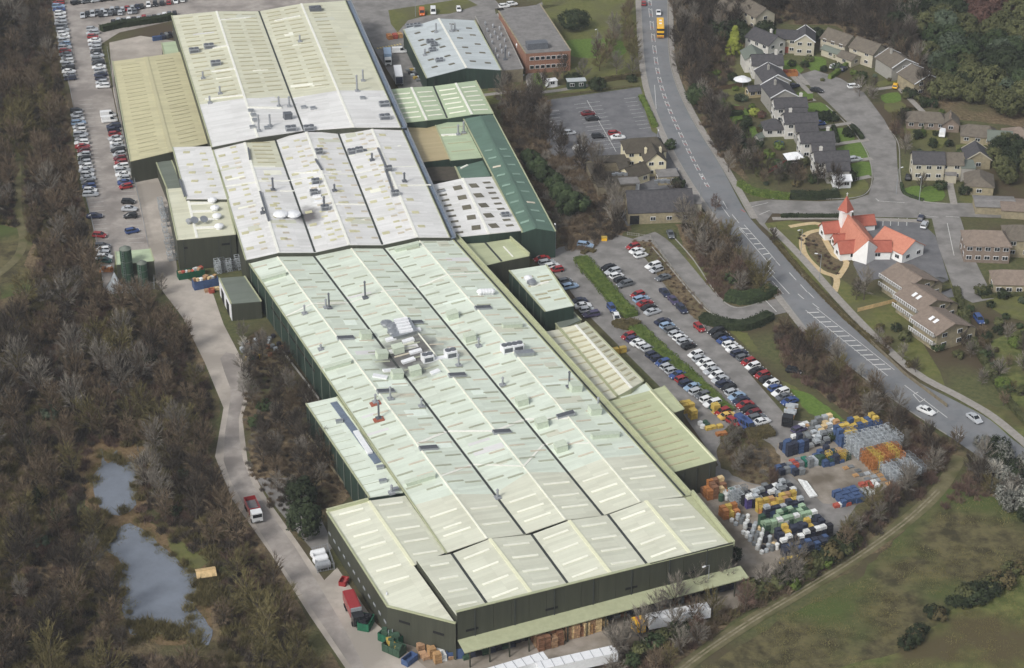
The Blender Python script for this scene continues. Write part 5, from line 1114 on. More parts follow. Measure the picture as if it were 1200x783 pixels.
row((97, 20), (161, 10), 'sksgsksgsrsn', (.12, 1), 'the top parking row, nearest the wood', 'left', .3)
row((166, 9), (214, 2), 'kwkkrww', (.12, 1), 'the right end of the top parking row', 'left', .3)
row((90, 5), (134, 0), 'kgskg', (1, -.2), 'the row at the upper edge of the photo', 'left', .2)
row((118, 19), (158, 15), 'ksgks-sg', (.12, 1), 'the second top parking row', 'left', .3)
row((133, 28), (205, 19), 'ksgwksrgkswgk', (.12, 1), 'the row behind the curved hedge', 'left', .3)
for x, y, v, c, k, lab in ((111, 255.5, (1, -.05), 'navy', 'saloon', 'navy saloon alone on the left side of the car park'), (117, 278, (1, .08), 'red', 'hatchback', 'bright red hatchback alone above the short row of five'), (155, 273, (1, -.2), 'blue', 'hatchback', 'blue hatchback alone above the silo shed'),
                           (127, 137, (1, -.1), 'white', 'van', 'white van above the lower inner left parking row, first of two'), (128.5, 143, (1, -.1), 'white', 'van', 'white van just below the first white van')):
    car(x, y, v, c, k, lab, 'lone vehicles in the left car park')
up = (.96, -.29)
row((635, 306), (652, 318.5), 'rswr', (.95, -.2), 'the short row at the corner of the mint block', 'top', .1)
row((662, 332), (668, 338), 'gl', (.95, -.2), 'the pair of cars beside the mint block wall', 'top', .1)
row((678, 355.6), (692.5, 371), 'nwsp', (.95, -.15), 'the four cars in front of the porch', 'top', .1)
row((713, 316), (732, 335.5), 'kswkg', up, 'the upper row beside the hedge', 'top', .15)
row((747, 348), (764.5, 368), 'rlrks', up, 'the five cars below the upper hedge', 'top', .15)
row((776.5, 379.5), (807, 408), 'nlgswsk', up, 'the row of seven beside the lower hedge', 'top', .15)
row((815, 418), (892, 497), 'wswwswsnkslnrkmgw', up, 'the long row beside the lower hedge', 'top', .15)
row((741.5, 291.5), (751, 301.5), 'rww', up, 'the three cars by the entrance', 'top', .1)
row((765, 314), (777, 328), 'ws-g', up, 'the three cars below the entrance', 'top', .1)
row((839, 391), (925, 473), 'kkbwwngrwkrkwbwgb', up, 'the far right row against the grass', 'top', .1)
row((736, 396.5), (760, 411), 'rpwws', up, 'the first five cars of the inner row', 'top', .1)
row((765, 418), (852, 490), 'nnbssbrnlsgwwtry', up, 'the inner row closest to the factory', 'top', .15)
for x, y, v, c, k, lab in ((716.7, 363.5, (.6, .8), 'blue', 'hatchback', 'teal blue hatchback parked along the hedge, in front of a white one'), (722.6, 375, (.3, 1), 'white', 'hatchback', 'white hatchback at the foot of the upper hedge'), (686, 289.7, (1, .12), 'pale_blue', 'estate', 'pale blue estate driving in at the top of the car park'),
                           (779, 345.5, (.7, .75), 'navy', 'saloon', 'upper of three dark cars parked nose to tail on the lane'), (789, 354.5, (.7, .75), 'purple', 'saloon', 'middle of three dark cars parked nose to tail on the lane'), (799, 364.5, (.7, .75), 'navy', 'estate', 'lowest of three dark cars parked nose to tail on the lane'),
                           (819.5, 386.5, (.8, .7), 'red', 'hatchback', 'red hatchback driving along the lane, alone'), (936, 506, (.95, -.35), 'purple', 'hatchback', 'purple hatchback parked alone before the crate yard'), (785.7, 277, (.4, 1), 'grey', 'saloon', 'dark grey saloon waiting at the bend behind the barn'),
                           (859, 497, (.8, .5), 'red', 'hatchback', 'red hatchback beside the two blue vans'), (930, 437, (1, .2), 'black', 'hatchback', 'black hatchback standing alone among the bare trees')):
    car(x, y, v, c, k, lab, 'lone cars in the main car park')
for x, y, lab in ((870, 498.5, 'left of two blue vans with white roofs'), (876.5, 502, 'right of two blue vans with white roofs')): car(x, y, (.7, .6), 'blue', 'van', lab, 'blue vans')
for x, y, c, k, v, lab in ((689, 135, 'maroon', 'saloon', (1, -.08), 'maroon saloon, upper of a pair in the pub car park'), (694, 141, 'black', 'saloon', (1, -.08), 'black saloon just below the maroon one at the pub'), (667, 157.7, 'silver', 'hatchback', (1, -.08), 'silver hatchback alone on the left of the pub car park'), (700.7, 161.8, 'black', 'hatchback', (1, -.05), 'black hatchback left of the red and white pair'),
                           (720, 158.5, 'red', 'hatchback', (1, -.08), 'red hatchback behind a white saloon at the pub'), (724, 163, 'white', 'saloon', (1, -.08), 'white saloon in front of the red hatchback at the pub'), (680, 176, 'white', 'saloon', (1, .1), 'white saloon nearest the ramp wall of the pub'), (729, 190, 'white', 'hatchback', (1, .05), 'white hatchback inside the sunken pub yard'), (792, 205, 'grey', 'hatchback', (.3, 1), 'dark hatchback between pub and main road')):
    car(x, y, v, c, k, lab, 'cars at the pub')
for x, y, c, k, v, lab in ((930, 103, 'navy', 'saloon', (1, -.35), 'navy saloon with white glare on its roof by the orange skip'), (957, 108, 'black', 'saloon', (1, .2), 'black saloon on the corner of the cul-de-sac lawn'), (960, 147, 'blue', 'hatchback', (1, -.1), 'small blue hatchback on a narrow drive'), (1001, 103.5, 'white', 'estate', (1, -.08), 'white estate parked on the open turning area'), (976.7, 80, 'white', 'hatchback', (.8, -.6), 'white hatchback on the steep drive beside the hedge'),
                           (988, 83, 'navy', 'hatchback', (.8, -.6), 'navy hatchback on the drive right of the hedge'), (1049, 103, 'yellow', 'hatchback', (.3, -1), 'pale yellow hatchback beside the last pebbledash house'), (1001, 189, 'silver', 'estate', (1, -.15), 'silver estate on the drive of the third white walled house'), (1104, 159, 'white', 'van', (.2, -1), 'white van in front of the grey hipped bungalow'),
                           (1079, 258, 'navy', 'hatchback', (.5, -1), 'navy hatchback at the entrance of the church car park'), (1083, 266, 'silver', 'estate', (.5, -1), 'silver estate with open boot behind the church car park entrance'), (1147, 377, 'blue', 'estate', (.6, .8), 'bright blue estate at the end of the road beside the flats'), (1064, 210, 'black', 'hatchback', (.2, -1), 'black hatchback at the gable end of the cream terrace')):
    car(x, y, v, c, k, lab, 'cars outside the houses', z=.14)
for x, y, c, k, v, lab in ((754.4, 6, 'red', 'hatchback', (0, -1), 'red hatchback heading up the main road'), (771.6, 17, 'white', 'saloon', (.15, 1), 'white saloon just ahead of the yellow bus'), (1085, 484, 'white', 'saloon', (.9, .4), 'white saloon on the main road under the bare branches'), (1141.5, 493, 'silver', 'saloon', (.8, .6), 'silver saloon on the main road, lowest right')):
    car(x, y, v, c, k, lab, 'cars on the main road', z=.15, name='moving_car')
for x, y, c, k, v, lab in ((494.5, 17, 'orange', 'van', (.1, 1), 'orange and white van above the blue white workshop'), (507.7, 15.5, 'white', 'van', (.1, 1), 'white van beside the orange van'), (537.6, 13, 'white', 'hatchback', (.3, 1), 'white hatchback right of the white van in the top yard'), (591, 9, 'white', 'hatchback', (1, -.1), 'white hatchback above the brick office, left one'), (600, 6.5, 'white', 'hatchback', (1, -.1), 'white hatchback above the brick office, right one'), (468, 62, 'white', 'van', (1, -.05), 'white van standing across beside the box lorry'), (607, 90.5, 'silver', 'hatchback', (1, -.2), 'silver hatchback in the shadow below the grey annex')):
    car(x, y, v, c, k, lab, 'vehicles in the top yard')
# bus and lorries
def vehicle(px, py, vec, name, label, cat, parts, z=.1):
    c = P(px, py); d = P(px + vec[0], py + vec[1]) - P(px - vec[0], py - vec[1]); o = empty(name, (c.x, c.y, z), math.atan2(d.y, d.x), label, cat)
    for nm, m, boxes in parts:
        mb = MB()
        for bx in boxes:
            if len(bx) == 6: mb.box(bx[:3], bx[3:])
            else: mb.tube(*bx[:4], 12)
        inst(nm, mb.mesh(nm, M[m]), o)
    return o
def wheels(xs, w=1.1, r=.5): return [('wheel', 'black', [((x, s * w - .15, r), (x, s * w + .15, r), r, r, 0)]) for x in xs for s in (-1, 1)]
M['bus'] = M['car_yellow']
vehicle(773.5, 40, (.05, 1), 'bus', 'yellow double deck bus coming down the main road', 'bus', [('body', 'car_yellow', [(0, 0, 2.2, 10.4, 2.45, 3.5), (0, 0, 4.02, 10.0, 2.2, .16)]), ('lower_band', 'c_orange', [(0, 0, .75, 10.45, 2.5, .5)]), ('upper_windows', 'glass', [(0, 0, 3.3, 10.5, 2.5, .7)]), ('lower_windows', 'glass', [(0, 0, 1.8, 10.5, 2.5, .7)]), ('roof_hatch', 'white_metal', [(1, 0, 4.15, 1, .9, .12), (-2, 0, 4.15, 1, .9, .12)])] + wheels((-3.2, 3.2)), .15)
vehicle(454.5, 73, (.12, 1), 'box_lorry', 'box lorry with pale blue box and white cab in the top yard', 'lorry', [('cargo_box', 'car_pale_blue', [(-1, 0, 2.3, 6.5, 2.5, 2.7)]), ('cab', 'car_white', [(3.4, 0, 1.5, 1.9, 2.3, 2.0), (3.2, 0, 2.6, 1.4, 2.1, .4)]), ('windscreen', 'glass', [(4.36, 0, 1.9, .05, 2, .8)]), ('chassis', 'black', [(0, 0, .75, 9, 1.0, .3)])] + wheels((-3, 3)))
vehicle(467, 96, (.18, 1), 'lorry_trailer', 'long white roofed trailer parked against the east cluster', 'trailer', [('cargo_box', 'white_metal', [(0, 0, 2.5, 10, 2.5, 2.8)]), ('rear_door', 'navy' if 0 else 'car_navy', [(5.03, 0, 2.4, .08, 2.3, 2.4)]), ('chassis', 'black', [(0, 0, .8, 9.5, 1.0, .35)])] + wheels((-4, -2.8, 3.5)))
vehicle(297.5, 604, (.45, 1), 'tipper_lorry', 'red open topped tipper lorry driving down the service road', 'lorry', [('tipper_side', 'car_red', [(-1, 1.2, 1.9, 5.2, .12, 1.4)]), ('tipper_side', 'car_red', [(-1, -1.2, 1.9, 5.2, .12, 1.4)]), ('tailgate', 'car_red', [(-3.6, 0, 1.9, .12, 2.4, 1.4)]), ('headboard', 'car_red', [(1.6, 0, 2.0, .12, 2.4, 1.7)]), ('load_bed', 'c_grey', [(-1, 0, 1.35, 5.1, 2.3, .4)]), ('chassis', 'black', [(0, 0, .8, 7.5, 1, .3)]), ('cab', 'car_white', [(2.8, 0, 1.7, 1.9, 2.3, 2.1)]), ('windscreen', 'glass', [(3.77, 0, 2.1, .05, 2, .8)])] + wheels((-3, -1.9, 2.8)))
vehicle(415, 722, (.42, 1), 'skip_lorry', 'lorry with bright red rounded container and dark cab beside the front left hall', 'lorry', [('container', 'car_red', [(-1.2, 0, 2.2, 6.5, 2.4, 2.0), (-1.2, 0, 3.25, 6.3, 1.9, .25)]), ('cab', 'car_black', [(3.4, 0, 1.7, 2.0, 2.3, 2.2)]), ('windscreen', 'glass', [(4.42, 0, 2.0, .05, 2, .8)]), ('lifting_frame', 'grey_metal', [(2.2, 0, 2.2, .3, 2.2, 2.6)]), ('chassis', 'black', [(0, 0, .8, 8.6, 1, .3)])] + wheels((-3.2, -2, 3.2)))
for px, py, v, L_, lab in ((598, 797, (1, -.30), 15, 'nearest long white trailer at the bottom edge'), (676, 787, (1, -.22), 16, 'second long white trailer below the carton stacks'), (794, 733, (1, -.2), 13, 'weathered white trailer coupled to the yellow cab')):
    vehicle(px, py, v, 'lorry_trailer', lab, 'trailer', [('cargo_box', 'white_metal', [(0, 0, 2.3, L_, 2.4, 2.2)]), ('roof_rib', 'steel', [(-L_ / 2 + L_ * (k + .5) / 8, 0, 3.42, .1, 2.5, .06) for k in range(8)]), ('chassis', 'black', [(0, 0, .8, L_ - 1, 1.0, .35)])] + wheels((-L_ / 2 + 1.5, -L_ / 2 + 2.8, L_ / 2 - 2)))
vehicle(751, 741, (-1, .22), 'tractor_unit', 'yellow lorry cab with red stripe in front of the weathered trailer', 'lorry cab', [('cab', 'car_yellow', [(.6, 0, 1.9, 2.2, 2.4, 2.4)]), ('stripe', 'c_red', [(.6, 0, 3.14, .5, 2.4, .06)]), ('windscreen', 'glass', [(1.72, 0, 2.3, .06, 2.1, .9)]), ('chassis', 'black', [(-.8, 0, .8, 5, 1, .3)])] + wheels((-2, .8)))
vehicle(925, 492, (-.35, 1), 'flatbed_lorry', 'dark cabbed flatbed lorry loaded with pale frames by the car row', 'lorry', [('cab', 'car_black', [(3.2, 0, 1.7, 2, 2.4, 2.4)]), ('windscreen', 'glass', [(4.22, 0, 2.1, .05, 2, .8)]), ('flatbed', 'c_wood', [(-1, 0, 1.3, 6.4, 2.4, .2)]), ('load', 'c_silver', [(-1 + k, (-1) ** k * .3, 1.9 + (k % 3) * .3, .4, 2.2, .9) for k in range(-2, 4)]), ('chassis', 'black', [(0, 0, .8, 8.2, 1, .3)])] + wheels((-3, 3)))
vehicle(456, 748, (.5, 1), 'forklift', 'small blue forklift behind the green skips', 'forklift', [('body', 'car_blue', [(0, 0, .8, 2, 1.2, .9)]), ('mast', 'grey_metal', [(1.2, .4, 1.6, .15, .15, 2.6), (1.2, -.4, 1.6, .15, .15, 2.6)]), ('overhead_guard', 'black', [(-.1, 0, 2.2, 1.4, 1.1, .1), (-.7, .5, 1.6, .1, .1, 1.2), (-.7, -.5, 1.6, .1, .1, 1.2)])] + wheels((-.6, .7), .6, .3))
# skips and containers
def skip(px, py, yaw, col, label, L_=5.5, W_=2.3, h=1.8, junk=None, name='skip'):
    c = P(px, py); o = empty(name, (c.x, c.y, .1), yaw, label, 'skip' if name == 'skip' else 'container'); mb = MB(); t = .12
    for sg in (-1, 1):
        mb.box((0, sg * W_ / 2, h / 2), (L_, t, h)); mb.box((sg * L_ / 2, 0, h / 2), (t, W_, h))
        for k in range(4): mb.box((-L_ / 2 + L_ * (k + .5) / 4, sg * (W_ / 2 + .08), h / 2), (.12, .1, h * .95))
    mb.box((0, 0, .15), (L_, W_, .2)); inst('shell', mb.mesh('shell', M[col]), o)
    if junk:
        for k in range(8):
            mb = MB(); mb.box((-L_ / 2 + .6 + (L_ - 1.2) * k / 7, crng.uniform(-.5, .5), h - .3 + crng.uniform(0, .5)), (crng.uniform(.7, 1.2), crng.uniform(.7, 1.3), .8), Matrix.Rotation(crng.uniform(0, 1), 3, 'Z')); inst('junk', mb.mesh('junk', M['c_' + junk[k % len(junk)]]), o)
    return o
skip(224, 324, YAW, 'c_deep_green', 'bright green skip with boxes below the dark plant block wall', 7, junk=['cardboard', 'red', 'white'])
skip(241, 336, YAW, 'c_blue', 'blue container open towards stacked cartons', 6.5, 2.4, 2.4, junk=['cardboard', 'tan', 'white', 'wood'], name='container')
skip(429, 734, YAW + .9, 'c_deep_green', 'dark green skip behind the red container lorry', 3.6, junk=['black'])
skip(458, 752, YAW - 1.0, 'c_deep_green', 'upper dark green skip at the cut-off corner', 4.6, junk=['green'])
skip(462, 764, YAW - 1.0, 'c_green', 'lower green skip at the cut-off corner, with yellow rubbish', 4.2, junk=['yellow', 'green'])
skip(403, 684, YAW + .9, 'car_red', 'tiny red hopper beside the wall of the front left hall', 2.2, 1.4, 1)
skip(925, 88, .1, 'c_orange', 'orange skip divided into squares at the top of the cul-de-sac', 5, 3.0, 1.3, junk=['red', 'orange'])
skip(537, 764, YAW + 1.3, 'c_blue', 'tall blue container at the left end of the canopy', 4.5, 1.8, 2.4, name='container')
skip(528, 770, YAW + 1.3, 'c_blue', 'small blue bin left of the tall blue container', 1.6, 1.4, 1.6)
skip(480, 776, YAW + .5, 'c_blue', 'low blue bin at the bottom edge beside the cartons', 3, 1.6, 1.3)
skip(125, 318, 0, 'c_orange', 'orange and white scrap tray below the short row of five cars', 3.4, 1.4, .8, junk=['white', 'orange', 'rust'])
skip(248, 343, YAW, 'c_red', 'small red bin in front of the cartons', 1.3, 1.2, 1.0)
for k, (x, y, lab) in enumerate(((373, 653, 'upper white tank in the little fenced pen'), (376, 660, 'middle white tank in the little fenced pen'), (379, 667, 'dull lower tank in the little fenced pen'))):
    c = P(x, y); o = empty('storage_tank', (c.x, c.y, .1), YAW, lab, 'tank'); mb = MB(); mb.tube((-1.4, 0, 1.0), (1.4, 0, 1.0), .85, .85, 16); mb.tube((1.4, 0, 1), (1.7, 0, 1), .85, .3, 16); mb.tube((-1.4, 0, 1), (-1.7, 0, 1), .85, .3, 16); inst('tank', mb.mesh('tank', M['white_metal' if k < 2 else 'grey_metal']), o)
    mb = MB(); mb.box((-.9, 0, .2), (.2, 1.4, .4)); mb.box((.9, 0, .2), (.2, 1.4, .4)); inst('cradle', mb.mesh('cradle', M['grey_metal']), o)
fence([(366, 650), (372, 672), (392, 668), (384, 645), (366, 650)], 'grey fence around the three tanks', 1.8, 'grey_metal')
# tarpaulin heap, shed by the pond, garden things
c = P(136, 340); mb = MB(); rr = random.Random(3); ring = [(math.cos(t * .7) * (2.2 + rr.random()), math.sin(t * .7) * (2 + rr.random())) for t in range(9)]
for i in range(9): a_, b2 = ring[i], ring[(i + 1) % 9]; mb.poly([(a_[0], a_[1], 0), (b2[0], b2[1], 0), (b2[0] * .35, b2[1] * .35, 3.2), (a_[0] * .35, a_[1] * .35, 3.0)]); mb.poly([(a_[0] * .35, a_[1] * .35, 3.0), (b2[0] * .35, b2[1] * .35, 3.2), (0, 0, 5.2)])
tag(mb.build('sheeted_heap', M['c_silver'], origin=None), 'pointed silver sheeted heap beside the silos', 'heap').location = (c.x, c.y, .1)
b = Bld('pond_hut', 'pale timber hut standing at the edge of the larger pond', 'hut', 242, 678, 15); b.blk(0, 0, 3.4, 2.6, 1.6, .5, 'fence_wood', 'timber_pale', win=(1, 1), storeys=1)
c = P(870, 92, 2.4); o = empty('garden_canopy', (c.x, c.y, 0), 0, 'white garden canopy beside the small white house', 'canopy'); mb = MB(); mb.tube((0, 0, 2.1), (0, 0, 3.0), 3.0, 1.2, 9); mb.build('cover', M['white_metal'], None).parent = o
for k in range(4): mb = MB(); mb.tube((2.2 * math.cos(k * 1.57), 2.2 * math.sin(k * 1.57), 0), (2.2 * math.cos(k * 1.57), 2.2 * math.sin(k * 1.57), 2.3), .06, .06, 6); mb.build('pole', M['grey_metal'], None).parent = o
c = P(913, 170); mb = MB(); mb.tube((0, 0, 0), (0, 0, .7), 1.5, 1.5, 16, cap=False); mb.tube((0, 0, 0), (0, 0, .5), 1.4, 1.4, 16); tag(mb.build('paddling_pool', M['c_blue']), 'round blue paddling pool behind the white annex', 'pool').location = (c.x, c.y, .12)
b = Bld('bus_shelter', 'low dark green metal cabin beside the hedge above the pub car park', 'cabin', 675, 103, 8); b.blk(0, 0, 6, 2.6, 2.6, 0, 'clad_green', 'blueish', win=(2, 0), storeys=1)
b = Bld('white_cabin', 'small white cabin beside the path below the brick office', 'cabin', 646, 101, 20); b.blk(0, 0, 3.4, 2.2, 2.0, 0, 'white_metal', 'white_metal', win=(1, 0), storeys=1)
c = P(708, 282); o = empty('grit_bin', (c.x, c.y, .1), 0, 'yellow grit bin at the top entrance of the car park', 'grit bin'); mb = MB(); mb.box((0, 0, .5), (1.5, 1.0, 1)); mb.build('bin', M['car_yellow'], None).parent = o; mb = MB(); mb.box((0, -.1, 1.08), (1.6, 1.1, .16)); mb.build('lid', M['c_yellow'], None).parent = o

# ------------------------------------------------------------------ crates, pallets, stillages
def crate_mesh(w, d, h, m, style):
    mb = MB()
    if style == 'crate':
        mb.box((0, 0, h * .4), (w * .86, d * .86, h * .74)); mb.box((0, 0, h * .86), (w * .98, d * .98, h * .12))
        for sg in (-1, 1): mb.box((sg * w * .46, 0, h * .4), (w * .07, d, h * .8))
    elif style == 'pallet':
        for k in range(4): mb.box((0, -d / 2 + d * (k + .5) / 4, h * .8), (w, d * .17, h * .25))
        for k in (-1, 0, 1): mb.box((k * w * .42, 0, h * .35), (w * .12, d, h * .6))
    elif style == 'bag':
        mb.prism([Vector((math.cos(t) * w * .5, math.sin(t) * d * .5)) for t in (.4, 1.2, 1.9, 2.7, 3.5, 4.3, 5.0, 5.8)], 0, [h * k for k in (.9, 1, .85, .95, .9, 1, .88, .95)])
    elif style == 'cage':
        for sx in (-1, 1):
            for sy in (-1, 1): mb.box((sx * w * .48, sy * d * .48, h / 2), (.1, .1, h))
            mb.box((sx * w * .48, 0, h * .95), (.09, d, .09)); mb.box((0, sx * d * .48, h * .95), (w, .09, .09)); mb.box((0, sx * d * .48, h * .5), (w, .06, .06)); mb.box((sx * w * .2, 0, h * .1), (.3, d, .06))
    elif style == 'drum':
        for sx in (-1, 1):
            for sy in (-1, 1): mb.tube((sx * w * .25, sy * d * .25, 0), (sx * w * .25, sy * d * .25, h * .95), w * .23, w * .23, 8)
    return mb.mesh({'crate': 'crate', 'pallet': 'pallet', 'bag': 'sack', 'cage': 'cage_frame', 'drum': 'drum_layer'}[style], M[m])
_sm = {}
srng = random.Random(5)
def stack(px=None, py=None, col='c_blue', n=3, w=1.2, d=1.1, h=.8, style='crate', label='', group=None, yaw=None, pos=None, top=None, name=None):
    c = P(px, py) if pos is None else pos
    if style == 'crate' and col in ('c_cardboard', 'c_tan', 'c_wood', 'c_rust'): name = 'box_stack'; label = label.replace('crate stack', 'box stack')  # crates in tan, wood and rust share this name with cardboard cartons
    o = empty(name or {'crate': 'crate_stack', 'pallet': 'pallet_stack', 'bag': 'sack_pile', 'cage': 'cage_stack', 'drum': 'drum_stack'}[style], (c.x, c.y, .1), (YAW if yaw is None else yaw) + srng.uniform(-.06, .06), label, {'crate': 'crate stack', 'pallet': 'pallet stack', 'bag': 'sack', 'cage': 'cage stack', 'drum': 'drum stack'}[style], group)
    for k in range(n):
        cc = top if (top and k == n - 1) else col
        key = (w, d, h, cc, style)
        if key not in _sm: _sm[key] = crate_mesh(w, d, h, cc, style)
        inst({'crate': 'crate', 'pallet': 'pallet', 'bag': 'sack', 'cage': 'cage_frame', 'drum': 'drum_layer'}[style], _sm[key], o, loc=(srng.uniform(-.05, .05), srng.uniform(-.05, .05), k * h), rz=srng.uniform(-.04, .04))
    return o
ux = Vector((math.cos(YAW), math.sin(YAW), 0)); vx = Vector((-math.sin(YAW), math.cos(YAW), 0))
NM = lambda c: c.replace('c_', '').replace('car_', '').replace('_', ' ')
def grid(px, py, nu, nv, cols, n, style, where, w=1.25, d=1.15, h=.8, su=1.4, sv=1.4, top=None, jn=0, jit=.15, thin=0.0):
    base = P(px, py); noun = {'crate': 'crate stack', 'pallet': 'pallet stack', 'bag': 'sack pile', 'cage': 'cage stack', 'drum': 'drum stack'}[style]
    for v in range(nv):
        for u in range(nu):
            if srng.random() < thin: continue
            pos = base + ux * (u * su + srng.uniform(-jit, jit)) - vx * (v * sv + srng.uniform(-jit, jit)); col = cols[(u + v * nu) % len(cols)] if not callable(cols) else cols(u, v)
            tp = (top[(u + v) % len(top)] if top else None)
            stack(pos=pos, col='c_' + col, n=max(1, n - (srng.randint(0, jn) if jn else 0)), w=w, d=d, h=h, style=style, top='c_' + tp if tp else None, group='stacks in ' + where,
                  label='%s%s %s, %s from left, %s row of %s' % (NM(col), ' ' + NM(tp) + ' topped' if tp and tp != col else '', noun, ordn(u + 1), ordn(v + 1), where) if nv > 1 else '%s%s %s, %s from left in %s' % (NM(col), ' ' + NM(tp) + ' topped' if tp and tp != col else '', noun, ordn(u + 1), where))
grid(824, 578, 4, 3, ['rust', 'orange', 'rust', 'tan', 'orange', 'rust', 'orange'], 4, 'crate', 'the rust block by beige hall', jn=2, w=1.3)
grid(846, 604, 3, 2, ['orange', 'yellow', 'orange'], 3, 'crate', 'the small orange block', jn=1)
grid(841, 583, 3, 2, ['green', 'white', 'deep_green'], 3, 'bag', 'the green and white heap', jn=1)
grid(857, 587, 3, 2, ['silver', 'silver', 'grey'], 4, 'cage', 'the silver cage block', jn=1)
grid(869, 588, 9, 3, ['black', 'black', 'navy', 'purple', 'black'], 4, 'crate', 'the black block', jn=1, top=['grey', 'black', 'white', 'silver'])
grid(889, 600, 7, 2, ['yellow', 'yellow', 'yellow', 'orange'], 4, 'crate', 'the yellow block', jn=1, top=['yellow', 'yellow', 'wood'])
grid(897, 607, 7, 1, ['navy', 'blue', 'navy', 'grey'], 4, 'crate', 'the navy line behind the green block', jn=1, top=['silver', 'navy', 'navy'])
grid(892, 618, 8, 2, ['green', 'deep_green', 'green'], 4, 'crate', 'the green block', jn=2, top=['green', 'pale_green'])
grid(899, 626, 9, 1, ['green', 'pale_green', 'pale_green', 'white'], 4, 'crate', 'the pale green topped line', top=['pale_green', 'pale_green', 'white'])
grid(911, 631, 8, 2, ['navy', 'yellow', 'navy', 'navy'], 4, 'crate', 'the navy and yellow block', jn=1)
grid(917, 643, 9, 1, ['black', 'navy'], 4, 'crate', 'the white topped dark line', top=['white', 'white', 'black'], jn=1)
grid(919, 651, 8, 2, ['navy', 'blue', 'navy'], 3, 'crate', 'the lowest navy block', jn=0)
grid(919, 663, 3, 1, ['yellow'], 2, 'crate', 'the low yellow line at the bush'); grid(925, 671, 5, 2, ['teal', 'pale_green'], 1, 'crate', 'the low teal sheets')
for r_ in range(9):
    t = r_ / 8; grid(858 + 34 * t, 611 + 38 * t, 4, 1, ['white', 'silver', 'grey', 'white', 'black', 'silver', 'tan', 'yellow', 'navy'][r_ % 4:], 2, 'bag', 'pale sack line %s from the orange block' % ordn(r_ + 1), w=1.0, d=1.0, h=.7, su=1.3, jn=1, thin=.15)
# upper yard
grid(917, 527, 4, 3, ['navy', 'blue', 'navy'], 4, 'crate', 'the navy block beside the purple car', jn=2)
grid(930, 520, 8, 3, ['grey', 'black', 'silver', 'navy', 'black', 'blue'], 3, 'crate', 'the black and white block', jn=2, thin=.1, top=['white', 'silver', 'grey', 'grey'])
grid(928, 546, 3, 2, ['red', 'grey', 'teal'], 2, 'crate', 'the small red cornered block'); grid(945, 544, 3, 2, ['grey', 'silver', 'green'], 3, 'crate', 'the grey green block', jn=1)
grid(955, 536, 4, 4, ['blue', 'blue', 'navy'], 3, 'crate', 'the blue heap', jn=2)
grid(970, 540, 4, 2, ['yellow', 'green', 'wood'], 3, 'cage', 'the olive cage line', jn=1)
grid(912, 553, 4, 3, ['blue', 'navy', 'grey'], 2, 'crate', 'the low blue rubbish pile', thin=.3)
grid(979, 517, 3, 3, ['blue', 'yellow', 'yellow'], 5, 'crate', 'the tall yellow column block', jn=1)
grid(984, 507, 7, 2, ['blue', 'yellow', 'blue', 'yellow', 'yellow'], 4, 'crate', 'the blue and yellow block', jn=1)
grid(991, 520, 7, 1, ['blue'], 5, 'cage', 'the blue cage line')
grid(993, 526, 8, 4, ['silver'], 5, 'cage', 'the tall silver rack block', su=1.5, sv=1.6)
grid(1012, 541, 6, 4, ['orange', 'yellow', 'orange'], 5, 'cage', 'the orange rack block', jn=1)
grid(1030, 549, 6, 5, ['silver', 'silver', 'grey'], 3, 'cage', 'the lower silver rack block', su=1.5, sv=1.5)
grid(992, 550, 12, 6, ['wood', 'grey', 'silver'], 1, 'pallet', 'the pallets spread over the yard', h=.3, su=1.7, sv=1.8, jit=.4, thin=.3)
grid(978, 583, 5, 4, ['blue'], 2, 'crate', 'the blue yard edge block', w=1.1, d=1.0, su=1.2, sv=1.2); grid(997, 580, 4, 2, ['silver', 'white'], 2, 'pallet', 'the white pallets at the yard edge', h=.4)
grid(1010, 570, 3, 2, ['red', 'red', 'white'], 1, 'crate', 'the red topped group'); grid(980, 595, 3, 1, ['red', 'white'], 1, 'crate', 'the red and white group at the trees')
grid(936, 500, 6, 4, ['tan', 'white', 'wood', 'grey', 'silver'], 2, 'crate', 'the pale crates beside the flatbed lorry', su=1.6, jit=.4, thin=.25, jn=1)
grid(812, 490, 2, 1, ['yellow'], 3, 'crate', 'the yellow bins by the beige block', w=1.7, d=1.7, su=6); grid(800, 481, 2, 2, ['yellow'], 3, 'crate', 'the yellow pillar bins', w=1.4); grid(820, 498, 2, 2, ['white', 'green'], 1, 'bag', 'the green and white scrap'); grid(830, 504, 3, 1, ['yellow'], 1, 'crate', 'the low yellow bins'); grid(842, 511, 2, 1, ['orange'], 1, 'crate', 'the low orange bins')
grid(722, 415, 2, 1, ['yellow'], 2, 'crate', 'the yellow bins beside the cream shed', w=1.6, su=1.8); 
for k in range(7):
    a_, b2 = P(936 + k * 1.5, 562 + k * .4, .5), P(950 + k * 1.2, 583 - k * .3, .4); mb = MB(); mb.tube(a_, b2, .22, .22, 8); tag(mb.build('long_pipe', M['c_white']), 'long white pipe in the bundle fanning out at the crate yard', 'pipe', 'white pipes in a bundle')
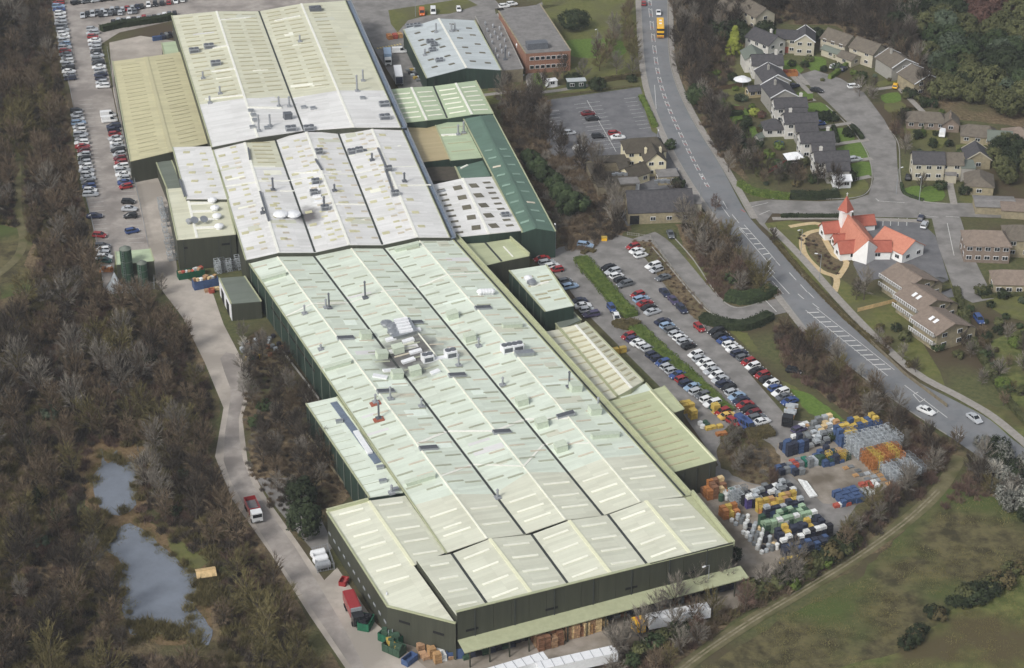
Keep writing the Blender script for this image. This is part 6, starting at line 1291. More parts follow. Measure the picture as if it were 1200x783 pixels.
# cartons along the front and beside the plant block
grid(492, 762, 6, 4, ['cardboard', 'wood', 'white', 'cardboard', 'grey', 'cardboard'], 3, 'crate', 'the carton heap at the bottom edge', w=1.4, d=1.3, su=1.6, sv=1.6, jn=2, thin=.2, jit=.3)
grid(627, 752, 4, 3, ['rust', 'cardboard', 'rust'], 4, 'crate', 'the tall reddish cartons under the canopy', jn=1); grid(646, 748, 4, 2, ['cardboard', 'tan'], 4, 'crate', 'the tall tan cartons under the canopy', jn=1)
grid(664, 744, 4, 2, ['rust', 'wood', 'cardboard'], 4, 'crate', 'the middle cartons under the canopy', jn=1, thin=.2); grid(682, 739, 3, 2, ['cardboard', 'tan'], 4, 'crate', 'the right hand cartons under the canopy', jn=1); grid(700, 736, 2, 1, ['tan'], 2, 'crate', 'the last pair of tan cartons')
grid(715, 726, 6, 1, ['navy', 'grey', 'rust'], 2, 'crate', 'the dark crates in the canopy shade', jn=1, thin=.2); grid(765, 710, 7, 2, ['rust', 'wood', 'cardboard', 'grey'], 2, 'crate', 'the rusty crates under the right canopy', jn=1, thin=.3); grid(830, 697, 5, 1, ['navy', 'black'], 2, 'crate', 'the dark crates at the canopy end')
grid(545, 772, 8, 1, ['green', 'navy', 'black'], 2, 'crate', 'the dark crates behind the nearest trailer', jn=1)
for r_ in range(11):
    t = r_ / 10; grid(188 + 12 * t, 240 + 66 * t, 3, 1, ['silver', 'grey', 'silver'], 2, 'cage', 'steel cage line %s down the plant block wall' % ordn(r_ + 1), w=1.3, h=1.1, su=1.5, jn=1, thin=.15)
grid(255, 318, 6, 2, ['silver', 'grey'], 3, 'cage', 'the steel racks under the plant block', h=1.2, jn=1); grid(243, 342, 4, 1, ['cardboard', 'wood', 'tan'], 1, 'crate', 'the cartons before the blue container', jn=0)
grid(282, 404, 6, 5, ['grey', 'black', 'silver', 'rust'], 1, 'bag', 'the scrap heap below the workshop', su=1.8, sv=2.2, jit=.6, thin=.2); grid(290, 422, 3, 1, ['yellow', 'teal', 'yellow'], 1, 'bag', 'the coloured scrap at the bank')
grid(182, 48, 3, 1, ['blue', 'blue', 'navy'], 2, 'crate', 'the blue bales behind the tan warehouse', w=2); grid(190, 44, 6, 2, ['black', 'grey'], 2, 'bag', 'the dark scrap behind the tan warehouse'); grid(456, 45, 3, 2, ['orange', 'red', 'wood'], 2, 'crate', 'the orange crates in the top yard', w=1.5, su=1.8); grid(478, 84, 3, 5, ['grey', 'yellow', 'silver', 'black'], 1, 'crate', 'the drums along the blue white workshop', su=1.3, sv=2.4, thin=.2)
for k in range(9): mark(car_park_left, (442 + k * 3.3, 57 - k * .6), (443.5 + k * 3.3, 56.7 - k * .6), 1.2, 'paint_y', z=.085)
# ------------------------------------------------------------------ vegetation
def veg_mat(name, c1, c2, objrand=.22, scale=.6, rough=.9):
    return mat(name, c1, rough, scale=scale, col2=c2, detail=4, objrand=objrand, spec=.1)
TW = dict(brown=veg_mat('brown_twigs', (94, 82, 68), (120, 106, 88)), grey=veg_mat('grey_twigs', (104, 99, 91), (134, 128, 118)), olive=veg_mat('olive_twigs', (90, 84, 56), (114, 106, 74)), tuft=veg_mat('pale_grass_tufts', (104, 98, 62), (130, 124, 84)),
          red=veg_mat('reddish_twigs', (90, 74, 66), (108, 90, 80)), pale=veg_mat('pale_grey_twigs', (156, 152, 142), (184, 180, 170)), dark=veg_mat('dark_twigs', (64, 58, 52), (84, 77, 69)))
TW_IVY = 0
BARK = mat('grey_brown_bark', (84, 76, 66), .95, var=.2, scale=3)
LF = dict(dark=veg_mat('dark_evergreen_leaves', (38, 46, 32), (58, 66, 46)), mid=veg_mat('mid_green_leaves', (50, 62, 42), (72, 84, 56)), olive=veg_mat('olive_leaves', (68, 72, 48), (96, 98, 66)),
          yellow=veg_mat('yellow_green_leaves', (120, 130, 54), (146, 152, 76)), copper=veg_mat('copper_leaves', (80, 60, 54), (102, 78, 70)), hedge=veg_mat('clipped_hedge_leaves', (74, 92, 44), (102, 116, 60)),
          brownhedge=veg_mat('brown_hedge_leaves', (72, 66, 46), (94, 86, 60)), ivy=veg_mat('speckled_ivy_leaves', (44, 50, 42), (150, 150, 142), scale=2.2), bluegreen=veg_mat('blue_green_leaves', (66, 78, 62), (92, 102, 84)))
def bare_tree(seed, H=9.0, rx=2.9, nb=46, nt=17, tw=.075, low=.22):
    r = random.Random(seed); t = MB(); c = MB()
    lean = Vector((r.uniform(-.5, .5), r.uniform(-.5, .5), 0)); top = Vector((lean.x, lean.y, H * .62))
    t.tube((0, 0, -.3), lean * .4 + Vector((0, 0, H * .3)), .2, .13, 6, cap=False); t.tube(lean * .4 + Vector((0, 0, H * .3)), top, .13, .05, 5, cap=False)
    for k in range(5):
        a = k * 1.26 + r.uniform(-.3, .3); z = H * r.uniform(.22, .45); s = lean * (z / H) + Vector((0, 0, z)); e = Vector((math.cos(a) * rx * .55, math.sin(a) * rx * .55, z + H * r.uniform(.18, .3)))
        t.tube(s, e, .09, .04, 4, cap=False)
    for k in range(nb):
        a = r.uniform(0, 6.283); zf = r.uniform(-.75, 1.0); rr = math.sqrt(max(.05, 1 - zf * zf)) * r.uniform(.6, 1.05)
        e = Vector((math.cos(a) * rx * rr, math.sin(a) * rx * rr, H * .6 + zf * H * .4)); z0 = min(H * .6, max(H * low, e.z - H * r.uniform(.2, .35))); s = lean * .6 * (z0 / H) + Vector((0, 0, z0)); s = s.lerp(Vector((e.x, e.y, z0)), .25)
        m_ = s.lerp(e, .5) + Vector((r.uniform(-.3, .3), r.uniform(-.3, .3), r.uniform(-.1, .3)))
        for p, q, w in ((s, m_, .05), (m_, e, .03)):
            d = (q - p).normalized(); u = d.orthogonal().normalized() * w; v = d.cross(u)
            c.poly([p + u, p - u * .5 + v, q]); c.poly([p - u * .5 + v, p - u * .5 - v, q])
        out = (e - Vector((0, 0, H * .45))).normalized()
        for j in range(nt):
            f = r.uniform(.25, 1.0); b0 = s.lerp(m_, f * 2) if f < .5 else m_.lerp(e, f * 2 - 1)
            d = (out + Vector((r.uniform(-.9, .9), r.uniform(-.9, .9), r.uniform(-.2, .9)))).normalized(); L = r.uniform(.6, 1.7) * H / 9
            u = d.cross(Vector((r.uniform(-1, 1), r.uniform(-1, 1), r.uniform(-1, 1)))).normalized() * tw * r.uniform(.5, 1)
            c.poly([b0 - u, b0 + u, b0 + d * L])
    return t, c
def leaf_crown(seed, rx, rz, cz, nc=60, nl=30, ls=.36, cone=False, lump=.9, box=None):
    r = random.Random(seed); c = MB()
    for k in range(nc):
        a = r.uniform(0, 6.283); zf = r.uniform(-.8, 1)
        if cone:
            zf = r.uniform(-1, 1); rr = (1 - (zf + 1) / 2) * r.uniform(.75, 1.05) + .03
        else: rr = math.sqrt(max(.02, 1 - zf * zf)) * r.uniform(.72, 1.0)
        ce = Vector((math.cos(a) * rx * rr, math.sin(a) * rx * rr, cz + zf * rz * r.uniform(.85, 1)))
        out = Vector((ce.x, ce.y, (ce.z - cz) * 1.2 + .4)).normalized(); s = lump * r.uniform(.7, 1.3)
        for j in range(nl):
            d = Vector((r.gauss(0, 1), r.gauss(0, 1), r.gauss(0, 1))).normalized(); p = ce + d * s * r.uniform(.5, 1)
            n = (d + out + Vector((r.uniform(-.6, .6), r.uniform(-.6, .6), r.uniform(-.2, .8)))).normalized(); u = n.orthogonal().normalized(); u.rotate(Matrix.Rotation(r.uniform(0, 6), 3, n)); v = n.cross(u); q = ls * r.uniform(.6, 1.2)
            c.poly([p - u * q, p - v * q * .6, p + u * q, p + v * q * .6])
    return c
def trunk_mb(h, r0=.25):
    t = MB(); t.tube((0, 0, -.3), (.1, .05, h), r0, r0 * .5, 7); 
    for k in range(4): a = k * 1.6; t.tube((.05, 0, h * .5), (math.cos(a) * h * .3, math.sin(a) * h * .3, h * .9), r0 * .4, r0 * .2, 4)
    return t
def inside(p, poly):
    x, y = p; c = False; j = len(poly) - 1
    for i in range(len(poly)):
        xi, yi = poly[i]; xj, yj = poly[j]
        if (yi > y) != (yj > y) and x < (xj - xi) * (y - yi) / (yj - yi) + xi: c = not c
        j = i
    return c
def W(poly): return [tuple(P(x, y).xy) for x, y in poly]
def scatter(poly, sp, seed, avoid=(), jit=.42):
    w = W(poly); r = random.Random(seed); xs = [p[0] for p in w]; ys = [p[1] for p in w]; out = []
    y = min(ys)
    while y < max(ys):
        x = min(xs)
        while x < max(xs):
            q = (x + r.uniform(-jit, jit) * sp, y + r.uniform(-jit, jit) * sp)
            if inside(q, w) and not any(inside(q, a) for a in avoid): out.append(q)
            x += sp
        y += sp
    return out
def px_of(x, y, z=0):
    d = Vector((x, y, z - CAMZ)); dep = d.y * CP - d.z * SP; up = d.y * SP + d.z * CP
    return 600 + FOC * d.x / dep, 391.5 - FOC * up / dep
AV = [W(p) for p in ([(104, 524), (165, 524), (165, 600), (172, 612), (205, 640), (246, 655), (248, 685), (240, 690), (262, 740), (262, 772), (150, 772), (136, 740), (134, 700), (108, 655), (122, 618), (98, 600), (98, 550)],
                     [(-60, 262), (22, 268), (38, 285), (30, 310), (45, 330), (20, 345), (-60, 352)], [(198, 625), (250, 640), (248, 690), (225, 680)], [(222, 660), (258, 660), (262, 690), (232, 692)])]
PATH = [W([(-60, 262), (22, 268), (42, 290), (40, 345), (20, 368), (-60, 372)]), W([(150, 500), (160, 500), (160, 512), (150, 512)]), W([(14, 180), (28, 180), (34, 275), (30, 300), (12, 322), (-10, 330), (6, 305), (18, 280)])]
variants = []   # (key, seed, kwargs)
VK = ['brown', 'brown', 'grey', 'olive', 'red', 'dark', 'pale', 'grey']
TRK = W([(1140, 530), (1112, 585), (1070, 625), (1000, 668), (940, 705), (880, 742), (820, 785), (790, 800), (765, 800), (815, 760), (880, 720), (940, 684), (1000, 647), (1058, 602), (1095, 565), (1115, 530)])
VM = []
for i, k in enumerate(VK):
    t, c = bare_tree(100 + i, H=8.5 + (i % 3) * .9, rx=2.6 + (i % 4) * .3)
    VM.append((t.mesh('trunk', BARK), c.mesh('crown', TW[k])))
TREES = []
def choose(x, y, pref):
    n1 = noise.noise(Vector((x * .03, y * .018, 3.1))); n2 = noise.noise(Vector((x * .06, y * .04, 9.7))); r = rng.random()
    if pref == 'wood': 
        if n1 > .18: return 3 if r < .6 else 0
        if n1 < -.2: return 5 if r < .45 else 2 if r < .7 else 0
        return (0 if n2 > 0 else 1) if r < .6 else (3 if n2 > .1 else 5) if r < .85 else 2
    if pref == 'dark': return 5 if r < .6 else (2 if r < .8 else 0)
    if pref == 'pale': return 6 if r < .6 else 7
    if pref == 'red': return 4 if r < .12 else (0 if r < .4 else 3 if r < .55 else 5 if r < .7 else 7)
    return [0, 2, 3, 4, 7][int(r * 4.99)]
def plant_wood(poly, sp, seed, pref, where, smin=.8, smax=1.15, avoid=()):
    for (x, y) in scatter(poly, sp, seed, list(AV) + list(avoid) + [TRK]):
        TREES.append((x, y, choose(x, y, pref), rng.uniform(smin, smax), where))
WOOD_L2 = [(-90, -70), (56, -60), (60, 30), (70, 90), (84, 190), (98, 262), (110, 325), (132, 352), (178, 356), (206, 378), (232, 430), (248, 470), (240, 530), (262, 580), (300, 640), (345, 720), (395, 810), (-90, 840)]
n0 = len(TREES); plant_wood(WOOD_L2, 6.3, 1, 'wood', 'the wood', .55, 1.25, PATH)
def wood_spot(x, y):
    px_, py_ = px_of(x, y)
    for lab, x0, y0, x1, y1 in (('the wood beside the upper left car park', -99, -99, 99, 190), ('the wood beside the lower left car park', -99, 190, 130, 300), ('the wood around the meadow', -99, 300, 60, 400), ('the wood below the silos', 60, 300, 260, 400), ('the wood left above the small pond', -99, 400, 110, 500), ('the wood between small pond and workshop bend', 110, 400, 300, 500),
                                ('the wood left of the small pond', -99, 500, 110, 600), ('the wood right of the small pond', 110, 500, 300, 612), ('the wood left of the larger pond', -99, 600, 140, 690), ('the wood right of the larger pond', 200, 600, 400, 690), ('the wood in the lower left corner', -99, 690, 130, 900), ('the wood below the larger pond', 130, 690, 260, 900)):
        if x0 <= px_ < x1 and y0 <= py_ < y1: return lab
    return 'the wood along the lowest stretch of service road'
TREES[n0:] = [(a, b, c, d, wood_spot(a, b)) for a, b, c, d, e in TREES[n0:]]
plant_wood([(290, 405), (308, 395), (372, 485), (405, 560), (385, 570), (345, 600), (312, 570), (296, 520), (290, 470)], 4.6, 2, 'dark', 'the bank between service road and main hall', .5, .85)
plant_wood([(280, 395), (292, 400), (292, 470), (284, 500), (281, 460)], 3.5, 22, 'pale', 'the thin belt along the inside of the service road', .45, .6)
plant_wood([(583, 112), (636, 112), (642, 165), (700, 190), (733, 258), (730, 280), (712, 286), (706, 250), (690, 215), (660, 190), (630, 172), (600, 150)], 4.8, 3, 'dark', 'the dark belt between the green shed and the pub', .7, .95)
plant_wood([(692, 60), (745, 10), (748, 92), (700, 94)], 6.5, 4, 'mixed', 'the lawn trees between brick office and main road', .7, 1.0)
plant_wood([(640, 92), (690, 88), (690, 100), (645, 104)], 5.0, 44, 'dark', 'the row above the pub car park', .6, .85)
plant_wood([(786, -40), (905, -60), (930, 10), (890, 24), (850, 45), (836, 85), (830, 110), (852, 150), (866, 195), (850, 205), (815, 130), (792, 85)], 4.4, 5, 'dark', 'the dark wood along the right side of the main road', .65, 1.0)
plant_wood([(905, -60), (1060, -60), (1075, 60), (1085, 120), (1040, 60), (990, 35), (940, 25), (920, 20)], 4.8, 6, 'dark', 'the wood behind the upper houses', .8, 1.1)
plant_wood([(795, 265), (832, 265), (880, 318), (905, 345), (880, 352), (858, 340), (825, 310)], 4.2, 7, 'red', 'the triangle between access road and main road', .75, 1.05)
plant_wood([(905, 380), (950, 392), (1000, 440), (1060, 485), (1130, 535), (1190, 580), (1150, 590), (1110, 575), (1085, 585), (1070, 545), (1035, 512), (1005, 490), (990, 480), (950, 455), (925, 440), (900, 415)], 5.4, 8, 'red', 'the wood between the crate yard and the main road', .5, .85)
plant_wood([(950, 398), (1000, 440), (1060, 483), (1120, 520), (1100, 505), (1050, 465), (990, 420)], 4.5, 88, 'pale', 'the pale fringe along the main road', .4, .6)
plant_wood([(720, 765), (860, 712), (890, 690), (965, 655), (1010, 605), (1060, 570), (1085, 580), (1040, 625), (960, 675), (880, 715), (810, 765), (780, 790), (700, 800)], 4.8, 9, 'mixed', 'the scrub belt between the stores yard and the earth track', .55, .9)
plant_wood([(862, 500), (885, 520), (905, 545), (920, 560), (905, 575), (870, 560), (845, 545), (840, 525)], 4.6, 10, 'mixed', 'the scrub between beige block and crate yard', .4, .6)
plant_wood([(1150, 528), (1180, 545), (1230, 575), (1230, 610), (1170, 600), (1140, 560)], 5.5, 11, 'pale', 'the grey thicket at the lower right road bend', .55, .75)
plant_wood([(1005, 110), (1035, 108), (1038, 125), (1010, 128)], 5.0, 12, 'red', 'the reddish clump beside the cul-de-sac', .6, .8)
plant_wood([(845, 165), (862, 150), (885, 185), (905, 205), (985, 210), (985, 225), (900, 222), (862, 205)], 4.2, 13, 'dark', 'the belt behind the lower back gardens', .5, .8)
plant_wood([(1044, 140), (1060, 150), (1062, 195), (1052, 195)], 4.2, 14, 'red', 'the reddish strip right of the cul-de-sac', .5, .7)
plant_wood([(1120, 400), (1220, 385), (1240, 470), (1180, 490), (1140, 440)], 6.5, 15, 'red', 'the gardens at the right edge', .4, .6)
plant_wood([(1020, 400), (1060, 410), (1120, 470), (1090, 460)], 4.5, 16, 'dark', 'the verge behind the stone boundary wall', .4, .6)
for x, y, k, s in ((1012, 352, 2, .9), (1003, 352, 5, .6), (905, 285, 5, .5), (958, 190, 0, .6), (967, 200, 7, .5), (790, 245, 5, .9), (800, 262, 7, .9), (190, 345, 2, .6), (175, 350, 2, .5), (815, 700, 2, .9), (848, 690, 2, .8), (790, 720, 2, .9), (770, 735, 2, .9), (893, 690, 7, .6), (838, 248, 4, .6), (1080, 225, 5, .6), (1094, 148, 3, .5)):
    c = P(x, y); TREES.append((c.x, c.y, k, s, 'open ground, standing apart'))
TREES.sort(key=lambda t: -(t[3] ** 1.5) / (t[1] ** 2))
TN = dict(brown='brown', grey='grey', olive='olive brown', red='reddish', dark='dark', pale='pale grey')
inview = [t for t in TREES if -20 < px_of(t[0], t[1])[0] < 1220 and -5 < px_of(t[0], t[1], 4)[1] < 800]
big = inview[:296]; bigset = set(id(t) for t in big); rest = [t for t in TREES if id(t) not in bigset]
src = {}
for t in big:
    tm, cm = VM[t[2]]; o = empty('bare_tree', (t[0], t[1], 0), rng.uniform(0, 6.28), 'bare %s tree in %s' % (TN[VK[t[2]]], t[4]), 'tree', 'bare trees in ' + t[4]); o.scale = (t[3], t[3], t[3] * rng.uniform(.9, 1.15))
    a = inst('trunk', tm, o); b_ = inst('crown', cm, o); src.setdefault(t[2], (a, b_))
def gn_stuff(name, pts, sources, label=None, z=0.0):
    """one object: every source is instanced on the points whose idx equals its number"""
    me = bpy.data.meshes.new(name); me.from_pydata([(p[0], p[1], z) for p in pts], [], [])
    for an, ty, vals in (('idx', 'INT', [p[2] for p in pts]), ('rot', 'FLOAT', [rng.uniform(0, 6.28) for _ in pts]), ('scl', 'FLOAT', [p[3] for p in pts])):
        a = me.attributes.new(an, ty, 'POINT'); a.data.foreach_set('value', vals)
    o = bpy.data.objects.new(name, me); COL.objects.link(o); tag(o, kind='stuff')
    if label: o['label'] = label
    ng = bpy.data.node_groups.new(name, 'GeometryNodeTree'); ng.interface.new_socket('Geometry', in_out='INPUT', socket_type='NodeSocketGeometry'); ng.interface.new_socket('Geometry', in_out='OUTPUT', socket_type='NodeSocketGeometry')
    n, l = ng.nodes, ng.links; gi = n.new('NodeGroupInput'); go = n.new('NodeGroupOutput'); jn = n.new('GeometryNodeJoinGeometry'); l.new(jn.outputs[0], go.inputs[0])
    def attr(nm, ty):
        a = n.new('GeometryNodeInputNamedAttribute'); a.data_type = ty; a.inputs['Name'].default_value = nm; return a.outputs[0]
    ci = n.new('ShaderNodeCombineXYZ'); l.new(attr('rot', 'FLOAT'), ci.inputs[2]); idx = attr('idx', 'INT'); scl = attr('scl', 'FLOAT')
    for k, ob in sources:
        cmpn = n.new('FunctionNodeCompare'); cmpn.data_type = 'INT'; cmpn.operation = 'EQUAL'; l.new(idx, cmpn.inputs[2]); cmpn.inputs[3].default_value = k
        oi = n.new('GeometryNodeObjectInfo'); oi.inputs['Object'].default_value = ob; oi.inputs['As Instance'].default_value = True
        ip = n.new('GeometryNodeInstanceOnPoints'); l.new(gi.outputs[0], ip.inputs['Points']); l.new(cmpn.outputs[0], ip.inputs['Selection']); l.new(oi.outputs['Geometry'], ip.inputs['Instance']); l.new(ci.outputs[0], ip.inputs['Rotation']); l.new(scl, ip.inputs['Scale']); l.new(ip.outputs[0], jn.inputs[0])
    mod = o.modifiers.new('instances', 'NODES'); mod.node_group = ng
    return o
for k in range(len(VK)):
    if k not in src:
        for t in rest:
            if t[2] == k:
                rest.remove(t); tm, cm = VM[k]; o = empty('bare_tree', (t[0], t[1], 0), 0, 'bare %s tree in %s' % (TN[VK[k]], t[4]), 'tree', 'bare trees in ' + t[4]); o.scale = (t[3],) * 3; src[k] = (inst('trunk', tm, o), inst('crown', cm, o)); break
gn_stuff('bare_woodland', [(t[0], t[1], t[2], t[3]) for t in rest], [(k, ob) for k, ab in src.items() for ob in ab], 'bare winter woodland further off')

# scrub and brush under the trees
BR = []
for k, tw in enumerate(('brown', 'olive', 'dark', 'red', 'grey')):
    r = random.Random(40 + k); c = MB()
    for j in range(150):
        a = r.uniform(0, 6.28); q = r.uniform(0, 1.1); b0 = Vector((math.cos(a) * q, math.sin(a) * q, 0)); d = Vector((r.uniform(-.8, .8), r.uniform(-.8, .8), r.uniform(.4, 1.3))).normalized(); L = r.uniform(.5, 1.5)
        u = d.cross(Vector((r.uniform(-1, 1), r.uniform(-1, 1), r.uniform(-1, 1)))).normalized() * r.uniform(.03, .08); b0.z = r.uniform(0, .4)
        c.poly([b0 - u, b0 + u, b0 + d * L])
    me = c.mesh('stems', TW[tw]); p0 = [P(20, 600), P(60, 560), P(150, 480), P(210, 560), P(90, 700)][k]
    o = empty('bramble_bush', p0, 0, '%s bramble bush in the undergrowth of the left wood' % TN[tw], 'bush', 'bramble bushes'); BR.append(inst('stems', me, o))
pts = []
def scrub(poly, sp, seed, w=(0, 1, 2, 3, 4), s=(.7, 1.5), av=()):
    for (x, y) in scatter(poly, sp, seed, AV[:1] + list(av)): pts.append((x, y, w[int((noise.noise(Vector((x * .05, y * .03, 1))) * .5 + .5 + rng.uniform(-.2, .2)) * len(w)) % len(w)], rng.uniform(*s)))
scrub(WOOD_L2, 2.0, 50, av=PATH); scrub([(285, 400), (305, 385), (372, 480), (420, 575), (372, 600), (320, 600), (290, 550), (285, 480)], 1.8, 51, (2, 0, 4), (.4, .9))
scrub([(785, -40), (905, -60), (1070, -60), (1085, 120), (1040, 70), (980, 30), (905, 28), (862, 60), (850, 110), (862, 180), (848, 190), (815, 130)], 2.3, 52, (2, 0, 2, 4)); scrub([(580, 112), (636, 112), (642, 180), (690, 190), (735, 268), (690, 296), (660, 292), (600, 160)], 2.0, 53, (2, 0, 4))
scrub([(795, 265), (832, 265), (885, 318), (912, 348), (880, 355), (842, 350)], 2.0, 54, (3, 0, 2)); scrub([(900, 380), (950, 392), (1000, 440), (1060, 485), (1190, 580), (1120, 590), (1075, 610), (960, 690), (880, 715), (780, 790), (700, 800), (720, 765), (860, 712), (890, 690), (965, 655), (1010, 605), (1062, 560), (1030, 510), (990, 480), (925, 440)], 2.0, 55, (2, 3, 0, 1))
scrub([(858, 495), (885, 520), (920, 560), (900, 575), (870, 560), (840, 525)], 1.8, 57, (2, 4, 0), (.5, .9))
scrub([(930, 272), (945, 275), (985, 315), (980, 324), (962, 312), (948, 295)], 1.6, 58, (2, 3), (.3, .6)); scrub([(738, 282), (762, 283), (812, 345), (838, 378), (812, 372), (790, 345), (760, 300)], 1.8, 59, (0, 3), (.3, .6))
pts = [q for q in pts if not inside(q[:2], TRK)]
gn_stuff('undergrowth', pts, list(enumerate(BR)), 'brown winter undergrowth')

tp = []
r = random.Random(77); c = MB()
for j in range(90):
    b0 = Vector((r.uniform(-1.3, 1.3), r.uniform(-1.3, 1.3), -.02)); d = Vector((r.uniform(-.7, .7), r.uniform(-.7, .7), r.uniform(.5, 1))).normalized(); u = d.cross(Vector((r.uniform(-1, 1), r.uniform(-1, 1), 0.1))).normalized() * r.uniform(.03, .07); c.poly([b0 - u, b0 + u, b0 + d * r.uniform(.15, .45)])
q = P(1120, 640); to = empty('grass_tuft', q, 0); to['kind'] = 'stuff'; ti = inst('blades', c.mesh('blades', TW['tuft']), to)
for poly in ([(1100, 575), (1210, 595), (1210, 783), (790, 800), (830, 783), (880, 740), (1000, 685), (1080, 612)],):
    for (x, y) in scatter(poly, 2.1, 56, [TRK]):
        if noise.noise(Vector((x * .08, y * .08, 2))) > -.15: tp.append((x, y, 0, rng.uniform(.6, 1.5)))
gn_stuff('rough_grass', tp, [(0, ti)], 'rough grass tufts on the moorland')
rp = []
for ring in ([(109, 562), (114, 550), (119, 543), (122, 527), (127, 541), (136, 529), (140, 545), (152, 541), (160, 550), (162, 565), (160, 590), (150, 600), (136, 606), (122, 603), (112, 588)], [(140, 616), (154, 612), (170, 620), (182, 638), (205, 658), (236, 680), (228, 692), (219, 700), (228, 718), (238, 740), (228, 750), (190, 737), (156, 738), (145, 705), (140, 660), (122, 645), (116, 634), (130, 626)]):
    w = [P(x, y) for x, y in ring]
    for i in range(len(w)):
        a_, b_ = w[i], w[(i + 1) % len(w)]
        for k in range(int((b_ - a_).length * 1.1)):
            q = a_.lerp(b_, rng.random()); rp.append((q.x + rng.gauss(0, .55), q.y + rng.gauss(0, .7), rng.choice((0, 0, 0, 1)), rng.uniform(.5, 1.4)))
for x0, y0, n_ in ((172, 740, 40), (200, 742, 20), (240, 700, 60), (128, 632, 20)):
    for k in range(n_): q = P(x0 + rng.gauss(0, 7), y0 + rng.gauss(0, 5)); rp.append((q.x, q.y, rng.choice((0, 1)), rng.uniform(.6, 1.6)))
gn_stuff('reeds', rp, [(0, ti), (1, BR[1])], 'dead reeds ragged around both ponds', z=.1)
# evergreens
EV = {}
def ever(key, rx, H, kind, leaf, x, y, label, group=None, name='evergreen_tree', s=1.0, **kw):
    if (key, leaf) not in EV:
        cz = H * .55; c = leaf_crown(hash(key) % 1000 if isinstance(key, str) else key, rx, H * .45, cz, cone=(kind == 'cone'), **kw); EV[(key, leaf)] = (trunk_mb(H * .6).mesh('trunk', BARK), c.mesh('crown', LF[leaf]))
    c = P(x, y); o = empty(name, c, rng.uniform(0, 6.28), label, 'bush' if 'bush' in name else 'tree', group); o.scale = (s, s, s * rng.uniform(.9, 1.1)); inst('trunk', EV[(key, leaf)][0], o); inst('crown', EV[(key, leaf)][1], o); return o
ever(1, 5.8, 7, 'r', 'dark', 672, 34, 'big round dark evergreen on the lawn by the brick office', nc=110, nl=34)
ever(2, 3.0, 10, 'cone', 'yellow', 860, 66, 'yellow green conical conifer above the back gardens', nc=70)
ever(3, 3.8, 7, 'r', 'mid', 817, 124, 'round mid green tree on the right verge of the main road', nc=80)
ever(4, 3.2, 9, 'r', 'dark', 354, 600, 'upper dark conifer at the corner of the front left hall', nc=90); ever(4, 3.2, 9, 'r', 'dark', 358, 630, 'lower dark conifer at the corner of the front left hall', s=1.1)
for i, (x, y) in enumerate(((621, 190), (629, 202), (638, 211), (650, 221), (657, 232), (666, 240), (664, 250), (676, 246))):
    ever(5, 3.0, 5.6, 'r', 'mid', x, y + 4, '%s from the top in the row of round green trees beside the dark green shed' % ordn(i + 1), 'round green trees by the dark green shed', nc=80, s=rng.uniform(.85, 1.15))
for i, (x, y, s) in enumerate(((845, 42, 1.2), (862, 38, 1.0), (880, 44, 1.0), (896, 36, .9), (834, 35, .9), (955, 40, .8), (700, 100, .7), (672, 92, .7), (870, 145, .5), (862, 152, .5))):
    ever(6, 4.2, 5.5, 'r', 'dark', x, y + 6, 'dark evergreen thicket tree, %s of the scattered ones near the houses' % ordn(i + 1), 'scattered dark evergreens', nc=80, s=s)
hill = [(1040, 62), (1068, -40), (1420, -40), (1420, 150), (1330, 172), (1210, 148), (1180, 140), (1160, 128), (1120, 128), (1100, 118), (1080, 70)]
hk = 0
for (x, y) in scatter(hill, 7.2, 70):
    px_, py_ = px_of(x, y); nse = noise.noise(Vector((x * .02, y * .02, 5)))
    leaf = 'copper' if (1130 < px_ < 1185 and py_ < 34) else ('dark' if nse < -.12 else 'olive' if nse > .15 else rng.choice(['mid', 'olive', 'dark', 'bluegreen'])); hk += 1
    if -30 < px_ < 1240: ever(7 + hk % 3, 4.6, 8, 'r', leaf, px_, py_, '%s tree on the top right hill, %s' % ({'copper': 'copper brown leaved', 'dark': 'dark evergreen', 'olive': 'olive green', 'mid': 'mid green', 'bluegreen': 'grey green'}[leaf], 'along the top edge' if py_ < 30 else 'above the pebbledash houses' if px_ < 1120 else 'above the bungalows' if py_ > 95 else 'in the middle of the slope'), 'trees on the top right hill', 'hill_tree', nc=95, nl=28, ls=.42, s=rng.uniform(.7, 1.15), lump=1.1)
for (x, y) in scatter([(1155, 175), (1230, 172), (1235, 228), (1185, 222), (1160, 205)], 6.5, 71): ever(8, 4.6, 8, 'r', 'olive' if rng.random() < .5 else 'dark', *px_of(x, y), 'bushy garden evergreen right of the cottage', 'garden evergreens on the right', 'hill_tree', s=rng.uniform(.6, .85))
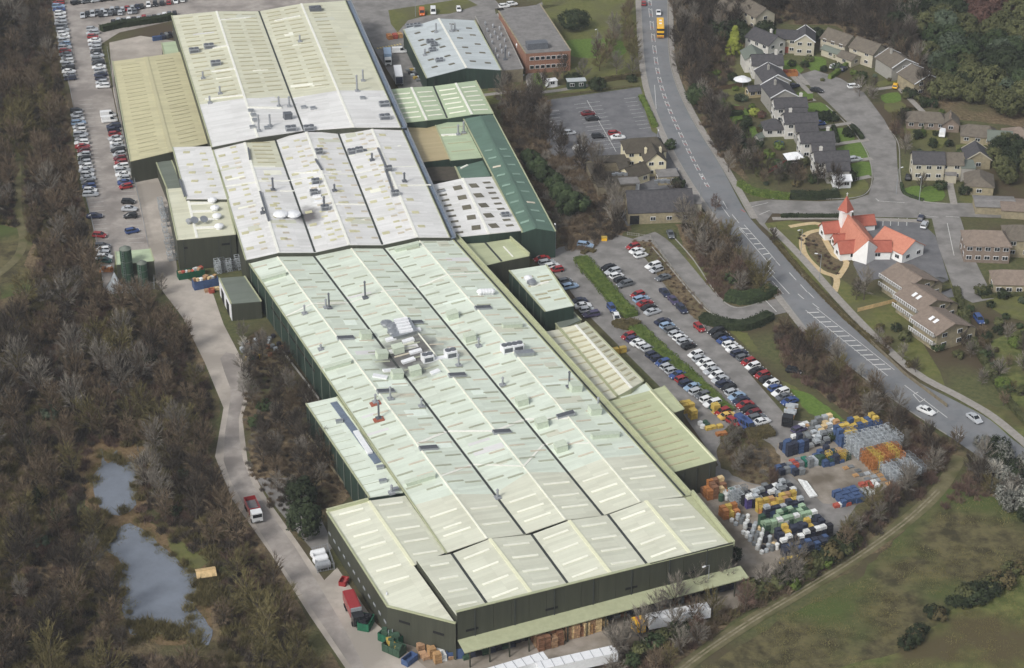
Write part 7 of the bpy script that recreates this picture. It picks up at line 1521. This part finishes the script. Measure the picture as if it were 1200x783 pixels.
bl = [(973, 138, 'dark'), (966, 142, 'dark'), (978, 142, 'dark'), (959, 140, 'dark'), (994, 160, 'dark'), (884, 136, 'yellow'), (892, 138, 'copper'), (1000, 88, 'hedge'), (1010, 92, 'mid'), (1006, 98, 'olive'), (1063, 112, 'dark'), (1070, 116, 'dark'), (1082, 122, 'dark'), (1092, 126, 'mid'), (1060, 140, 'dark'), (1045, 84, 'olive'), (900, 150, 'bluegreen'), (875, 148, 'mid'), (866, 156, 'dark'), (886, 180, 'olive'), (900, 186, 'hedge'), (910, 196, 'mid'), (870, 178, 'dark'), (880, 195, 'olive'), (920, 200, 'dark'), (990, 204, 'dark'), (996, 212, 'dark'), (988, 200, 'olive'),
      (948, 72, 'olive'), (965, 84, 'dark'), (1128, 185, 'mid'), (1150, 190, 'yellow'), (1158, 180, 'olive'), (1112, 172, 'dark'), (1102, 222, 'mid'), (1130, 228, 'dark'), (1150, 345, 'olive'), (1180, 330, 'bluegreen'), (1168, 340, 'mid'), (1175, 350, 'dark'), (1128, 372, 'olive'), (1112, 400, 'dark'), (1098, 410, 'mid'), (1060, 400, 'olive'), (1050, 388, 'dark'), (1122, 420, 'olive'), (1140, 408, 'olive'), (1155, 420, 'mid'), (1160, 440, 'olive'), (1175, 455, 'hedge'), (870, 300, 'dark'), (858, 332, 'mid'), 
      (860, 655, 'dark'), (905, 690, 'olive'), (915, 682, 'olive'), (930, 690, 'hedge'), (945, 676, 'olive'), (950, 668, 'olive'), (965, 665, 'hedge'), (985, 650, 'olive'), (1000, 640, 'olive'), (750, 770, 'olive'), (765, 760, 'mid'), (780, 752, 'olive'), (795, 745, 'dark'), (740, 780, 'mid'), (810, 738, 'olive'), (906, 50, 'hedge'), (740, 96, 'dark'), (905, 128, 'dark'), (928, 78, 'dark'),
      (205, 605, 'dark'), (215, 560, 'dark'), (70, 610, 'dark'), (40, 520, 'dark'), (50, 640, 'bluegreen'), (60, 490, 'bluegreen'), (150, 500, 'dark'), (175, 425, 'dark'), (40, 590, 'dark'), (310, 480, 'mid'), (300, 500, 'mid'), (975, 515, 'dark'), (785, 175, 'mid'), (795, 220, 'dark')]
BN = dict(dark='dark green', mid='mid green', olive='olive green', yellow='yellow green', copper='copper red', hedge='bright green', bluegreen='grey green')
def near(x, y):
    for lab, x0, y0, x1, y1 in (('in the left wood', 0, 380, 345, 783), ('in the hedge line across the field', 1060, 655, 1200, 783), ('between stores yard and earth track', 700, 640, 1010, 783), ('in the gardens at the right edge', 1095, 320, 1200, 470), ('around the stepped flats', 1030, 380, 1095, 420), ('near the access road', 760, 290, 910, 480), ('by the upper houses', 880, 40, 1080, 128), ('near the bungalows on the right', 1040, 128, 1200, 235), ('in the back gardens of the white houses', 850, 128, 1030, 215)):
        if x0 <= x <= x1 and y0 <= y <= y1: return lab
    return 'at the edge of the yard'
for i, (x, y, lf) in enumerate(bl): ever(20 + i % 4, 1.7, 2.4, 'r', lf, x, y, '%s bush %s' % (BN[lf], near(x, y)), 'bushes ' + near(x, y), 'garden_bush', nc=26, nl=26, ls=.26, lump=.55, s=rng.uniform(.8, 1.35))
gk = 0
for poly, sp in (([(835, 62), (862, 60), (878, 100), (885, 125), (880, 140), (902, 160), (925, 185), (985, 205), (985, 225), (905, 222), (866, 205), (850, 150), (838, 110)], 5.2), ([(1020, 88), (1062, 100), (1100, 130), (1125, 150), (1110, 165), (1062, 150), (1060, 118)], 5.0), ([(1062, 150), (1125, 170), (1165, 175), (1170, 235), (1120, 232), (1112, 195), (1060, 178)], 6.0), ([(1010, 330), (1040, 395), (1090, 440), (1110, 470), (1060, 430), (1000, 370)], 5.5), ([(1128, 345), (1230, 350), (1240, 480), (1180, 470), (1130, 400)], 5.0), ([(925, 70), (975, 60), (1000, 85), (950, 100)], 6.0)):
    for (x, y) in scatter(poly, sp, 400 + int(sp * 10) + gk, [], .5):
        a_, b_ = px_of(x, y); gk += 1
        if rng.random() < .72:
            lf = rng.choice(['dark', 'dark', 'olive', 'mid', 'bluegreen', 'brownhedge', 'olive', 'hedge']); BN['brownhedge'] = 'brownish'
            ever(20 + gk % 4, 1.7, 2.4, 'r', lf, a_, b_, '%s bush %s' % (BN[lf], near(a_, b_)), 'bushes ' + near(a_, b_), 'garden_bush', nc=26, nl=26, ls=.26, lump=.55, s=rng.uniform(.45, 1.1))
for (x, y) in scatter([(1140, 515), (1170, 528), (1230, 560), (1240, 625), (1195, 610), (1165, 585), (1145, 550)], 3.6, 91):
    a_, b_ = px_of(x, y); ever(30 + int(x * 7) % 3, 2.6, 4.2, 'r', rng.choice(['ivy', 'ivy', 'dark']), a_, b_, 'dark pale speckled ivy thicket bush at the lower right road bend', 'ivy thicket', 'ivy_bush', nc=44, nl=30, ls=.24, lump=.7, s=rng.uniform(.8, 1.3))
for i in range(26):
    t = i / 25; x = 1060 + 145 * t + rng.uniform(-4, 4); y = 762 - 105 * t + rng.uniform(-5, 5) - 10 * math.sin(t * 6)
    if rng.random() < .8: ever(20 + i % 4, 1.7, 2.4, 'r', rng.choice(['dark', 'olive', 'brownhedge', 'dark']), x, y, 'scrubby bush in the broken hedge line across the field', 'hedge line across the field', 'hedge_bush', nc=26, nl=26, ls=.26, lump=.55, s=rng.uniform(.6, 1.5))
for i in range(14):
    t = i / 13; x = 880 + 110 * t + rng.uniform(-4, 4); y = 703 - 55 * t + rng.uniform(-5, 5); ever(20 + i % 4, 1.7, 2.4, 'r', rng.choice(['olive', 'olive', 'dark', 'brownhedge']), x, y, 'olive scrub bush on the bank below the crate yard', 'scrub below the crate yard', 'scrub_bush', nc=26, nl=26, ls=.26, lump=.55, s=rng.uniform(.9, 1.7))
# hedges
def hedge(px, w, h, leaf, label, dens=26):
    line = [P(x, y) for x, y in smooth_line(px, False, 3)]; c0 = line[len(line) // 2]; r = random.Random(int(px[0][0] * 7)); L, Rr = ribbon_pts(line, w * .8); core = MB()
    for i in range(len(line) - 1):
        q = [Rr[i], Rr[i + 1], L[i + 1], L[i]]; core.prism(q, 0, h * .82)
    o = empty('hedge', c0, 0, label, 'hedge'); core.build('inner_growth', LF['dark' if leaf == 'dark' else leaf], o)
    mb = MB()
    for i in range(len(line) - 1):
        a, b_ = line[i], line[i + 1]; d = (b_ - a); n = int(d.length * (w + h) * dens / 3); dn = d.normalized(); nn = Vector((-dn.y, dn.x, 0))
        for k in range(n):
            t = r.random(); f = r.uniform(-1, 1); ww = w / 2 * (1 + .25 * noise.noise((a + d * t) * .5)); hh = h * (1 + .25 * noise.noise((a + d * t) * .35 + Vector((5, 5, 5))))
            if r.random() < w / (w + 2 * h): p = a + d * t + nn * f * ww + Vector((0, 0, hh * (1 - .25 * f * f))); nrm = Vector((0, 0, 1))
            else: s = 1 if f > 0 else -1; p = a + d * t + nn * s * ww + Vector((0, 0, hh * r.uniform(0, .9))); nrm = nn * s
            nrm = (nrm + Vector((r.uniform(-.7, .7), r.uniform(-.7, .7), r.uniform(-.3, .7)))).normalized(); u = nrm.orthogonal().normalized(); u.rotate(Matrix.Rotation(r.uniform(0, 6), 3, nrm)); v = nrm.cross(u); q = r.uniform(.14, .3)
            mb.poly([p - u * q, p - v * q * .7, p + u * q, p + v * q * .7])
    mb.build('foliage', LF[leaf], o); return o
hedge([(681, 304), (688, 314), (702, 330), (722, 354), (740, 372)], 4.6, 1.3, 'hedge', 'broad clipped hedge along the upper part of the main car park'); hedge([(722, 378), (735, 384), (745, 378)], 4.0, 1.2, 'brownhedge', 'brown end of the broad hedge by the steps')
hedge([(744, 385), (756, 396), (775, 414), (800, 437), (830, 464), (852, 484)], 4.4, 1.2, 'hedge', 'broad hedge between the two lower car rows')
hedge([(875, 512), (890, 510), (905, 507)], 4.2, 1.6, 'brownhedge', 'dark rounded hedge island at the end of the car rows'); hedge([(682, 298), (690, 294), (697, 296)], 1.6, .7, 'brownhedge', 'low dark hedge round the top of the car park island')
hedge([(822, 376), (850, 384), (878, 384), (902, 373)], 3.4, 2.4, 'dark', 'dark green hedge below the curved access road'); hedge([(852, 350), (872, 354), (892, 349), (904, 343)], 4.4, 2.6, 'mid', 'thick green hedge inside the bend of the access road')
hedge([(866, 218), (885, 228), (910, 232), (925, 233)], 2.2, 2.0, 'hedge', 'green hedge at the mouth of the side road'); hedge([(926, 232), (955, 233), (982, 231)], 2.6, 2.4, 'dark', 'dark hedge along the side road in front of the last house')
hedge([(119, 37), (135, 33), (160, 29), (190, 25), (203, 22)], 3.0, 2.4, 'dark', 'dark hedge curving round the top of the factory road'); hedge([(690, 99), (720, 94), (750, 89)], 1.6, 1.6, 'brownhedge', 'brown hedge above the pub car park')
hedge([(751, 114), (758, 128), (768, 150)], 1.8, 1.2, 'hedge', 'narrow hedge between the pub car park and the main road'); hedge([(972, 93), (984, 84), (996, 74)], 1.6, 1.6, 'hedge', 'hedge between two steep drives'); hedge([(840, 138), (870, 134)], 1.8, 1.6, 'dark', 'dark hedge across the middle back gardens')
hedge([(862, 150), (866, 165), (878, 182)], 1.8, 1.6, 'dark', 'dark hedge behind the back gardens'); hedge([(930, 122), (952, 118)], .8, .8, 'brownhedge', 'thin hedge between the first front lawns'); hedge([(982, 168), (976, 150)], 1.2, 1.4, 'dark', 'short dark hedge beside the second front lawn')
hedge([(998, 150), (1006, 158), (1010, 164)], 1.4, 1.6, 'dark', 'short dark hedge at the roadside lawn'); hedge([(905, 281), (940, 322), (995, 378), (1040, 416)], 1.4, 1.2, 'brownhedge', 'long brown hedge behind the stone boundary wall'); hedge([(915, 255), (955, 255), (1000, 255)], 1.4, 1.2, 'dark', 'low hedge along the side road at the church')
hedge([(1056, 216), (1060, 228), (1082, 236)], .9, .9, 'mid', 'low hedge round the lawn of the cream terrace'); hedge([(1120, 340), (1140, 400), (1180, 470), (1210, 505)], 1.8, 1.4, 'olive', 'olive hedge along the lower right gardens'); hedge([(1150, 350), (1200, 346), (1240, 344)], 1.2, 1.2, 'olive', 'low garden hedge below the long brown roofed house')

# ------------------------------------------------------------------ the air
hz = MB(); hz.box((0, 520, 120), (1500, 1200, 242.2)); ho = hz.build('haze', []); hm = bpy.data.materials.new('haze'); hm.use_nodes = True; hn = hm.node_tree; hn.nodes.remove(hn.nodes['Principled BSDF'])
pv = hn.nodes.new('ShaderNodeVolumePrincipled'); pv.inputs['Color'].default_value = (0.82, 0.88, 0.95, 1); pv.inputs['Density'].default_value = 0.0001; hn.links.new(pv.outputs[0], hn.nodes['Material Output'].inputs['Volume'])
ho.data.materials.append(hm); ho['kind'] = 'stuff'
